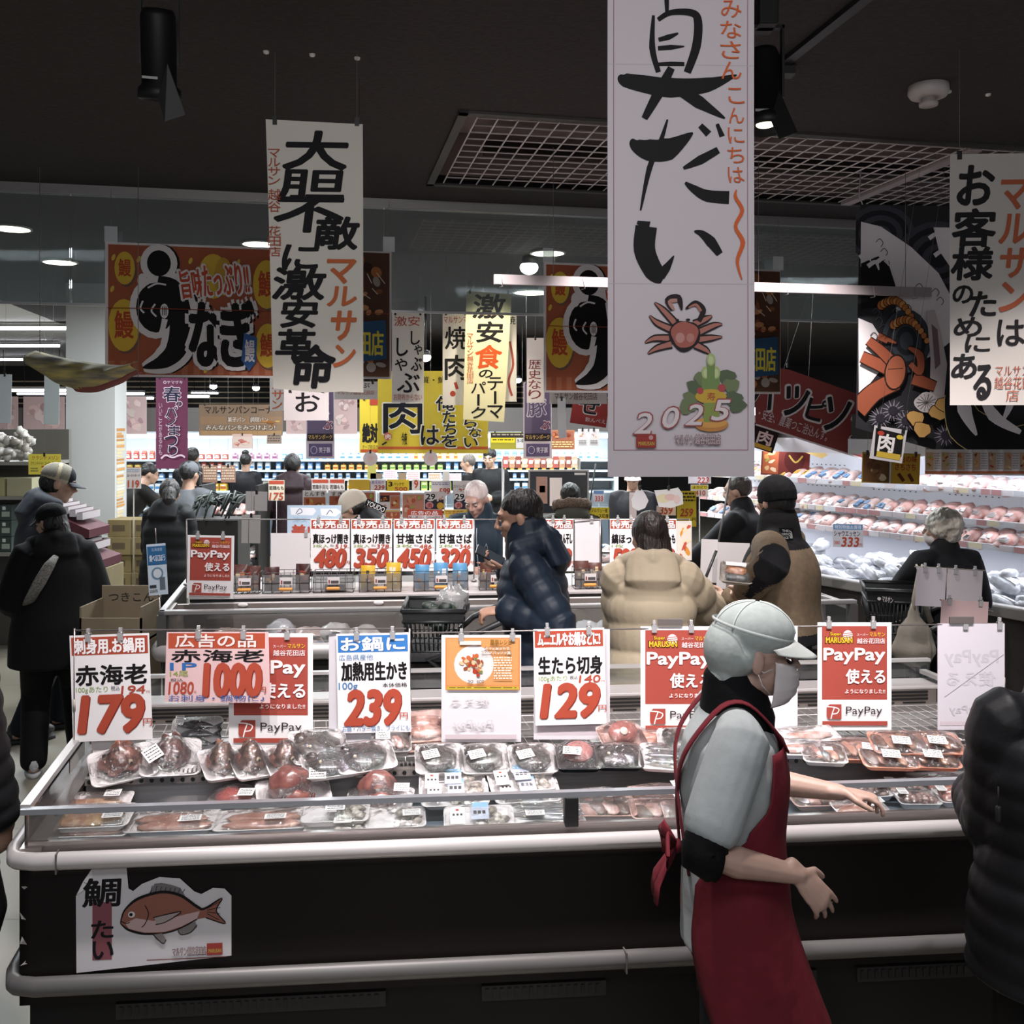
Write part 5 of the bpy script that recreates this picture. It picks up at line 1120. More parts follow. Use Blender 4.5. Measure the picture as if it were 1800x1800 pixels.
S(938,1106,1072,1300,DS(1005)+.014,'#c9c5c9','plastic_sleeve','grey plastic sleeve edge behind the cod price sign','sleeve',[('r',944,1272,1055,1292,'#bfb3b9')])
price(937,1105,1062,1274,DS(1000),'white price sign reading 129 yen in the middle of the rail','ムニエルやお鍋などに!',RED,'生たら切身','100gあたり','140','129',clips=(962,1035),roll=-1.5)
pay(1126,1101,1262,1292,DS(1194),'red payment poster half hidden by the hair net cap',clips=(1150,1215))
S(1266,1100,1402,1288,DS(1334),'#d8d3d6','paper_sheet','white sheet edge showing beside the masked worker','paper',[])
pay(1437,1094,1567,1284,DS(1502),'red payment poster hanging clear beyond the masked worker',clips=(1457,1535))
s=Sheet(1648,1096,1766,1283,DS(1707),'#cdc7cd'); s.text('PayPay',1660,1142,1755,1172,'#bfb9c0',.04,mir=True); s.text('使える',1664,1180,1750,1206,'#c2bcc3',.04,mir=True); s.text('PayPay',1668,1240,1735,1258,'#bdb7bd',.02,mir=True); s.rect(1652,1268,1760,1275,'#c7b9bf'); s.stroke([(1660,1225),(1764,1150)],1,'#a9a3a8')
s.place('poster','back of a white poster with faint mirrored letters beside the black puffer','poster',clips=(1697,1757),clipcol='clear')
# second counter signs
pay(330,941,412,1052,DS2(371)-.45,'small red payment poster on the corner of the frozen food counter',clips=(348,392),roll=1)
S(476,937,545,1010,DS2(510)+.02,'#cfcacb','paper_sheet','blank white sheet left of the 480 yen sign','paper',[],clips=(538,),clipcol='clear')
for x0,x1,nm,u,tx,n,lab in ((546,615,'真ほっけ開き','3枚入','519','480','small price sign, number four hundred eighty, above the frozen counter'),(617,689,'真ほっけ開き','2枚入','378','350','small price sign, number three hundred fifty, above the frozen counter'),(692,764,'甘塩さば','3枚','486','450','small price sign, number four hundred fifty, above the frozen counter'),(767,832,'甘塩さば','2枚','346','320','small price sign reading 320 yen beside the phone'),(884,944,'甘塩銀鮭','3枚','429','398','price sign mostly hidden behind the navy puffer, at its front'),(958,1008,'さんまみりん干し','4枚','','298','price sign mostly hidden behind the navy puffer, at its back'),(1072,1125,'縞ほっけ','1枚','','598','price sign half hidden by long brown hair, hair on its far side'),(1140,1189,'子持ししゃも','8尾','','358','price sign half hidden by long brown hair, hair on its near side')):
    price(x0,912,x1,1004,DS2((x0+x1)/2),lab,'特売品',RED,nm,u,tx,n,clips=(x0+14,x1-16))
S(1010,913,1056,1004,DS2(1035)+.02,'#cdc8ca','paper_sheet','blank white sheet hanging between the navy and beige puffers','paper',[],clips=(1040,),clipcol='clear')
S(1189,916,1216,985,DS2(1200),'#c9c2bd','poster','small colourful cartoon style poster at the end of the frozen counter rail','poster',[('d',1191,920,1214,982,('#c98a3a','#6a8fb5','#b5503a','#d6c9a8'),9,4,'#d3c9bb')])
_o=S(505,888,600,946,DS2(552)+.25,'#a9bccc','poster','pale blue poster with white fish shapes and red lettering','poster',[('p',[(510,892),(552,893),(556,898),(550,906),(512,905)],'#d6d9de'),('s',[(520,903),(527,894),(531,900),(522,904)],1.2,'#3a4a6a'),('p',[(563,894),(592,894),(600,900),(590,908),(565,906)],'#d6d9de'),('s',[(574,905),(580,897),(585,902)],1.2,'#3a4a6a'),('t','涼ス',515,909,540,919,'#8aa4c0',.01),('t','美!',512,922,545,944,RED,.05)])
mb=MB(); mb.tube([(0,.006,-.02),(0,.006,1.126-_o.location.z)],.004,m,5); mb.build('stem',_o)
# left hand blue leaflet stand
o=S(258,956,290,1046,5.0,'#b9c6d2','poster','narrow blue and white leaflet poster on a wire stand by the frozen counter corner','poster',[('r',259,960,290,993,'#2f5f8a'),('t','焼べる口ぼう',262,975,288,987,'#d3dbe2',.02),('t','北海道産',266,963,284,969,'#a9c0d6',.01),('e',274,1008,10,11,'#5f7f95'),('e',274,1008,7,8,'#c3cbd0'),('r',277,1015,286,1037,'#59656f'),('r',260,1028,271,1033,'#33383a'),('b',260,1036,274,1042,'#6a6a50',2,3)],yaw=12,roll=-3)
mb=MB(); mb.tube([(0,.01,0),(0,.01,.08)],.003,m,5); mb.tube([(0,.01,-.2),(0,.012,-1.42)],.004,m,5); mb.build('stand_wire',o)
# ---------------- sea bream cut-out on the counter front ----------------
D=on_line(f1((0,.0265,0)),UF,271).y
s=Sheet(138,1520,405,1704,D,'#c4c0c2',outline=[(165,1523),(212,1520),(224,1524),(227,1560),(235,1565),(250,1553),(280,1542),(315,1546),(340,1570),(352,1575),(372,1565),(392,1567),(404,1580),(404,1686),(139,1704),(138,1570),(150,1545)])
s.poly([(150,1546),(138,1571),(158,1556),(166,1535),(165,1524)],'#dad6d6'); s.stroke([(151,1546),(160,1553),(139,1569)],1.2,'#8f8b8c')
s.rect(166,1582,199,1683,'#7f4c52')
for c,x0,y0,x1,y1 in (('鯛',150,1540,214,1590),('た',164,1614,202,1645),('い',166,1650,202,1682)): s.text(c,x0,y0,x1,y1,INK,.045,.05)
FI='#8d4a3c'
s.poly([(262,1570),(272,1553),(284,1552),(300,1556),(316,1562),(325,1578)],'#6f6a6c')
for i in range(8): s.stroke([(264+i*8,1574-i*.5),(268+i*8,1556+i*1.2)],1,INK)
out=[(215,1612),(222,1596),(240,1580),(265,1571),(290,1568),(318,1576),(345,1596),(358,1600),(388,1583),(378,1605),(394,1628),(360,1616),(345,1618),(318,1632),(290,1640),(255,1640),(228,1632),(214,1620)]
s.poly(out,'#86584b'); s.poly([(222,1620),(240,1612),(270,1618),(310,1612),(350,1604),(345,1617),(318,1630),(290,1638),(255,1638),(228,1630)],'#b59a98')
s.stroke([(214,1620),(216,1610),(222,1596),(240,1580),(265,1571),(290,1568),(318,1576),(345,1596),(358,1600),(388,1583),(378,1605),(394,1628),(360,1616)],[1.5,2.5,3,5,5,5,5,5,4,2,2,2,2],INK)
s.stroke([(345,1618),(318,1632),(290,1640),(255,1640),(228,1632),(214,1620)],[2,2.5,2.5,4,4,1.5],INK)
for i in range(4): s.stroke([(362,1600+i*3),(386-i,1588+i*11)],1,INK)
s.poly([(270,1642),(285,1640),(292,1652),(286,1658),(274,1650)],'#77726f'); s.poly([(312,1636),(342,1622),(345,1632),(335,1640),(318,1644)],'#77726f'); s.stroke([(270,1642),(286,1658),(292,1652)],1.5,INK); s.stroke([(312,1636),(318,1644),(335,1640),(345,1628)],1.5,INK)
s.ell(233,1605,6,5.5,'#c9c2c0'); s.ell(232,1605,3,3,INK); s.stroke([(256,1590),(262,1605),(256,1622),(250,1628)],1.5,INK); s.stroke([(215,1616),(224,1620),(230,1618)],1.4,INK); s.poly([(272,1612),(316,1604),(290,1622),(276,1624)],'#9a908e'); s.stroke([(270,1612),(318,1603),(292,1620),(274,1624)],1.5,INK)
s.text('マルサン越谷花田店',304,1667,360,1680,'#b3a3a3',.02,out=('#5f4a4c',1,.03)); s.rect(362,1661,389,1682,'#8f3b35'); s.text('MARUSAN',365,1671,387,1678,'#b59a4a',.02); s.rect(259,1685,396,1686.5,'#6a3a34')
s.place('sticker','white cut-out sticker of a red sea bream on the dark counter front','sticker',yaw=math.degrees(math.atan(.085)))
# ---------------- packed fish ----------------
FOAM=M('#e2dddd',.5); PFOAM=M('#dcb4aa',.5); BFOAM=M('#141417',.3); OFOAM=M('#c98a72',.45)
FILM=clear('#ffffff',.24,.07,.03,(34,1.6))
def rrect(a,b,r,z,n=4):
    P=[]
    for cx,cy,t0 in ((a-r,b-r,0),(-a+r,b-r,90),(-a+r,-b+r,180),(a-r,-b+r,270)):
        for i in range(n+1): t=R(t0+90*i/n); P.append(V((cx+r*math.cos(t),cy+r*math.sin(t),z)))
    return P
def tray_mb(w,d,h,m):
    mb=MB(); a,b=w/2,d/2; r=min(a,b)*.3
    mb.rings([rrect(a*.84,b*.84,r*.8,0),rrect(a*.97,b*.97,r,h*.9),rrect(a,b,r,h*.93),rrect(a,b,r,h),rrect(a*.95,b*.95,r*.95,h),rrect(a*.82,b*.82,r*.8,.004)],m); return mb
def blob(mb,c,r,m,seed,amp=.18,fr=3.0,seg=20,n=12,flat=True,T=None):
    mx=max(r)
    def f(p,d):
        k=1+amp*noise.noise(d*fr+V((seed*3.1,seed*1.7,0))); q=p*k
        if flat and q.z<-r[2]*.5: q.z=-r[2]*.5
        return q
    mb.ell(c,r,m,seg,n,T,f)
def fish(mb,c,L,hgt,m,ang,dark='#1a1a1c',fin=None):
    T=Matrix.Rotation(ang,3,'Z'); pts=[];rr=[]
    for i in range(13):
        t=i/12; q=math.sin(PI*min(1,t*1.06))**.7 if t<.93 else .18; pts.append(V(c)+T@V((-L/2+L*t,.004*math.sin(t*4),0))); rr.append((max(.05,q)*hgt,max(.06,q)*hgt*.55))
    mb.tube(pts,rr,m,12,side=T@V((0,1,0)))
    a=V(c)+T@V((L/2*.98,0,0)); f=fin or m
    mb.add([a+T@V((-.01,0,.001)),a+T@V((L*.16,hgt*1.1,.002)),a+T@V((L*.1,0,.003)),a+T@V((L*.16,-hgt*1.1,.002))],[(0,1,2,3)],f)
    e=V(c)+T@V((-L*.38,hgt*.2,hgt*.5)); mb.ell(e,.005,M('#d6d0c4',.2),8,6); mb.ell(e+V((0,0,.003)),.003,M('#0c0c0c',.1),6,5)
NP=[0]
def pack(x,y,z,w,d,kind,label,yaw=0,tilt=0,roll=0,tray=FOAM,h=.02,stick=None,seed=None,name='seafood_tray',cat='packed seafood',grp=None,col=None,pos=None):
    NP[0]+=1; sd=seed or NP[0]; rnd=random.Random(sd*13)
    p=pos or PZ(x,y,z); t=thing(name,label,cat,p,0,grp,(R(tilt),R(roll),R(yaw)+.085))
    tray_mb(w,d,h,tray).build('tray',t); mb=MB(); fh=.012
    if kind=='fillet':
        m=M(col or '#bf9080',.35,nz=(26,.3),c2='#8f5a48',coat=.5)
        for i in range(2 if d>.1 else 1): blob(mb,(rnd.uniform(-.01,.01),(-.5+i)*d*.32 if d>.1 else 0,.014),(w*.40,d*.2,.012),m,sd+i,.22,3.5)
        fh=.02; nm='fish_fillet'
    elif kind=='head':
        m=M(col or '#7a4a42',.3,nz=(34,.5),c2='#4a3630',coat=.6); fh=.075
        def f(p_,d_): k=1+.3*noise.noise(d_*2.8+V((sd,0,0)))+.1*noise.noise(d_*7+V((0,sd,0))); q=p_*k; q.z=max(q.z,-.018); q.x*=1-.25*max(0,d_.z); q.y+=.025*max(0,d_.z); return q
        mb.ell((0,0,.026),(w*.30,d*.30,.058),m,24,16,None,f); mb.ell((w*.1,-d*.16,.045),.009,M('#c9b59a',.2),10,8); mb.ell((w*.105,-d*.2,.046),.005,M('#0e0c0c',.1),8,6)
        mb.tube([(-w*.1,-d*.28,.02),(0,-d*.31,.026),(w*.12,-d*.25,.018)],.006,M('#3a2220',.3),8); blob(mb,(-w*.22,d*.1,.02),(w*.14,d*.2,.02),M('#a86a5c',.3,coat=.6),sd+2,.3)
        nm='fish_head'
    elif kind=='flounder':
        m=M(col or '#3a322b',.3,nz=(40,.5),c2='#1a1614',coat=.9); blob(mb,(0,.0,.02),(w*.38,d*.40,.024),m,sd,.15,2.2); blob(mb,(-w*.3,d*.2,.026),(w*.12,d*.15,.02),m,sd+3,.2)
        mb.ell((-w*.2,-d*.15,.044),.006,M('#b5a68c',.2),8,6); fh=.034; nm='flatfish'
    elif kind=='fish':
        m=M(col or '#26282c',.22,.25,nz=(22,.5),c2='#6f7276',coat=1)
        for i in range(3): fish(mb,(0,(-1+i)*d*.24,.022),w*.78,d*.12,m,rnd.uniform(-.06,.06))
        fh=.026; nm='whole_fish'
    elif kind=='oyster':
        for i in range(16):
            c=rnd.choice(('#d6cec2','#b8afa2','#9a9288','#e0dace')); blob(mb,(w*(-.02+.4*rnd.random()),d*rnd.uniform(-.33,.33),.014+rnd.random()*.008),(rnd.uniform(.012,.02),rnd.uniform(.01,.016),.009),M(c,.25,coat=.8,nz=(60,.4),c2='#6a6258'),sd+i,.3,4,12,8)
        fh=.018; nm='oysters'
    elif kind=='octopus':
        m=M(col or '#84554d',.3,nz=(24,.35),c2='#623c3a',coat=.6); fh=.085
        blob(mb,(-w*.04,d*.05,.045),(w*.30,d*.34,.062),m,sd,.14,2.2,24,14); blob(mb,(w*.02,-d*.28,.03),(w*.2,d*.16,.03),m,sd+1,.3)
        for i in range(5): mb.tube([(w*(-.2+.1*i),-d*.3,.02),(w*(-.18+.1*i),-d*.37,.024),(w*(-.16+.1*i),-d*.3,.04)],[.011,.009,.006],M('#5a2a2a',.25,coat=.8),8,round_=True)
        nm='octopus'
    elif kind=='block':
        m=M(col or '#7a2f2c',.3,nz=(20,.3),c2='#9a4a42',coat=.8); blob(mb,(0,0,.026),(w*.36,d*.34,.026),m,sd,.1,1.5); fh=.034; nm='fish_block'
    elif kind=='steak':
        m=M(col or '#a86a66',.3,nz=(30,.25),coat=.7); mb.lathe([(.001,.012),(w*.30,.012),(w*.32,.02),(w*.31,.03),(.001,.031)],m,24,(0,d*.08,.02),Matrix.Rotation(R(28),3,'X')@Matrix.Diagonal((1,.75,1))); mb.lathe([(.001,.033),(w*.09,.033),(w*.08,.036),(.001,.037)],M('#c9b5a8',.4),14,(0,d*.08,.02),Matrix.Rotation(R(28),3,'X'))
        fh=.05; nm='fish_steak'
    elif kind=='roe':
        for i in range(3): mb.tube([(-w*.36,d*(-.22+.22*i),.022),(-w*.1,d*(-.2+.22*i),.026),(w*.18,d*(-.22+.22*i),.025),(w*.36,d*(-.2+.22*i),.02)],[.012,.022,.023,.01],M(col or '#b06a5c',.3,nz=(40,.2),coat=.8),12,round_=True)
        fh=.03; nm='cod_roe'
    elif kind=='mince':
        m=M(col or '#6e3a36',.4,nz=(60,.5),c2='#b09a92')
        for i in range(34): blob(mb,(w*rnd.uniform(-.36,.36),d*rnd.uniform(-.34,.34),.016+.01*rnd.random()),(.012,.01,.009),m,sd+i,.3,4,8,6)
        fh=.022; nm='squid_pieces'
    else:
        m=M(col or '#b08a80',.35,nz=(28,.3),c2='#8f6258',coat=.6)
        for i in range(5): blob(mb,(w*(-.32+.16*i),rnd.uniform(-.01,.01),.02),(w*.12,d*.36,.009),m if i%2 else M('#5f463a',.35,nz=(28,.3),coat=.5),sd+i,.2,2,14,10,True,Matrix.Rotation(R(20),3,'Z'))
        fh=.028; nm='fish_slices'
    mb.build(nm,t)
    fb=MB()
    def ff(u,v):
        X=(u-.5)*w*.99; Y=(v-.5)*d*.99; e=(1-abs(2*u-1)**3.2)*(1-abs(2*v-1)**3.2); pk=math.exp(-((2*u-1)**2+(2*v-1)**2)*1.6) if fh>.05 else 1
        return (X,Y,h+.0015+fh*e*pk+.0035*e*noise.noise(V((X*30,Y*30,sd))))
    fb.grid(ff,18,12,FILM); CF=fb.build('cling_film',t)
    if stick:
        sx,sy,sw,sh_,sr=stick; q=MB(); T=Matrix.Rotation(R(sr),3,'Z'); u,v=sx/w+.5,sy/d+.5
        z0=max(ff(u+a*sw*.45/w,v+b*sh_*.45/d)[2] for a in (-1,0,1) for b in (-1,0,1))+.0015
        sl=0
        if fh>.05: n0=ff(min(.98,u),max(.02,v-.1))[2]; n1=ff(u,min(.98,v+.1))[2]; sl=math.atan2(n1-n0,.2*d)
        T=Matrix.Rotation(sl,3,'X')@T; c0=V((sx,sy,z0))
        q.box((-sw/2,-sh_/2,0),(sw/2,sh_/2,.0008),M('#e6e3e2',.55),lambda v_:c0+T@v_)
        for i in range(4):
            y0=sh_*(.3-.22*i); x0=-sw*.4
            while x0<sw*.38: e=x0+sw*rnd.uniform(.05,.18); q.box((x0,y0,.0008),(min(e,sw*.42),y0+sh_*.09,.0011),M('#3a3838',.6),lambda v_:c0+T@v_); x0=e+sw*.03
        q.build('price_sticker',CF)
    return t
Z1=.80
pack(165,1418,.80,.24,.10,'fillet','flat pale fish fillet tray at the back of the pile at the counter end',2,14,col='#b59a78',stick=(.06,.01,.05,.035,0))
pack(162,1462,.785,.25,.13,'fillet','bottom pink fillet tray of the pile at the counter end',-1,6,stick=(.07,-.02,.06,.04,5))
pack(158,1444,.815,.26,.13,'fillet','top tan fillet tray of the pile at the counter end',1,10,col='#b59468',stick=(.08,-.03,.06,.04,3))
pack(305,1453,.79,.28,.13,'fillet','first long pink fillet tray lying flat along the front glass',0,6,stick=(.06,-.03,.065,.035,4))
pack(464,1450,.79,.30,.13,'fillet','second long pink fillet tray with sticker, before the oyster trays',1,6,stick=(.04,-.03,.065,.03,2))
pack(412,1412,.80,.17,.13,'block','dark red fish block with a white sticker, behind the pink fillet trays',-6,8,stick=(.05,-.03,.05,.045,2))
pack(516,1402,.82,.24,.16,'octopus','large red octopus tray tilted on top of the others below the red poster',14,16,0,stick=(.075,0,.055,.06,-8))
pack(668,1412,.80,.22,.14,'octopus','smaller red octopus tray behind the oyster packs under the 239 yen sign',-4,6,col='#8a5a52',stick=(.075,-.03,.05,.03,0))
pack(592,1462,.78,.20,.10,'oyster','lower oyster tray against the front glass',0,4,stick=(.02,-.01,.055,.035,0))
pack(590,1438,.81,.21,.11,'oyster','upper oyster tray stacked beside the red octopus',0,8,stick=(.0,0,.06,.05,0))
pack(695,1447,.79,.19,.12,'oyster','oyster tray with a green leaf next to the paper label packs',3,8,stick=(.05,-.01,.055,.035,0))
blue=M('#7fa8c4',.5)
def opack(x,y,z,label,yaw=0):
    t=pack(x,y,z,.22,.13,'oyster',label,yaw,14); q=MB(); q.box((-.09,-.05,.038),(-.045,.03,.039),M('#dcd8d8',.6)); q.box((-.02,.03,.036),(.03,.055,.037),blue); q.box((-.025,-.03,.038),(.03,.03,.039),M('#aeb4c4',.6))
    for i in range(3): q.box((-.083+i*.012,-.01,.0391),(-.076+i*.012,0,.0393),M('#3a3838',.6)); q.box((-.018+i*.014,-.005,.0391),(-.008+i*.014,.012,.0393),M('#3a3838',.6))
    q.ell((-.068,.018,.039),(.006,.006,.001),M('#b5403a',.5),8,4); q.build('paper_label',t)
opack(800,1404,.825,'front oyster pack with blue label, nearer pair, beside the striped fish')
opack(795,1386,.84,'rear oyster pack with blue label, nearer pair, just under the rack edge')
opack(925,1398,.825,'front oyster pack with blue label, farther pair towards the steel riser',3)
opack(915,1379,.845,'highest oyster pack with blue label, leaning on the rack edge',6)
opack(842,1448,.80,'single oyster pack with blue label pressed against the front glass')
pack(960,1442,.79,.24,.12,'fish','silver grey whole fish tray between oyster pack and pink foam packs',0,6,col='#7a7d80',stick=(-.04,-.04,.06,.03,0))
pack(955,1424,.80,.24,.09,'fish','narrow silver fish tray behind the grey whole fish',0,6,col='#8a8c90')
for x,y,l in ((1052,1432,'pink foam tray of fish just before the black glass joint'),(1172,1436,'pink foam tray of fish just past the black glass joint'),(1168,1412,'pink foam tray of fish farther from the glass past the black joint'),(1230,1440,'pink foam tray behind the dark sleeve')): pack(x,y,.79,.24,.12,'slices',l,-4,8,tray=PFOAM,stick=(.05,.02,.05,.035,10),h=.03)
pack(1225,1392,.83,.15,.11,'oyster','white tray tipped up beside the masked worker back',-20,22,0)
pack(1050,1412,.80,.2,.08,'slices','orange red fish slices tray behind the pink foam packs',0,4,col='#b5654a')
for x,y,l,c in ((1590,1392,'far tray of dark red squid pieces','#6e3a36'),(1612,1412,'near tray of dark red squid pieces','#6a3432')): pack(x,y,.795,.14,.09,'mince',l+' beyond the masked worker',-6,6,col=c,stick=(-.05,-.0,.03,.04,0))
pack(1528,1398,.80,.13,.1,'mince','small tray of dark seafood behind the reaching hand',4,6,col='#5a3a38',stick=(.03,-.02,.04,.03,0))
pack(1662,1388,.80,.17,.1,'roe','far tray of pink cod roe near the black puffer',-4,6); pack(1690,1408,.80,.17,.1,'roe','near tray of pink cod roe by the front glass and black puffer',-6,6,stick=(-.07,.0,.03,.04,0))
pack(1440,1412,.79,.2,.11,'slices','pink fish slices tray under the reaching forearm',0,6,tray=PFOAM,stick=(.05,0,.05,.035,0)); pack(1512,1430,.785,.18,.1,'fillet','pale fillet tray below the reaching hand',2,6,stick=(.05,0,.05,.03,0))
RZ=RK+.004
pack(216,1350,RZ,.21,.16,'head','cracked red fish head pack at the post end of the wire rack',24,26,-4,col='#a06654',seed=21)
pack(300,1338,RZ,.20,.20,'head','tall wrapped fish head pack with a tilted sticker beside the 179 yen sign',14,20,4,col='#6a4440',stick=(-.06,-.05,.055,.05,35),seed=22)
pack(346,1296,RZ+.03,.18,.14,'fish','black whole fish in a white tray standing at the back of the rack',2,48,col='#18181b',stick=(-.06,.05,.03,.03,0),seed=23)
for x,y,a,l in ((388,1350,26,'first of three tilted fish head packs below the payment poster'),(440,1348,28,'middle of three tilted fish head packs below the payment poster'),(500,1346,24,'last and largest of three tilted fish head packs below the payment poster')): pack(x,y,RZ,.135,.17,'head',l,a,18,2,col='#8a6656',seed=int(x))
pack(560,1320,RZ+.03,.2,.17,'flounder','wrapped dark fish pack highest beside the red payment poster',18,24,4,col='#4a4038',seed=31)
pack(580,1350,RZ,.19,.15,'flounder','wrapped dark fish pack lowest in front under the 239 yen sign',16,16,0,col='#2c2e2c',seed=32)
pack(642,1338,RZ+.012,.20,.16,'flounder','glinting black fish pack under the 239 yen sign near the middle post',14,18,-2,col='#201f1e',seed=33)
pack(688,1312,RZ+.02,.14,.1,'slices','pink fish tray with white sticker behind the middle post',4,24,stick=(-.03,0,.05,.04,0),seed=34)
pack(742,1282,RZ+.05,.17,.14,'fillet','upper pale pink foam pack at the back of the rack right by the middle post',8,34,tray=PFOAM,col='#c09a90',seed=35); pack(748,1304,RZ+.01,.19,.12,'fillet','lower pale pink foam pack at the back of the rack',8,30,tray=PFOAM,col='#c09a90',seed=36)
for x,l in ((772,'first of three brown flatfish packs, next to the middle post'),(852,'middle of three brown flatfish packs below the recipe sheet'),(936,'last of three brown flatfish packs, below the recipe sheet corner')): pack(x,1341,RZ,.165,.145,'flounder',l,2,22,0,seed=int(x),stick=(-.03,-.02,.055,.04,14))
pack(1016,1340,RZ,.16,.14,'steak','round pink fish steak on a black tray below the 129 yen sign',-4,14,tray=BFOAM,stick=(-.025,-.04,.06,.045,-6),seed=41)
pack(1086,1338,RZ,.17,.14,'flounder','shiny black tray of dark fish next to the pink fish steak',-6,14,tray=BFOAM,col='#121214',seed=42)
pack(1092,1302,RZ+.03,.17,.12,'steak','red and white fish steak pack behind the shiny black tray',10,24,col='#9a5850',tray=PFOAM,seed=43); pack(1128,1306,RZ+.01,.16,.12,'fillet','pale orange fish pack at the rack back before the hair net poster',-10,22,tray=PFOAM,seed=44)
pack(1172,1338,RZ,.19,.15,'fish','black glossy fish pack in a white tray near the masked worker',-14,16,col='#1c1f1e',seed=45); pack(1206,1312,RZ+.03,.2,.14,'flounder','dark wrapped fish pack behind the glossy black fish',-10,22,col='#26241f',seed=46); pack(1232,1338,RZ,.15,.13,'fish','dark fish pack half behind the white tunic',-10,16,col='#26282a',seed=47)
pack(1412,1300,RZ+.03,.26,.1,'fillet','long white foam pack at the rack back past the masked worker',8,14,seed=51,col='#c9b5b0'); pack(1400,1322,RZ+.01,.2,.1,'fillet','white foam pack next to the black collar',-8,14,seed=52,col='#b5a098')
pack(1447,1332,RZ,.15,.12,'slices','glinting pink fish slices under the far payment poster',-12,14,seed=53,stick=(.01,-.02,.03,.02,0),col='#b5846c')
pack(1507,1326,RZ,.17,.13,'slices','orange rimmed tray with round yellow seal under the far payment poster',-8,14,tray=OFOAM,seed=54,stick=(.03,-.03,.05,.04,-12),col='#8f6a4a')
for x,y,z,l in ((1560,1338,RZ,'lower orange rimmed tray of the first pair on the far rack'),(1578,1314,RZ+.035,'upper orange rimmed tray of the first pair on the far rack'),(1632,1338,RZ,'lower orange rimmed tray of the last pair on the far rack'),(1640,1314,RZ+.035,'upper orange rimmed tray of the last pair on the far rack')): pack(x,y,z,.19,.13,'slices',l,-10,16,tray=OFOAM,seed=int(x),stick=(.0,-.03,.06,.045,-6),col='#9a7458')
for x,l in ((310,'thin wrapped pack lying under the rack wires at the 179 yen end'),(470,'thin wrapped dark pack lying under the rack below the head packs'),(640,'thin wrapped pack under the rack before the middle post'),(850,'thin wrapped sticker pack under the rack below the flatfish'),(950,'small wrapped tray under the rack below the last flatfish'),(1080,'pink wrapped tray under the rack below the black tray'),(1170,'pale wrapped tray under the rack near the masked worker'),(1500,'pale wrapped tray under the far rack')):
    p=on_line(f1((0,.66,0)),UF,x); pack(0,0,0,.2,.1,'fillet',l,0,0,seed=int(x)+3,h=.012,pos=V((p.x,p.y,.8455)),col='#a08478')
# ---------------- second counter goods ----------------
PK=('#6a3028','#a8642f','#c9a23a','#5f86a8','#b5483a','#8fb0c8','#3a2420','#c9b8a0')
def pouch(mb,c,w,h,d,cols,rnd,T=None):
    T=T or Matrix.Identity(3); m=M(cols[0],.3,coat=.4)
    def P(u,v,s): e=(1-abs(2*u-1)**2.5)*(1-abs(2*v-1)**3); return V(c)+T@V(((u-.5)*w,s*d*.5*e,v*h))
    for s in (-1,1):
        vs=[P(i/6,j/6,s) for j in range(7) for i in range(7)]; fs=[]
        for j in range(6):
            for i in range(6): q=(j*7+i,j*7+i+1,(j+1)*7+i+1,(j+1)*7+i); fs.append(q if s<0 else q[::-1])
        mb.add(vs,fs,m,True)
    for k in range(5):
        a,b=rnd.uniform(.12,.6),rnd.uniform(.08,.7); e,f=a+rnd.uniform(.12,.3),b+rnd.uniform(.08,.2)
        mb.add([P(u,v,-1)+T@V((0,-.0015-.0005*k,0)) for u,v in ((a,b),(e,b),(e,f),(a,f))],[(0,1,2,3)],M(rnd.choice(cols[1:]),.4))
def basket(x0,x1,label,D):
    w=(x1-x0)/F*D; p=W((x0+x1)/2,1030,D); t=thing('wire_basket',label,'basket',(p.x,p.y,1.128),.085); m=M('#4a4644',.4,.5); mb=MB()
    for z in (.0,.055,.11): 
        for a,b in (((-w/2,-.06),(w/2,-.06)),((w/2,-.06),(w/2,.06)),((w/2,.06),(-w/2,.06)),((-w/2,.06),(-w/2,-.06))): mb.tube([(a[0],a[1],z),(b[0],b[1],z)],.002,m,5)
    n=5
    for i in range(n+1):
        u=-w/2+w*i/n
        for v in (-.06,.06): mb.tube([(u,v,0),(u,v,.11)],.0018,m,5)
        mb.tube([(u,-.06,0),(u,.06,0)],.0018,m,5)
    mb.build('wire_frame',t); mb=MB(); mb.box((-w/2,-.058,.01),(w/2,-.056,.1),clear('#d8d8d8',.15,.1,.12)); CFr=mb.build('clear_front',t)
    mb=MB(); mb.box((-.03,-.064,.045),(.035,-.0625,.085),M('#d2cccc',.6)); mb.box((-.012,-.065,.05),(.03,-.064,.066),M('#4a4544',.6)); mb.box((-.025,-.065,.05),(-.017,-.064,.07),M('#8a3a34',.6)); mb.build('price_tag',CFr)
    mb=MB(); mb.tube([(-.03,-.064,.022),(.03,-.064,.022)],(.009),M('#c98a3a',.5),8,round_=True); mb.build('orange_tag',CFr); return p,w
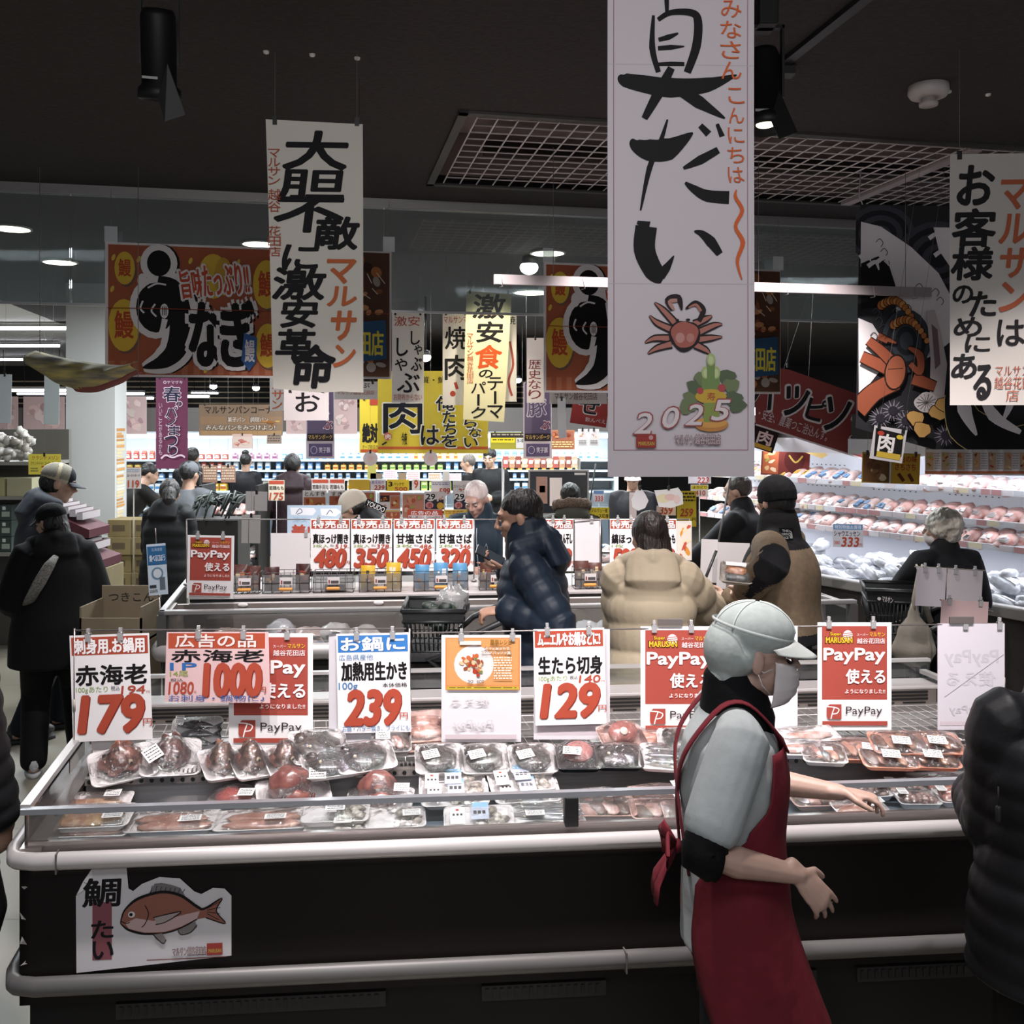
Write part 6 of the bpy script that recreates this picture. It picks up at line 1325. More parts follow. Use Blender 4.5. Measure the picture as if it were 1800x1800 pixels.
for k,(x0,x1,lab,cols) in enumerate(((408,458,'brown sauce pouches by the payment poster',('#4a241c','#a8642f','#c9b08a','#7a2f22')),(465,545,'dark red sauce pouches under the blank sheet',('#3a1c1a','#b5803a','#c9b08a','#8a3a2a')),(553,622,'nearly empty, between the dark and yellow pouch baskets',None),(633,705,'yellow noodle pouches under the 350 yen sign',('#c9a22e','#1a1818','#d6c9a8','#b5703a')),(728,822,'blue seasoning pouches under the 320 yen sign',('#4f86ac','#c9d3dc','#b5703a','#d6d9dc')),(842,900,'brown pouches beside the phone',('#4a2a20','#c9a86a','#b5b0a8','#7a3a2a')),(1008,1060,'pouches behind the navy puffer',('#5a3a34','#c9b08a','#8a8a8a')))):
    D=on_line(f2((0,.47,0)),UF,(x0+x1)/2).y; p,w=basket(x0,x1,'wire basket with '+lab if cols else 'wire basket '+lab,D)
    if cols:
        rnd=random.Random(k); n=max(2,int(w/.085))
        for i in range(n):
            mb=MB(); c=V((0,0,0)); pouch(mb,(0,0,0),.08,.13+rnd.random()*.02,.03,cols,rnd); q=V((p.x+(-w/2+.045+(w-.09)*i/max(1,n-1)),p.y-.01+.085*(-w/2+w*i/max(1,n-1))+.015*(i%2),1.132)); o=mb.build('food_pouch',None,q,(R(-6),0,R(rnd.uniform(-5,8)))); tag(o,'pouch in the basket of '+lab,'pouch','pouches in the basket '+str(x0)) if 0 else tag(o,'food pouch standing in the basket of '+lab,'pouch','pouches, basket of '+lab)
    else:
        mb=MB(); mb.box((-.05,-.04,.0),(.06,.03,.035),M('#6a5f66',.5)); tag(mb.build('food_box',None,V((p.x,p.y,1.13)),(0,0,.085),bevel=.004),'last flat box left in the nearly empty basket','box')
# clear bags and trays in the front well of the second counter
for k,(x,y,w,l) in enumerate(((400,1108,.2,'pink flat packet leaning inside the second counter behind the pink 1000 yen sign'),(495,1092,.16,'puffy clear bag of white food with blue letters in the second counter'),(545,1108,.2,'flat pale packet in the second counter beside the puffy bag'),(590,1097,.18,'white carton with red mark in the second counter'),(640,1110,.2,'pale bag in the second counter behind the 239 yen sign'),(1030,1092,.16,'frosty white tray in the second counter beside the navy puffer'),(1065,1104,.18,'stack of clear lidded trays beside the beige puffer'),(1255,1085,.2,'white tray in the second counter behind the net cap'))):
    p=on_line(f2((0,.2,0)),UF,x); z=CH-(y+18-HZ)*p.y/F; rnd=random.Random(k); mb=MB()
    blob(mb,(0,0,.05),(w/2,.09,.06),M(('#b59488','#c9c4c8','#c2aaa4','#d0c8c6','#c4b8b4','#c0bfc2','#b8b8ba','#c9c5c6')[k],.3,nz=(14,.25),coat=.6),k,.25,2.5)
    for i in range(3): a=rnd.uniform(-w*.3,w*.2); mb.box((a,-.085,.04+i*.015),(a+.04,-.08,.05+i*.015),M(rnd.choice(('#7a8fb0','#a8584c','#8a8482')),.5))
    tag(mb.build('frozen_pack',None,V((p.x,p.y,max(.876,z-.05))),(0,0,.085)),l,'frozen food')
# ---------------- carts ----------------
def cartbasket(p,rz,w,d,h,label,cat='shopping basket'):
    t=thing('shopping_basket',label,cat,p,rz); m=M('#1f2122',.45); k=.82; mb=MB()
    def Q(u,v,z): s=k+(1-k)*z/h; return V((u*s,v*s,z))
    for z,r in ((0,.005),(h*.2,.003),(h*.72,.008),(h*.97,.009),(h,.007)):
        c=[Q(*a,z) for a in ((-w/2,-d/2),(w/2,-d/2),(w/2,d/2),(-w/2,d/2))]
        for i in range(4): mb.tube([c[i],c[(i+1)%4]],r,m,6)
    mb.build('rim',t); mb=MB()
    for z0,z1 in ((.0,h*.72),):
        n=int(w/.022)
        for i in range(n+1):
            u=-w/2+w*i/n
            for v in (-d/2,d/2): mb.tube([Q(u,v,z0),Q(u,v,z1)],.0035,m,5)
        n=int(d/.022)
        for i in range(n+1):
            v=-d/2+d*i/n
            for u in (-w/2,w/2): mb.tube([Q(u,v,z0),Q(u,v,z1)],.0035,m,5)
        for i in range(int(w/.03)): u=-w/2+.03*i; mb.tube([Q(u,-d/2,0),Q(u,d/2,0)],.003,m,5)
    mb.build('lattice',t); mb=MB()
    for sg in (-1,1):
        c=[Q(-w/2,sg*d/2,h*.72),Q(w/2,sg*d/2,h*.72),Q(w/2,sg*d/2,h),Q(-w/2,sg*d/2,h)]; mb.add(c+[v+V((0,-sg*.004,0)) for v in c],[(0,1,2,3),(7,6,5,4),(0,4,5,1),(2,6,7,3)],m)
        c=[Q(sg*w/2,-d/2,h*.72),Q(sg*w/2,d/2,h*.72),Q(sg*w/2,d/2,h),Q(sg*w/2,-d/2,h)]; mb.add(c+[v+V((-sg*.004,0,0)) for v in c],[(0,1,2,3),(7,6,5,4),(0,4,5,1),(2,6,7,3)],m)
    mb.build('band',t); return t,Q
def cart(base,p,rz,label,hx):
    t=thing('shopping_cart',label,'shopping cart',(p.x,p.y,0),rz); m=M('#232426',.4); mb=MB()
    for sg in (-1,1): mb.tube([(hx+.12,sg*.2,p.z+.165),(hx*.75,sg*.205,p.z+.085),(.1,sg*.205,p.z+.02),(-.02,sg*.2,p.z-.02),(.08,sg*.2,p.z-.1),(.1,sg*.2,.12)],.014,m,8,round_=True)
    mb.build('frame',t); mb=MB(); mb.tube([(hx+.12,-.2,p.z+.165),(hx+.12,.2,p.z+.165)],.016,m,8,round_=True); mb.build('handle_bar',t)
    mb=MB(); mb.box((-.2,-.2,p.z-.03),(.2,.2,p.z-.015),m); mb.build('basket_shelf',t)
    for sx in (-.2,.2):
        for sy in (-.2,.2):
            mb=MB(); mb.tube([(sx,sy,p.z-.03),(sx,sy,.1)],.01,m,6); mb.build('upright',t); mb=MB(); mb.lathe([(.001,-.012),(.05,-.012),(.05,.012),(.001,.012)],M('#111111',.5),16,(sx,sy,.05),Matrix.Rotation(PI/2,3,'X')); mb.build('wheel',t)
D=4.46; p=W(765,1133,D); t,Q=cartbasket(p,.03,.28,.34,.19,'black lattice shopping basket with greens pushed by the man in navy'); cart(None,p,.03,'black shopping cart under the basket of the man in navy',.23)
rnd=random.Random(9); mb=MB()
for i in range(26): blob(mb,(rnd.uniform(-.05,.07),rnd.uniform(-.07,.07),rnd.uniform(.07,.16)),(.035,.03,.028),M(rnd.choice(('#26332a','#33422f','#1d2a22')),.5,nz=(30,.5)),i,.5,4,10,8,False)
o=mb.build('leafy_greens',None,p+V((.02,0,.02))); tag(o,'dark green leafy vegetables in the black basket','vegetables')
mb=MB(); blob(mb,(.06,.02,.16),(.075,.08,.075),clear('#ffffff',.3,.12,.22,(20,1)),3,.35,4,20,14,False); tag(mb.build('plastic_bag',None,p+V((.02,.0,.03))),'crumpled clear plastic bag over the greens in the black basket','plastic bag')
# second cart beside the old lady
D=5.35; p=W(1575,1106,D); t,Q=cartbasket(p,-.25,.34,.3,.24,'dark grey shopping basket with white lettering beside the elderly woman'); cart(None,p,-.25,'black shopping cart of the elderly woman by the meat wall',.3)
s=Sheet(1540,1048,1570,1062,D-.17,'#1f2122'); s.ell(1545,1054,3,3,'#c4c0bc'); s.text('マルサン',1550,1050,1568,1060,'#c4c0bc',.02,rot=8); s.fix(); o=s.mb.build('lettering'); o.parent=t; o.location=(-.075,-.158,.21); 
mb=MB(); m=M('#8b8478',.85,nz=(16,.15),bump=(14,.5)); c=W(1606,1060,5.05)
rs=[]
for i in range(15):
    v=i/14; hw=lerp([(0,.012),(.18,.03),(.45,.088),(.75,.115),(.93,.09),(1,.03)],v)[0]; dp=hw*.55; rs.append([c+V((hw*(1+.05*math.sin(5*a+v*6))*math.cos(a),dp*(1+.08*math.sin(6*a))*math.sin(a),-.33*v-.0)) for a in [2*PI*j/26 for j in range(26)]])
mb.rings(rs,m); q=thing('tote_bag','slouchy beige cloth tote bag hanging from the cart of the elderly woman','bag',(0,0,0)); mb.build('bag_body',q)
for dx in (0,.1):
    mb=MB(); mb.tube([c+V((dx*.9-.0,0,-.1)),c+V((dx*.5+.0,.0,.02)),c+V((.03+dx*.2,.01,.17)),c+V((.04+dx*.3,.06,.19))],[.016,.011,.008,.006],m,8); mb.build('strap',q)
# tray held by the man in the beanie
pp=W(1294,1012,4.38)
t=thing('food_tray','clear lidded tray of brown food held by the man in the beanie','packed food',pp,R(-10),None,(R(48),R(4),R(-12)))
tray_mb(.15,.11,.03,M('#b9b0a4',.4)).build('tray',t); mb=MB(); blob(mb,(0,.01,.03),(.05,.028,.018),M('#8f4a28',.4,nz=(50,.5),c2='#c98a4a'),5,.3); blob(mb,(0,-.03,.026),(.05,.02,.014),M('#3a3f36',.4),6,.3); mb.build('food',t)
mb=MB(); mb.grid(lambda u,v:((u-.5)*.148,(v-.5)*.108,.031+.024*(1-abs(2*u-1)**4)*(1-abs(2*v-1)**4)),14,10,FILM); mb.build('lid',t); mb=MB(); mb.box((-.05,.015,.0565),(.04,.035,.0575),M('#d6d2d0',.6)); mb.build('price_sticker',t)
# ---------------- goods on the meat wall ----------------
def pillow(cols,w,d,h,sd):
    rnd=random.Random(sd); mb=MB(); m=M(cols[0],.35,nz=(18,.3),c2=cols[1],coat=.4)
    def f(p,dd):
        k=1+.14*noise.noise(dd*2.3+V((sd,0,0))); q=p*k; q.z=max(q.z,-h*.42); return q
    mb.ell((0,0,h*.42),(w/2,d/2,h*.6),m,14,8,None,f)
    for i in range(2): x=rnd.uniform(-w*.25,w*.1); y=rnd.uniform(-d*.4,-d*.1); mb.box((x,y,h*.8),(x+w*.28,y+d*.22,h*1.04),M(cols[2],.5))
    return mb.mesh('pack')
KINDS={'ham':('#c49c96','#d8c2be','#dedada'),'sausage':('#b88c84','#d8c8c4','#c9a04a'),'bacon':('#b0736a','#d0b8b2','#d9d4d4'),'deli':('#c4b4b0','#9a7a70','#5f7f9f'),'dark':('#3a2a28','#6a4a42','#c9a83a'),'silver':('#c4c5ca','#8f9096','#d6d3d6')}
PM={k:[pillow(v,.115,.2,.06,i*7+j) for j in range(3)] for i,(k,v) in enumerate(KINDS.items())}
rnd=random.Random(21)
def put(me,name,label,cat,grp,p,rot,sc=1):
    o=bpy.data.objects.new(name,me); COL.objects.link(o); o.location=p; o.rotation_euler=rot; o.scale=(sc,)*3; return tag(o,label,cat,grp)
ang=math.atan2(-.526,-.851)
MZ=math.atan2(MN.y,MN.x)-PI/2
for z,sh,seq in ((1.61,'top',(('sausage',-2.6,-1.5),('deli',-1.5,-.9),('ham',-.9,.5),('bacon',.5,1.3),('deli',1.3,2.4))),(1.405,'middle',(('ham',-2.6,-1.2),('deli',-1.2,-.8),('bacon',-.8,.3),('dark',.6,1.6),('silver',1.6,2.4))),(1.25,'lower',(('deli',-2.6,-1.6),('ham',-1.6,-.5),('bacon',-.5,.2),('silver',.4,1.4),('sausage',1.4,2.4)))):
    for k,a,b in seq:
        u=a
        while u<b:
            for row,(w0,dz) in enumerate(((.46,0),(.64,.03))):
                p=mw(V((u+rnd.uniform(-.01,.01),w0,z+dz*0))); put(rnd.choice(PM[k]),k+'_pack' if k not in('dark','deli','silver') else {'dark':'sausage_pack','deli':'deli_pack','silver':'chicken_pack'}[k],{'ham':'pink sliced ham pack','sausage':'pale sausage pack','bacon':'red bacon pack','deli':'whitish deli meat pack','dark':'dark sausage pack with yellow tag','silver':'silvery wrapped meat pack'}[k]+' on the %s shelf of the meat wall'%sh,'meat pack','%s packs on the %s shelf'%(k,sh),p,(R(22+rnd.uniform(-8,8)),R(rnd.uniform(-6,6)),MZ+R(rnd.uniform(-12,12))),rnd.uniform(.95,1.2))
            u+=.118
for i in range(130):
    u=rnd.uniform(-2.5,1.0); w0=rnd.uniform(.14,.75); z=.885+.17*math.exp(-((w0-.5)/.28)**2)*rnd.random()
    put(rnd.choice(PM['silver']),'meat_pouch','clear silvery pouch in the heap on the bottom deck of the meat wall','meat pack','silvery pouches heaped on the deck',mw(V((u,w0,z))),(R(rnd.uniform(-5,35)),R(rnd.uniform(-25,25)),R(rnd.uniform(0,180))),rnd.uniform(.9,1.25))
for i in range(20):
    put(rnd.choice(PM['bacon']),'bacon_pack','red and white bacon pack at the near end of the meat wall deck','meat pack','bacon packs at the near deck end',mw(V((1.15+.07*i,.2+.16*(i%4),.885))),(R(10),0,MZ+R(rnd.uniform(-15,15))),1.2)
for i,(u,l) in enumerate(((-.28,'yellow folded price tag on the meat wall bumper, farther of two'),(.1,'yellow folded price tag on the meat wall bumper, nearer of two'))):
    mb=MB(); mb.box((-.05,-.04,0),(.05,.04,.012),M('#b5a03a',.6)); tag(mb.build('price_tag',None,mw(V((u,.0,.947))),(0,0,MZ),bevel=.003),l,'price tag')
# ---------------- cartons on the back wall ----------------
def carton(col,c2,w,h,top,sd):
    mb=MB(); m=M(col,.5)
    mb.box((-w/2,-w/2,0),(w/2,w/2,h),m)
    if top=='gable': mb.add([(-w/2,-w/2,h),(w/2,-w/2,h),(w/2,w/2,h),(-w/2,w/2,h),(-w/2,0,h+w*.5),(w/2,0,h+w*.5)],[(0,1,5,4),(2,3,4,5),(1,2,5),(3,0,4)],m)
    else: mb.lathe([(w*.22,h),(w*.22,h+.025),(.001,h+.027)],M(c2,.5),10)
    mb.box((-w*.45,-w*.52,h*.25),(w*.45,-w*.5,h*.6),M(c2,.5)); mb.box((-w*.3,-w*.525,h*.7),(w*.3,-w*.5,h*.82),M('#d6d6d6',.5)); return mb.mesh('carton')
CC=[('#cfd6da','#4f86b5','white'),('#d6d2c4','#c9a23a','cream'),('#5f8fc0','#d6dbe0','blue'),('#b5c46a','#5f8a3a','green'),('#d0b04a','#a85a2a','yellow'),('#b58a9a','#7a4a6a','mauve'),('#a84a3a','#d6cfc4','red')]
CM=[[carton(a,b,w,h,t,0) for w,h,t in ((.085,.13,'gable'),(.075,.11,'cap'),(.095,.1,'cap'))] for a,b,_ in CC]
rnd=random.Random(33)
for z,nm,k in ((1.49,'top',.8),(1.325,'second',.8),(1.19,'third',.75),(1.0,'fourth',1.1)):
    x=-8.3; ci=0; run=0
    while x<1.4:
        if run<=0: ci=rnd.choice((0,0,1,1,2,3,4,5,6) if nm!='third' else (0,0,2,2,4,3)); run=rnd.randint(4,9); v=rnd.randint(0,2); x+=.05*rnd.random()
        if x>-6.15 and x<1.15 or nm=='top': put(CM[ci][v],'drink_carton','%s carton on the %s shelf of the far dairy case'%(CC[ci][2],nm),'carton','%s cartons, %s dairy shelf'%(CC[ci][2],nm),(x,DY+.24,z),(0,0,0),k)
        x+=.125; run-=1
# ---------------- posters and signs deep in the shop ----------------
for i,(x0,x1) in enumerate(((-6,32),(41,114),(211,258),(503,538),(588,628))):
    S(x0,697,x1,763,14.92,'#a8928f','poster','faded pink food poster on the canopy of the far dairy case','poster',[('d',x0+2,700,x1-2,760,('#b59a96','#9a807e','#b8a4a0','#8f7476','#a89a94'),16,i+3,'#a58e8c')],'faded pink posters on the dairy canopy')
for x0,x1,y1,l in ((-4,21,744,'blank grey hanging sheet at the picture edge before the far poster'),(78,105,746,'blank grey hanging sheet beside the white column')):
    S(x0,658,x1,y1,8.4,'#a9b0b2','paper_sheet',l,'paper',[],roll=1,strings=((x0+x1)/2,))
S(274,664,330,824,11,'#5e3046','cloth_banner','tall magenta spring bread festival banner','banner',[('t','◎ヤマザキ',287,669,321,675,'#c9b8bf',.01)]+[('t',c,*a,'#26283a',.03,dict(out=('#c0a9b4',1.2,.05))) for c,a in (('春',(287,680,318,706)),('の',(310,706,320,714)),('パ',(291,715,312,733)),('ン',(293,733,309,748)),('ま',(297,748,316,766)),('つ',(290,766,312,784)),('り',(297,784,312,800)))]+[('s',[(284,806),(292,800),(304,804),(318,800),(326,804)],3,'#c0a9b4'),('v','いいことがあるかも',280,708,286,800,'#b59aa6',.005)],strings=(280,324))
S(350,711,497,766,12.5,'#7f6a58','signboard','brown bread corner signboard hanging before the back wall','signboard',[('r',352,732,495,746,'#8a6e56'),('t','マルサンパンコーナー',360,714,492,727,'#2a2320',.02),('t','菓子パン',400,733,432,742,'#c9bdb0',.02,dict(out=('#3a2f28',.8,.03))),('t','調理パン',440,733,472,742,'#c9bdb0',.02,dict(out=('#3a2f28',.8,.03))),('t','みんなパンをみつけよう!',362,747,484,756,'#c9bdb0',.02,dict(out=('#3a2f28',.8,.03))),('r',352,757,495,765,'#9a7a58'),('d',455,735,494,756,('#a8743f','#8a5a30','#b8905a'),6,4)],strings=(360,488))
S(408,763,444,788,12.3,'#c4a8a0','poster','small card of pink food photos under the bread corner signboard','poster',[('d',409,768,443,787,('#b5706a','#c99a8a','#d0b8a8','#a85a50'),10,8,'#c9b4aa')],strings=(426,))
S(469,763,495,780,12.3,'#8a7a6e','poster','small brown card under the end of the bread corner signboard','poster',[('b',471,765,493,778,'#5a4a40',3,2)],strings=(482,))
S(474,664,501,722,7.6,'#b3aaa6','cloth_banner','narrow pale banner with orange katakana half behind the big cream banner','banner',[('t','ル',478,668,498,684,'#a8583a',.02),('t','サ',478,686,498,703,'#a8583a',.02),('t','ン',478,704,496,719,'#a8583a',.02)],strings=(488,))
S(499,684,578,739,5.5,'#c4bcba','paper_sheet','white sheet with one black brushed letter under the big cream banner','paper',[('t','お',519,690,562,724,INK,.03)],strings=(510,567))
for x0,l in ((538,'purple pork banner below the white letter sheet'),(920,'purple pork banner beside the second eel banner')):
    S(x0,672,x0+50,806,8.6,'#b5a9b0','cloth_banner',l,'banner',[('r',x0+2,674,x0+48,762,'#564b60'),('t','子',x0+12,676,x0+38,698,'#564b60',.03,dict(out=('#c0b6c0',1.2,.04))),('t','豚',x0+7,702,x0+40,732,'#564b60',.03,dict(out=('#c0b6c0',1.2,.04))),('t','ぶ',x0+31,740,x0+46,754,'#7a2f3a',.04,dict(out=('#c0b6c0',1.2,.05))),('r',x0+2,762,x0+48,775,'#2a2226'),('t','マルサンポーク',x0+4,764,x0+46,772,'#b5965a',.02),('r',x0+5,780,x0+46,802,'#4f4460'),('e',x0+14,791,6,7,'#a89fb0'),('e',x0+14,791,5,6,'#4f4460'),('t','笑子豚',x0+23,786,x0+43,796,'#b5adb8',.02)],strings=(x0+5,x0+45))
S(926,594,957,708,8.2,'#bdb4b2','cloth_banner','pale banner with dark red writing beside the second eel banner','banner',[('v','歴史なり',929,632,951,702,'#6a2f38',.015)],strings=(941,))
S(588,671,664,702,7.9,'#b9b1ae','cloth_banner','pale banner with small orange shop writing beside the first eel banner end','banner',[('t','しゃぶ',606,673,650,682,INK,.03),('t','マルサン越谷花田店',592,686,658,694,'#9a5540',.01)],strings=(600,655))
S(966,684,1067,710,7.8,'#b5adab','cloth_banner','pale banner with small orange shop writing below the second eel banner','banner',[('t','マルサン越谷花田店',975,690,1050,703,'#6a4f48',.015)],strings=(975,1060))
S(632,700,706,796,8.9,'#b8a438','poster','yellow poster with heavy black letters half behind the yellow meat banner','banner',[('t','絶対',637,744,664,778,INK,.05),('t','テープの泣き',637,782,664,789,INK,.01),('r',634,790,704,795,'#a04a2a'),('r',650,702,664,712,'#8f3a2a')],strings=(640,698))
S(664,652,858,797,8.6,'#b8a438','cloth_banner','big yellow meat banner with black brushed letters','banner',[('r',664,785,858,790,'#a8542f')]+[('t',c,*a,'#1b1d24',.035,dict(out=('#d3cfc0',2,.03))) for c,a in (('肉',(674,700,742,762)),('は',(740,748,772,782)),('俺',(766,696,800,722)),('た',(778,722,800,744)),('ち',(780,744,802,764)),('を',(776,764,804,786)),('ら',(816,734,838,752)),('な',(824,752,846,768)),('い',(816,770,840,786)))]+[('t','よい品質・鮮度と感動',700,662,840,674,'#2a2a20',.015),('t','今夜',706,760,716,782,INK,.02),('e',682,767,7,7,'#a85a4a'),('t','肉',678,763,687,772,'#d6cfc4',.03),('s',[(672,782),(680,777)],3,INK)],strings=(672,850))
def shabu(x0,x1,y1,els,l,D=7.9): S(x0,550,x1,y1,D,'#bcb4b2','cloth_banner',l,'banner',els,strings=(x0+6,x1-6),bend=.008)
shabu(689,745,708,[('t','激安',693,556,738,573,'#9a4a3c',.015)]+[('t',c,*a,INK,.03) for c,a in (('し',(697,594,717,626)),('ゃ',(694,630,716,652)),('ぶ',(698,656,738,690)),('し',(722,582,738,606)),('ゃ',(728,606,742,624)),('ぶ',(722,628,742,652)))]+[('t','お財布からない',692,692,742,704,'#9a4a3c',.01)],'white shabu shabu banner with black letters behind the glass curtain')
shabu(778,824,712,[('t','マルサンマ',780,556,822,568,'#9a4a3c',.015),('t','焼',782,574,822,614,INK,.03),('t','肉',782,624,822,668,INK,.035),('e',796,692,5,5,'#8f3a2f'),('s',[(800,672),(804,684)],5,'#8f3a2f')],'white grilled meat banner with black letters beside the cream banner')
shabu(884,908,706,[('s',[(896,600),(902,640),(894,670),(900,696)],4,'#8a4038'),('t','焼',892,556,906,570,INK,.02)],'edge of a white banner showing behind the cream banner')
S(1008,700,1072,748,8.0,'#7f302e','cloth_banner','red banner with big black white edged letter below the second eel banner','banner',[('t','ぜ',1020,700,1058,728,INK,.05,dict(out=('#b9afaf',1.5,.05))),('t','飲んべえ',1034,734,1070,742,'#b9afaf',.01)],roll=8,strings=(1015,1065))
S(966,756,1010,790,9.2,'#8a5a40','poster','brown meat dish poster beside the purple pork banner','poster',[('d',968,758,1008,774,('#6a3020','#8f4a30','#a86a40'),10,5,'#7a4a38'),('b',968,776,1008,788,'#b59a6a',3,6)],strings=(988,))
for x,l in ((1016,'farther of two small white recipe sheets beside the huge banner'),(1036,'nearer of two small white recipe sheets beside the huge banner')): S(x,754,x+17,784,9.0,'#b5b0ae','poster',l,'poster',[('d',x+3,760,x+14,772,('#7f8a5a','#a85a40','#c9a06a'),5,x),('b',x+2,774,x+15,782,'#6a6664',3,3)],strings=(x+8,))
S(978,700,996,770,7.0,'#d0cccc','paper_sheet','narrow white sheet hanging sideways near the second eel banner','paper',[],roll=-2,yaw=35,strings=(987,))
S(862,760,925,790,11.5,'#8f8630','signboard','yellow and dark header sign over the far cartons','signboard',[('r',863,761,924,769,'#2f2a28'),('b',866,763,920,767,'#a89a8a',1,3),('r',863,770,905,778,'#c9b42a'),('b',866,772,902,776,'#3a3320',1,2),('r',907,770,924,788,'#b9b6b4'),('t','5本',909,771,923,778,INK,.02)],strings=(870,918))
for i in range(12):
    x=884+i*11
    mb=MB(); p=W(x+5,812,10.2); mb.box((-.03,-.02,-.06),(.03,.02,.06),M(('#a8544c','#b58a6a','#8a4a3a','#c9a890')[i%4],.4,nz=(30,.3))); mb.box((-.02,-.023,-.02),(.02,-.02,.02),M('#cfc9c4',.5)); tag(mb.build('snack_pack',None,p,bevel=.008),'small red and tan pack hanging in the row above the dark screen','packet','packs hanging above the dark screen')
mb=MB(); p=W(884,806,10.2); q=W(1018,806,10.2); mb.tube([p,q],.008,M('#6a6664',.4,.5),6); 
for u in (p,q): mb.tube([u,V((u.x,u.y,0))],.015,M('#6a6664',.4,.5),6)
tag(mb.build('display_rack'),'thin metal rack carrying the row of hanging packs','rack')
t=thing('screen','dark display screen with a white food picture behind the olive parka','screen',W(982,905,8.6))
mb=MB(); mb.box((-.27,0,0),(.27,.04,.4),M('#8f8886',.4)); mb.box((-.03,.01,-1.2),(.03,.04,0),M('#3a3836',.5)); mb.build('frame',t); mb=MB(); mb.box((-.255,-.004,.015),(.255,0,.385),M('#22252b',.2)); 
for x0,z0,x1,z1,c in ((-.2,.1,-.1,.34,'#8a6a60'),(-.08,.08,.03,.33,'#c4bab8'),(.14,.355,.24,.375,'#b5b0ae'),(-.17,.2,-.12,.26,'#a88478')): mb.box((x0,-.006,z0),(x1,-.004,z1),M(c,.4))
mb.build('panel',t)
# white paper cut-outs and cards round the far counter worker
for pts,l,c in (([(1118,862),(1128,860),(1134,868),(1140,880),(1134,893),(1122,898),(1112,892),(1110,878)],'white blob shaped paper cut-out in front of the capped counter worker','#d9d6d6'),([(1150,862),(1178,860),(1192,857),(1200,868),(1201,886),(1180,893),(1158,891)],'white paper cut-out with faint yellow and pink printing','#d9d6d2')):
    x0=min(a for a,_ in pts);x1=max(a for a,_ in pts)
    S(x0,857,x1,898,6.9,c,'paper_cutout',l,'paper',[('e',1166,876,12,8,'#d6cda8'),('e',1178,874,10,6,'#d6b5ae'),('e',1190,878,6,8,'#d9bfb8')] if x0>1140 else [],outline=pts,strings=((x0+x1)/2,))
def card(x0,y0,x1,y1,D,bg,els,l,stand=True,**k):
    o=S(x0,y0,x1,y1,D,bg,'price_card',l,'price card',els,**k)
    if stand:
        mb=MB(); z=o.location.z-(.885 if 7.98<D<8.8 and -1.7<o.location.x<1.05 else 0); h=(y1-y0)*D/F
        if z>h: mb.tube([(0,.004,-h*.9),(0,.004,-z)],.003,M('#8a8684',.4,.4),5); mb.build('stem',o)
    return o
card(1190,863,1224,926,7.9,'#c4ae34',[('b',1193,866,1222,884,'#3a3424',3,4),('t','259',1196,894,1218,908,RED,.06,dict(sh=.15)),('t','円',1217,910,1223,916,INK)],'tall yellow 259 yen card at the far meat counter')
card(1214,852,1245,873,8.3,'#c9c2c0',[('r',1215,853,1244,860,'#c4b23a'),('t','よりどり',1218,854,1242,859,INK,.02),('t','410',1222,862,1240,871,RED,.05)],'small 410 yen card above the yellow 259 yen card')
card(1210,837,1250,850,8.6,'#c9c2c6',[('t','223',1226,839,1246,849,RED,.06,dict(sh=.15))],'small 223 yen card just below the huge banner')
card(1154,889,1188,906,8.1,'#c9b5b4',[('t','359',1160,890,1182,904,RED,.06,dict(sh=.12))],'pale 359 yen card under the yellow tinted cut-out')
card(1036,892,1071,912,7.4,'#c9b43a',[('t','ノルウェー産',1040,894,1068,901,INK,.02),('t','ロース切身',1040,903,1070,911,INK,.03)],'yellow fish slice card beside the olive parka')
card(1043,862,1062,882,8.6,'#b9b4bc',[('r',1044,863,1061,868,'#5f7fa8'),('t','333',1046,872,1060,881,RED,.05)],'small 333 yen card behind the slanting rod near the parka')
mb=MB(); mb.tube([W(1284,840,5.6),W(1262,956,5.5),V((W(1262,956,5.5).x,5.5,1.09))],.006,M('#2a2624',.5),6); tag(mb.build('sign_pole'),'thin black slanting pole beside the man in the beanie, from the huge banner down','pole')
mb=MB(); mb.tube([W(1047,815,7.9),W(1036,892,7.9),V((W(1036,892,7.9).x,7.9,.93))],.006,M('#2a2624',.5),6); tag(mb.build('sign_pole'),'thin black slanting pole beside the olive parka','pole')
mb=MB(); mb.tube([W(1259,968,5.25),W(1229,1045,5.2)],.009,M('#1c1a1a',.5),6); tag(mb.build('sign_pole'),'short black slanting rod beside the beige puffer elbow','pole')
for x0,y0,x1,y1,D,l in ((1233,948,1262,1024,5.45,'back of a white card just past the beige puffer elbow'),(1262,954,1318,1036,5.4,'large white card back in front of the man in the beanie'),(1312,978,1338,1056,5.35,'narrow white card back at the zip of the beanie man')):
    S(x0,y0,x1,y1,D,'#c6c1c0','card_back',l,'card',[('r',x0+(x1-x0)*.3,y1-12,x1-4,y1-3,'#7a716c')] if x1-x0>50 else [],roll=2)
for x0,y0,x1,y1,D,c,l in ((1612,998,1664,1066,4.75,'#bdb7bd','first of two blank sheets clipped side by side before the elderly woman'),(1666,1002,1728,1064,4.75,'#c0b8bc','second of two blank sheets clipped side by side before the elderly woman'),(1655,1056,1738,1100,4.4,'#b99f9e','pinkish blank sheet below the pair of blank sheets')):
    S(x0,y0,x1,y1,D,c,'paper_sheet',l,'paper',[],clips=(x0+14,x1-14),clipcol='clear',roll=3)
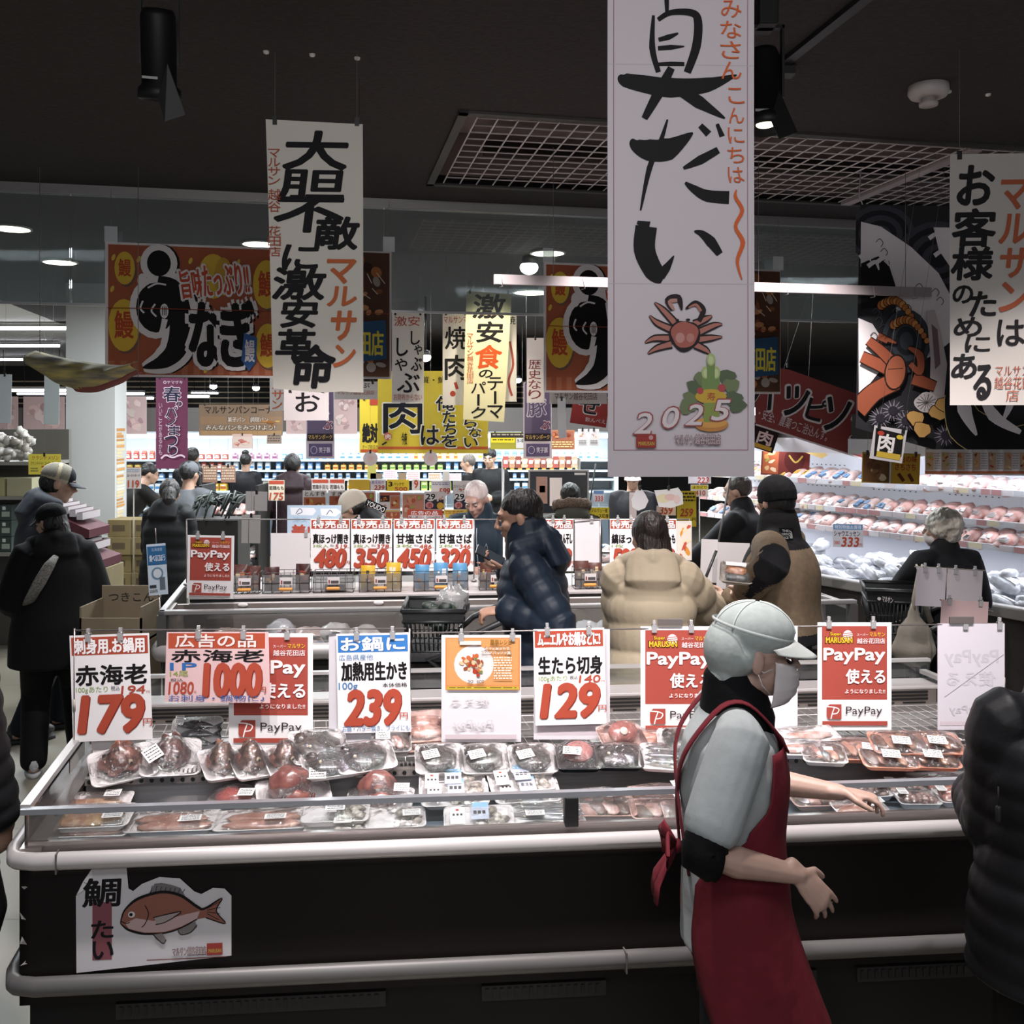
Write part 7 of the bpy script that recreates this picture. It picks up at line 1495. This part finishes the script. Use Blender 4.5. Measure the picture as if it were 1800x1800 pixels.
t=thing('sign_rail','thin rail holding the pair of blank sheets before the elderly woman','sign stand'); mb=MB(); mb.tube([W(1608,996,4.76),W(1732,1003,4.76)],.003,m,6); mb.build('wire',t); mb=MB(); q=W(1665,999,4.765); mb.tube([q,V((q.x,q.y,0))],.004,m,6); mb.build('post',t); mb=MB(); mb.tube([W(1652,1054,4.41),W(1745,1075,4.41)],.003,m,6); mb.build('wire',t); mb=MB(); q=W(1656,1056,4.415); mb.tube([q,V((q.x,q.y,0))],.004,m,6); mb.build('post',t)
# ---------------- islands with price cards in the middle of the shop ----------------
def island(x0,x1,y0,d,label,z=.92,col='#b5b0ae'):
    t=thing('display_freezer',label,'freezer',(0,0,0)); mb=MB(); mb.box((x0,y0,0),(x1,y0+d,z-.14),M('#4a4442',.5)); mb.build('base',t); mb=MB(); mb.box((x0-.02,y0-.02,z-.14),(x1+.02,y0+d,z-.04),M(col,.4)); mb.build('body',t,bevel=.01)
    mb=MB(); mb.box((x0,y0,z-.04),(x1,y0+.01,z+.06),GLS); mb.build('glass',t); mb=MB(); mb.box((x0-.01,y0-.01,z+.06),(x1+.01,y0+.02,z+.08),M('#a9a6a4',.3,.3)); mb.build('rail',t)
island(-1.75,1.1,7.95,.9,'long pale freezer island under the cards behind the white haired man')
island(-2.6,-.3,9.0,.7,'pale freezer island before the man in the maroon sweatshirt') if 0 else None
rnd=random.Random(12)
for i in range(44):
    x=-1.65+rnd.random()*2.6; y=8.05+.7*rnd.random(); put(rnd.choice(PM[rnd.choice(('ham','bacon','deli','sausage'))]),'meat_pack','wrapped meat pack lying in the freezer island behind the white haired man','meat pack','packs in the freezer island',(x,y,.885),(R(rnd.uniform(0,20)),0,R(rnd.uniform(-30,30))),1.3)
cr=lambda a,b,c,d:('r',a,b,c,d,RED)
CB='#cfc6c4'
card(532,862,574,908,7.6,CB,[('d',534,874,572,906,FOOD,9,2,'#9a5a40'),('t','とんすき',536,864,571,872,'#3a2018',.02),('e',553,898,16,10,'#5a3a30'),('e',553,897,13,7,'#b59a8a')],'dish photo card second from the maroon sweatshirt')
card(577,862,618,906,7.6,CB,[('d',579,872,616,904,FOOD,9,3,'#8f4f3a'),('t','すき焼',582,864,614,872,'#3a2018',.02)],'dish photo card just behind the cream beanie')
card(621,863,660,906,7.6,CB,[('d',623,866,658,904,FOOD,9,4,'#a0604a')],'dish photo card above the lettered black jacket')
card(472,844,500,880,9.2,'#c9bca8',[cr(473,845,499,851),('t','若鶏もも',473,854,499,861,INK,.02),('t','175',474,866,498,879,RED,.06,dict(sh=.12))],'far 175 yen chicken card left of the maroon sweatshirt')
card(548,842,578,866,9.0,CB,[cr(549,843,577,849),('t','若鶏手羽元',549,852,577,860,INK,.02)],'far chicken wing card right of the maroon sweatshirt')
card(579,842,606,866,9.0,CB,[cr(580,843,605,849),('t','若鶏もも',580,852,604,860,INK,.02)],'far chicken leg card right beside the chicken wing card')
card(613,843,650,862,8.4,'#c4a03c',[],'blank orange yellow card above the cream beanie')
card(651,843,678,862,8.4,CB,[('t','黒毛和牛',653,845,676,851,'#7a5a9a',.015),('t','239',658,853,676,861,RED,.06,dict(sh=.12))],'white 239 yen card beside the blank orange card')
card(680,843,719,863,8.4,'#c9ae38',[('t','3',683,847,690,855,INK,.07),('t','パックで',692,848,710,854,INK,.02),('t','500',694,856,716,863,RED,.07)],'yellow three pack 500 yen card')
card(724,843,738,862,8.4,CB,[('t','9',728,844,735,858,RED,.07)],'narrow card with a single red nine')
card(758,845,792,871,8.3,'#c4bcc0',[('b',760,848,790,854,'#6a6a8a',2,3),('t','599',772,858,791,869,RED,.06,dict(sh=.12))],'grey white 599 yen card before the distant grey haired man')
card(796,845,829,868,8.3,CB,[('t','スパイシースティック',797,852,829,858,INK,.015),('t','229',806,859,826,867,RED,.06,dict(sh=.12))],'white 229 yen stick card beside the white hair')
card(667,865,704,922,7.2,CB,[('r',668,866,703,871,'#a85a4a'),('d',668,871,685,882,('#b5602f','#c98a4a'),5,3,'#3a2a26'),('d',686,872,703,894,FOOD,7,6,'#a86a50'),('d',668,884,685,896,('#c9bdb5','#a85a40'),4,3),('r',668,897,703,899,'#c9a23a'),('d',678,900,703,920,FOOD,8,8,'#a85a44')],'tall food photo card beside the black lettered back')
card(707,867,746,912,7.2,CB,[('d',708,869,745,910,('#b5705a','#c98a70','#a85a44','#8f9a4a','#d0a890'),18,7,'#b5806a')],'pink shredded meat photo card')
for x,l in ((746,'first black and white 29 card, next to the pink meat photo'),(797,'second black and white 29 card, next to the white haired man')): card(x,864,x+36,896,7.2,CB,[('e',x+11,873,9,8,'#d9d4d2'),('r',x+1,878,x+34,895,'#34343c'),('e',x+11,873,9,8,'#d9d4d2'),('t','29',x+3,868,x+19,878,INK,.06),('e',x+9,888,7,6,'#c98a8a'),('t','肉',x+6,884,x+13,893,'#8a2f2a',.03),('d',x+20,866,x+35,882,('#8fa8c0','#c98a5a','#d6cfc9'),6,x),('e',x+28,889,6,6,'#c9a03c')],l)
card(716,896,778,912,6.9,RED,[('t','広告の品',722,898,770,905,'#e6dcdc',.03),('r',718,906,776,911,'#d0c4c4'),('t','輸入豚ロースWeb限定',719,907,775,911,INK,.015)],'red bargain strip card above the 450 yen sign')
card(780,896,824,910,6.9,'#c4a44a',[('b',783,898,815,904,'#8a5a2a',2,4),('r',800,905,823,909,'#b5604a')],'orange printed strip card above the 320 yen sign')
for i,(x0,y0,x1,y1,c) in enumerate(((674,826,698,843,'#b59ab0'),(715,828,738,845,'#c49aa2'),(753,831,776,845,'#b58a4a'),(787,832,811,845,'#c99aa2'))):
    card(x0,y0,x1,y1,9.4,'#cbbfc2',[('b',x0+2,y0+2,x1-2,y1-2,c,4,i)],('lilac','pink','orange and purple','rose')[i]+' lettered card in the far row below the cartons')
for x0,y0,x1,y1,c,l in ((646,809,661,842,'#8f8a4a','olive and pink hanging tag left of the far cartons'),(700,831,714,845,'#7a6a58','brown blank tag between the lilac and pink cards'),(778,829,790,846,'#8f8a86','grey blank tag before the rose card'),(651,832,672,842,'#6a5f50','dark olive blank tag beside the lilac card')): card(x0,y0,x1,y1,9.3,c,[],l)
for x,w,l in ((651,13,'small white round paper hanging under the yellow poster'),(757,13,'large white round paper hanging under the yellow meat banner')):
    pts=[(x+w*math.cos(a),806+13*math.sin(a)) for a in [2*PI*i/16 for i in range(16)]]; S(x-w,793,x+w,819,8.5,'#c4b5b4','paper_cutout',l,'paper',[('e',x,806,5,5,'#c9aaa6')],outline=pts,strings=(x,))
# ---------------- left part of the shop ----------------
S(222,822,248,859,9.0,'#bdb4b0','price_card','white 119 yen card beside the white column','price card',[('t','ローストポーク',224,833,246,838,INK,.02),('b',224,824,246,831,'#8a9ab0',2,3),('t','119',225,844,245,857,RED,.07)])
mb=MB(); p=W(235,859,9.02); mb.tube([p,V((p.x,p.y,0))],.006,m,6); tag(mb.build('sign_pole'),'thin stand under the white 119 yen card','pole')
def carton_box(p,w,d,h,col,label,grp=None,rz=0,mark=True):
    t=thing('cardboard_box',label,'box',p,rz,grp); mb=MB(); mb.box((-w/2,-d/2,0),(w/2,d/2,h),M(col,.8,nz=(6,.12))); mb.build('carton',t,bevel=.004)
    if mark:
        mb=MB(); mb.box((-w*.3,-d/2-.001,h*.35),(w*.25,-d/2,h*.7),M('#5a4c38',.8)); mb.build('printed_panel',t)
    return t
b0=carton_box(W(216,1090,9.2)*V((1,1,0)) if 0 else V((-3.72,9.3,.14)),.22,.3,.165,'#87764f','tan cardboard carton in the pallet stack beside the white column','cartons on the pallet')
for i in range(6):
    for j in range(2):
        if i or j: dup(b0,V((-3.72+.225*j,9.3+.02*(i%2),.14+.167*i)),(0,0,R((i*7+j*5)%5-2)))
for j in range(2): dup(b0,V((-3.72+.225*j,9.62,.14)))
t=thing('pallet','dark plastic pallet under the carton stack','pallet',(-3.6,9.4,0)); mb=MB(); mb.box((-.28,-.3,.1),(.28,.35,.135),M('#24292f',.6)); mb.build('deck',t)
for u in (-.24,0,.24): mb=MB(); mb.box((u-.04,-.3,0),(u+.04,.35,.1),M('#24292f',.6)); mb.build('foot',t)
# boxes at the foot of the column, maroon display boxes on top
for i,l in enumerate(('lowest','second','third','top')): carton_box(V((-3.14-.01*(i%2),7.2,i*.25)),.36,.4,.245,'#7a6e50',l+' plain carton of the pile behind the woman in the black cap')
for i,(x,z,l) in enumerate(((-3.2,1.0,'lower maroon display box of cups behind the black cap couple'),(-3.26,1.22,'upper maroon display box of cups behind the black cap couple'))):
    t=thing('display_box',l,'box',(x,7.2,z)); mb=MB(); w=.17-.03*i
    mb.add([(-w,-.18,0),(w+.05,-.18,0),(w+.05,.18,0),(-w,.18,0),(-w,-.18,.2),(w+.05,-.18,.06),(w+.05,.18,.06),(-w,.18,.2)],[(3,2,1,0),(4,5,6,7),(0,1,5,4),(1,2,6,5),(2,3,7,6),(3,0,4,7)],M('#4a1c26',.6)); mb.build('carton',t)
    mb=MB(); mb.lathe([(.03,0),(.03,.002),(.001,.002)],M('#8a5a60',.6),16,(.02,-.181,.08),Matrix.Rotation(PI/2,3,'X')); mb.build('emblem',t)
    for k in range(5):
        mb=MB(); c=V((-w+.04+k*(2*w-.02)/5,-.15,.215-.125*(k*(2*w)/5)/(2*w+.05))); mb.box((-.022,-.0,0),(.022,.3,.05),M('#b5aeb0',.5),lambda v:c+v); mb.box((-.018,.0,.05),(.018,.3,.052),M('#3a1a20',.5),lambda v:c+v); mb.build('cup_row',t)
# coffee shelf
t=thing('coffee_shelf','grey shelf of dark pouches at the picture edge behind the trucker cap man','shelf',(-4.55,8.6,0)); 
for z in (.6,.93,1.42,1.72):
    mb=MB(); mb.box((-1.3,-.2,z-.03),(.45,.35,z),M('#77746e',.5)); mb.build('shelf_board',t)
mb=MB(); mb.box((-1.3,.35,0),(.45,.4,2.0),M('#5f5c56',.6)); mb.build('back_panel',t)
for z0,l in ((.93,'bottom'),(1.07,'middle'),(1.21,'top')):
    for i in range(6):
        mb=MB(); mb.box((-.05,-.08,0),(.05,.08,.135),M('#2f3a36',.35)); mb.box((-.035,-.082,.03),(.035,-.08,.075),M('#8a9288',.5)); mb.box((-.03,-.082,.09),(.0,-.08,.12),M('#b9bdb4',.5))
        tag(mb.build('coffee_pouch',None,V((-4.98+.115*i,8.5,z0)),(0,0,R((i*13)%9-4)),bevel=.012),'dark green coffee pouch in the %s row of the coffee shelf'%l,'pouch','coffee pouches, %s row'%l)
for i,c in enumerate(('#b5a83a','#b5a83a','#8a8460','#8f8a70')): carton_box(V((-5.0+.24*i,8.5,1.42)),.22,.2,.16,c,'flat coloured carton on the upper coffee shelf','cartons on the upper coffee shelf',0,False)
mb=MB(); rnd=random.Random(4)
for i in range(80): blob(mb,(rnd.uniform(-.21,.21),rnd.uniform(-.1,.1),rnd.uniform(0,.24)*(1-rnd.random()*.4)),(rnd.uniform(.025,.05),.03,rnd.uniform(.02,.045)),M(rnd.choice(('#b9b6b0','#a8a5a0','#c4c0ba','#8f8a80')),.5,coat=.4),i,.5,3,9,6,False)
tag(mb.build('packet_heap',None,V((-4.43,8.45,1.76))),'heap of crumpled white packets on top of the coffee shelf','packets',kind='stuff')
S(50,798,107,834,8.0,'#c4b648','price_card','yellow 359 yen card on the coffee shelf','price card',[('t','クラシドメゾン',56,801,104,808,'#9a5a2a',.015),('t','グランデドライ コーヒーミックス',54,811,104,818,INK,.01),('t','359',72,819,99,832,RED,.06,dict(sh=.12)),('b',54,822,68,831,'#7a7040',2,3)],strings=(78,))
# stack of boxes by the frozen counter corner
for i,(z,c,l) in enumerate(((0,'#6a5f4c','bottom brown carton by the frozen counter corner'),(.42,'#70645050'[:7],'middle brown carton by the frozen counter corner'),)): carton_box(V((-2.2,5.45,z)),.34,.3,.42,c,l)
t=thing('cardboard_box','open brown carton with black writing by the frozen counter corner','box',(-2.2,5.45,.845)); mb=MB(); bc=M('#7d715c',.85,nz=(6,.12))
for a,b in (((-.17,-.15,0),(.17,.15,.01)),((-.17,-.15,0),(.17,-.14,.14)),((-.17,.14,0),(.17,.15,.27)),((-.17,-.15,0),(-.16,.15,.2)),((.16,-.15,0),(.17,.15,.2))): mb.box(a,b,bc)
mb.build('carton',t); mb=MB()
g,fs,_=glyph('つきこん',0); mb.add([(-.13+u*.26,.1385,.18+v*.05) for u,v in g],fs,M('#1c1815',.7)); mb.build('printed_letters',t)
for i in range(7):
    mb=MB(); mb.lathe([(.001,0),(.03,0),(.032,.03),(.028,.06),(.03,.062),(.03,.072),(.001,.074)],M('#6a2f28',.35),14); mb.lathe([(.031,.062),(.031,.073),(.001,.0745)],M('#8a5a50',.4),14); tag(mb.build('jar',None,V((-2.31+.075*(i%4),5.36+.07*(i//4),.857+.02))),'small dark red jar with pinkish lid in the open brown carton','jar','jars in the open carton')
# lit tray rack by the grey coat
t=thing('tray_rack','black rack of lit meat trays beside the grey coat person','rack',(-2.78,9.6,0))
for z in (.75,.97,1.17): mb=MB(); mb.box((-.25,-.2,z-.02),(.3,.25,z),M('#1f1d1c',.5)); mb.build('shelf_board',t)
for u in (-.25,.3): mb=MB(); mb.box((u-.015,-.2,0),(u+.015,.25,1.45),M('#1f1d1c',.5)); mb.build('upright',t)
for z in (.75,.97,1.17):
    for i in range(4): put(rnd.choice(PM['ham' if i%2 else 'bacon']),'meat_pack','wrapped meat tray on the black rack beside the grey coat person','meat pack','trays on the black rack',(-2.95+.135*i,9.52,z+.005),(R(25),0,R(rnd.uniform(-8,8))),1.2)
for x0,l,c in ((356,'first brown printed card hanging over the black rack','#8a6a5a'),(388,'second brown printed card hanging over the black rack','#8f6e60')): S(x0,818,x0+26,848,9.3,c,'price_card',l,'price card',[('b',x0+2,821,x0+24,845,'#c4b09a',5,x0)],strings=(x0+13,))
t=thing('produce_rack','dark rack of long green vegetables left of the maroon sweatshirt','rack',(-2.63,8.6,0)); mb=MB(); mb.box((-.22,-.1,0),(.22,.3,1.2),M('#23211f',.6)); mb.build('body',t)
for i in range(26): 
    mb=MB(); x=-2.83+.4*rnd.random(); mb.tube([(x,8.46,1.2+.2*rnd.random()),(x+.05,8.5,1.32+.15*rnd.random()),(x+.09,8.6,1.42)],[.008,.014,.006],M(rnd.choice(('#1c241f','#26302a','#151c1a')),.4),7,round_=True); tag(mb.build('leek'),'long dark green vegetable leaning in the produce rack','vegetable','long vegetables in the produce rack')
for x0,y0,x1,y1,l in ((432,864,470,898,'upper blank white card before the produce rack'),(425,905,458,955,'lower blank white card before the produce rack')): S(x0,y0,x1,y1,7.6,'#b5abaa','paper_sheet',l,'paper',[('s',[((x0+x1)/2-4,y0+8),((x0+x1)/2-4,y1)],1,'#6a6462')],roll=1,strings=((x0+x1)/2,))
# sagging rolled festive banner high up at the left
mb=MB()
def sag(u,v):
    x=62+183*u; y=640+26*math.sin(PI*min(1,u*.9+.08))**.8+(-16+10*u)*(1-u)+50*(v-.5)*(.35+.65*math.sin(PI*min(1,u*.95+.15)))
    p=W(x,y,5.2); p.y+=-.13*math.sin(PI*v)+.012*math.sin(u*25+v*6); return p
mb.grid(sag,30,12,M('#b5a660',.8,nz=(6,.45),c2='#6f6c66',stretch=(1,1,7)))
t=thing('cloth_banner','sagging rolled yellow festive banner high beside the white column','banner'); mb.build('cloth',t,solid=.003)
mb=MB(); mb.grid(lambda u,v:sag(.35+.65*u,.9+.18*v)+V((0,.01,-.004)),20,3,M('#7a3a34',.8)); mb.build('red_hem',t,solid=.003)
for x in (70,243): mb=MB(); q=W(x,626 if x<100 else 662,5.2); mb.tube([q,V((q.x,q.y,CEIL))],.002,M('#77706c',.5),4); mb.build('string',t)
# sleeve patch placed on the sleeve of the man in the beanie
_patch.location=BN.loc(_pp); _patch.rotation_euler=(0,0,-BN.th+R(-18))
bpy.data.objects.remove(_fo)
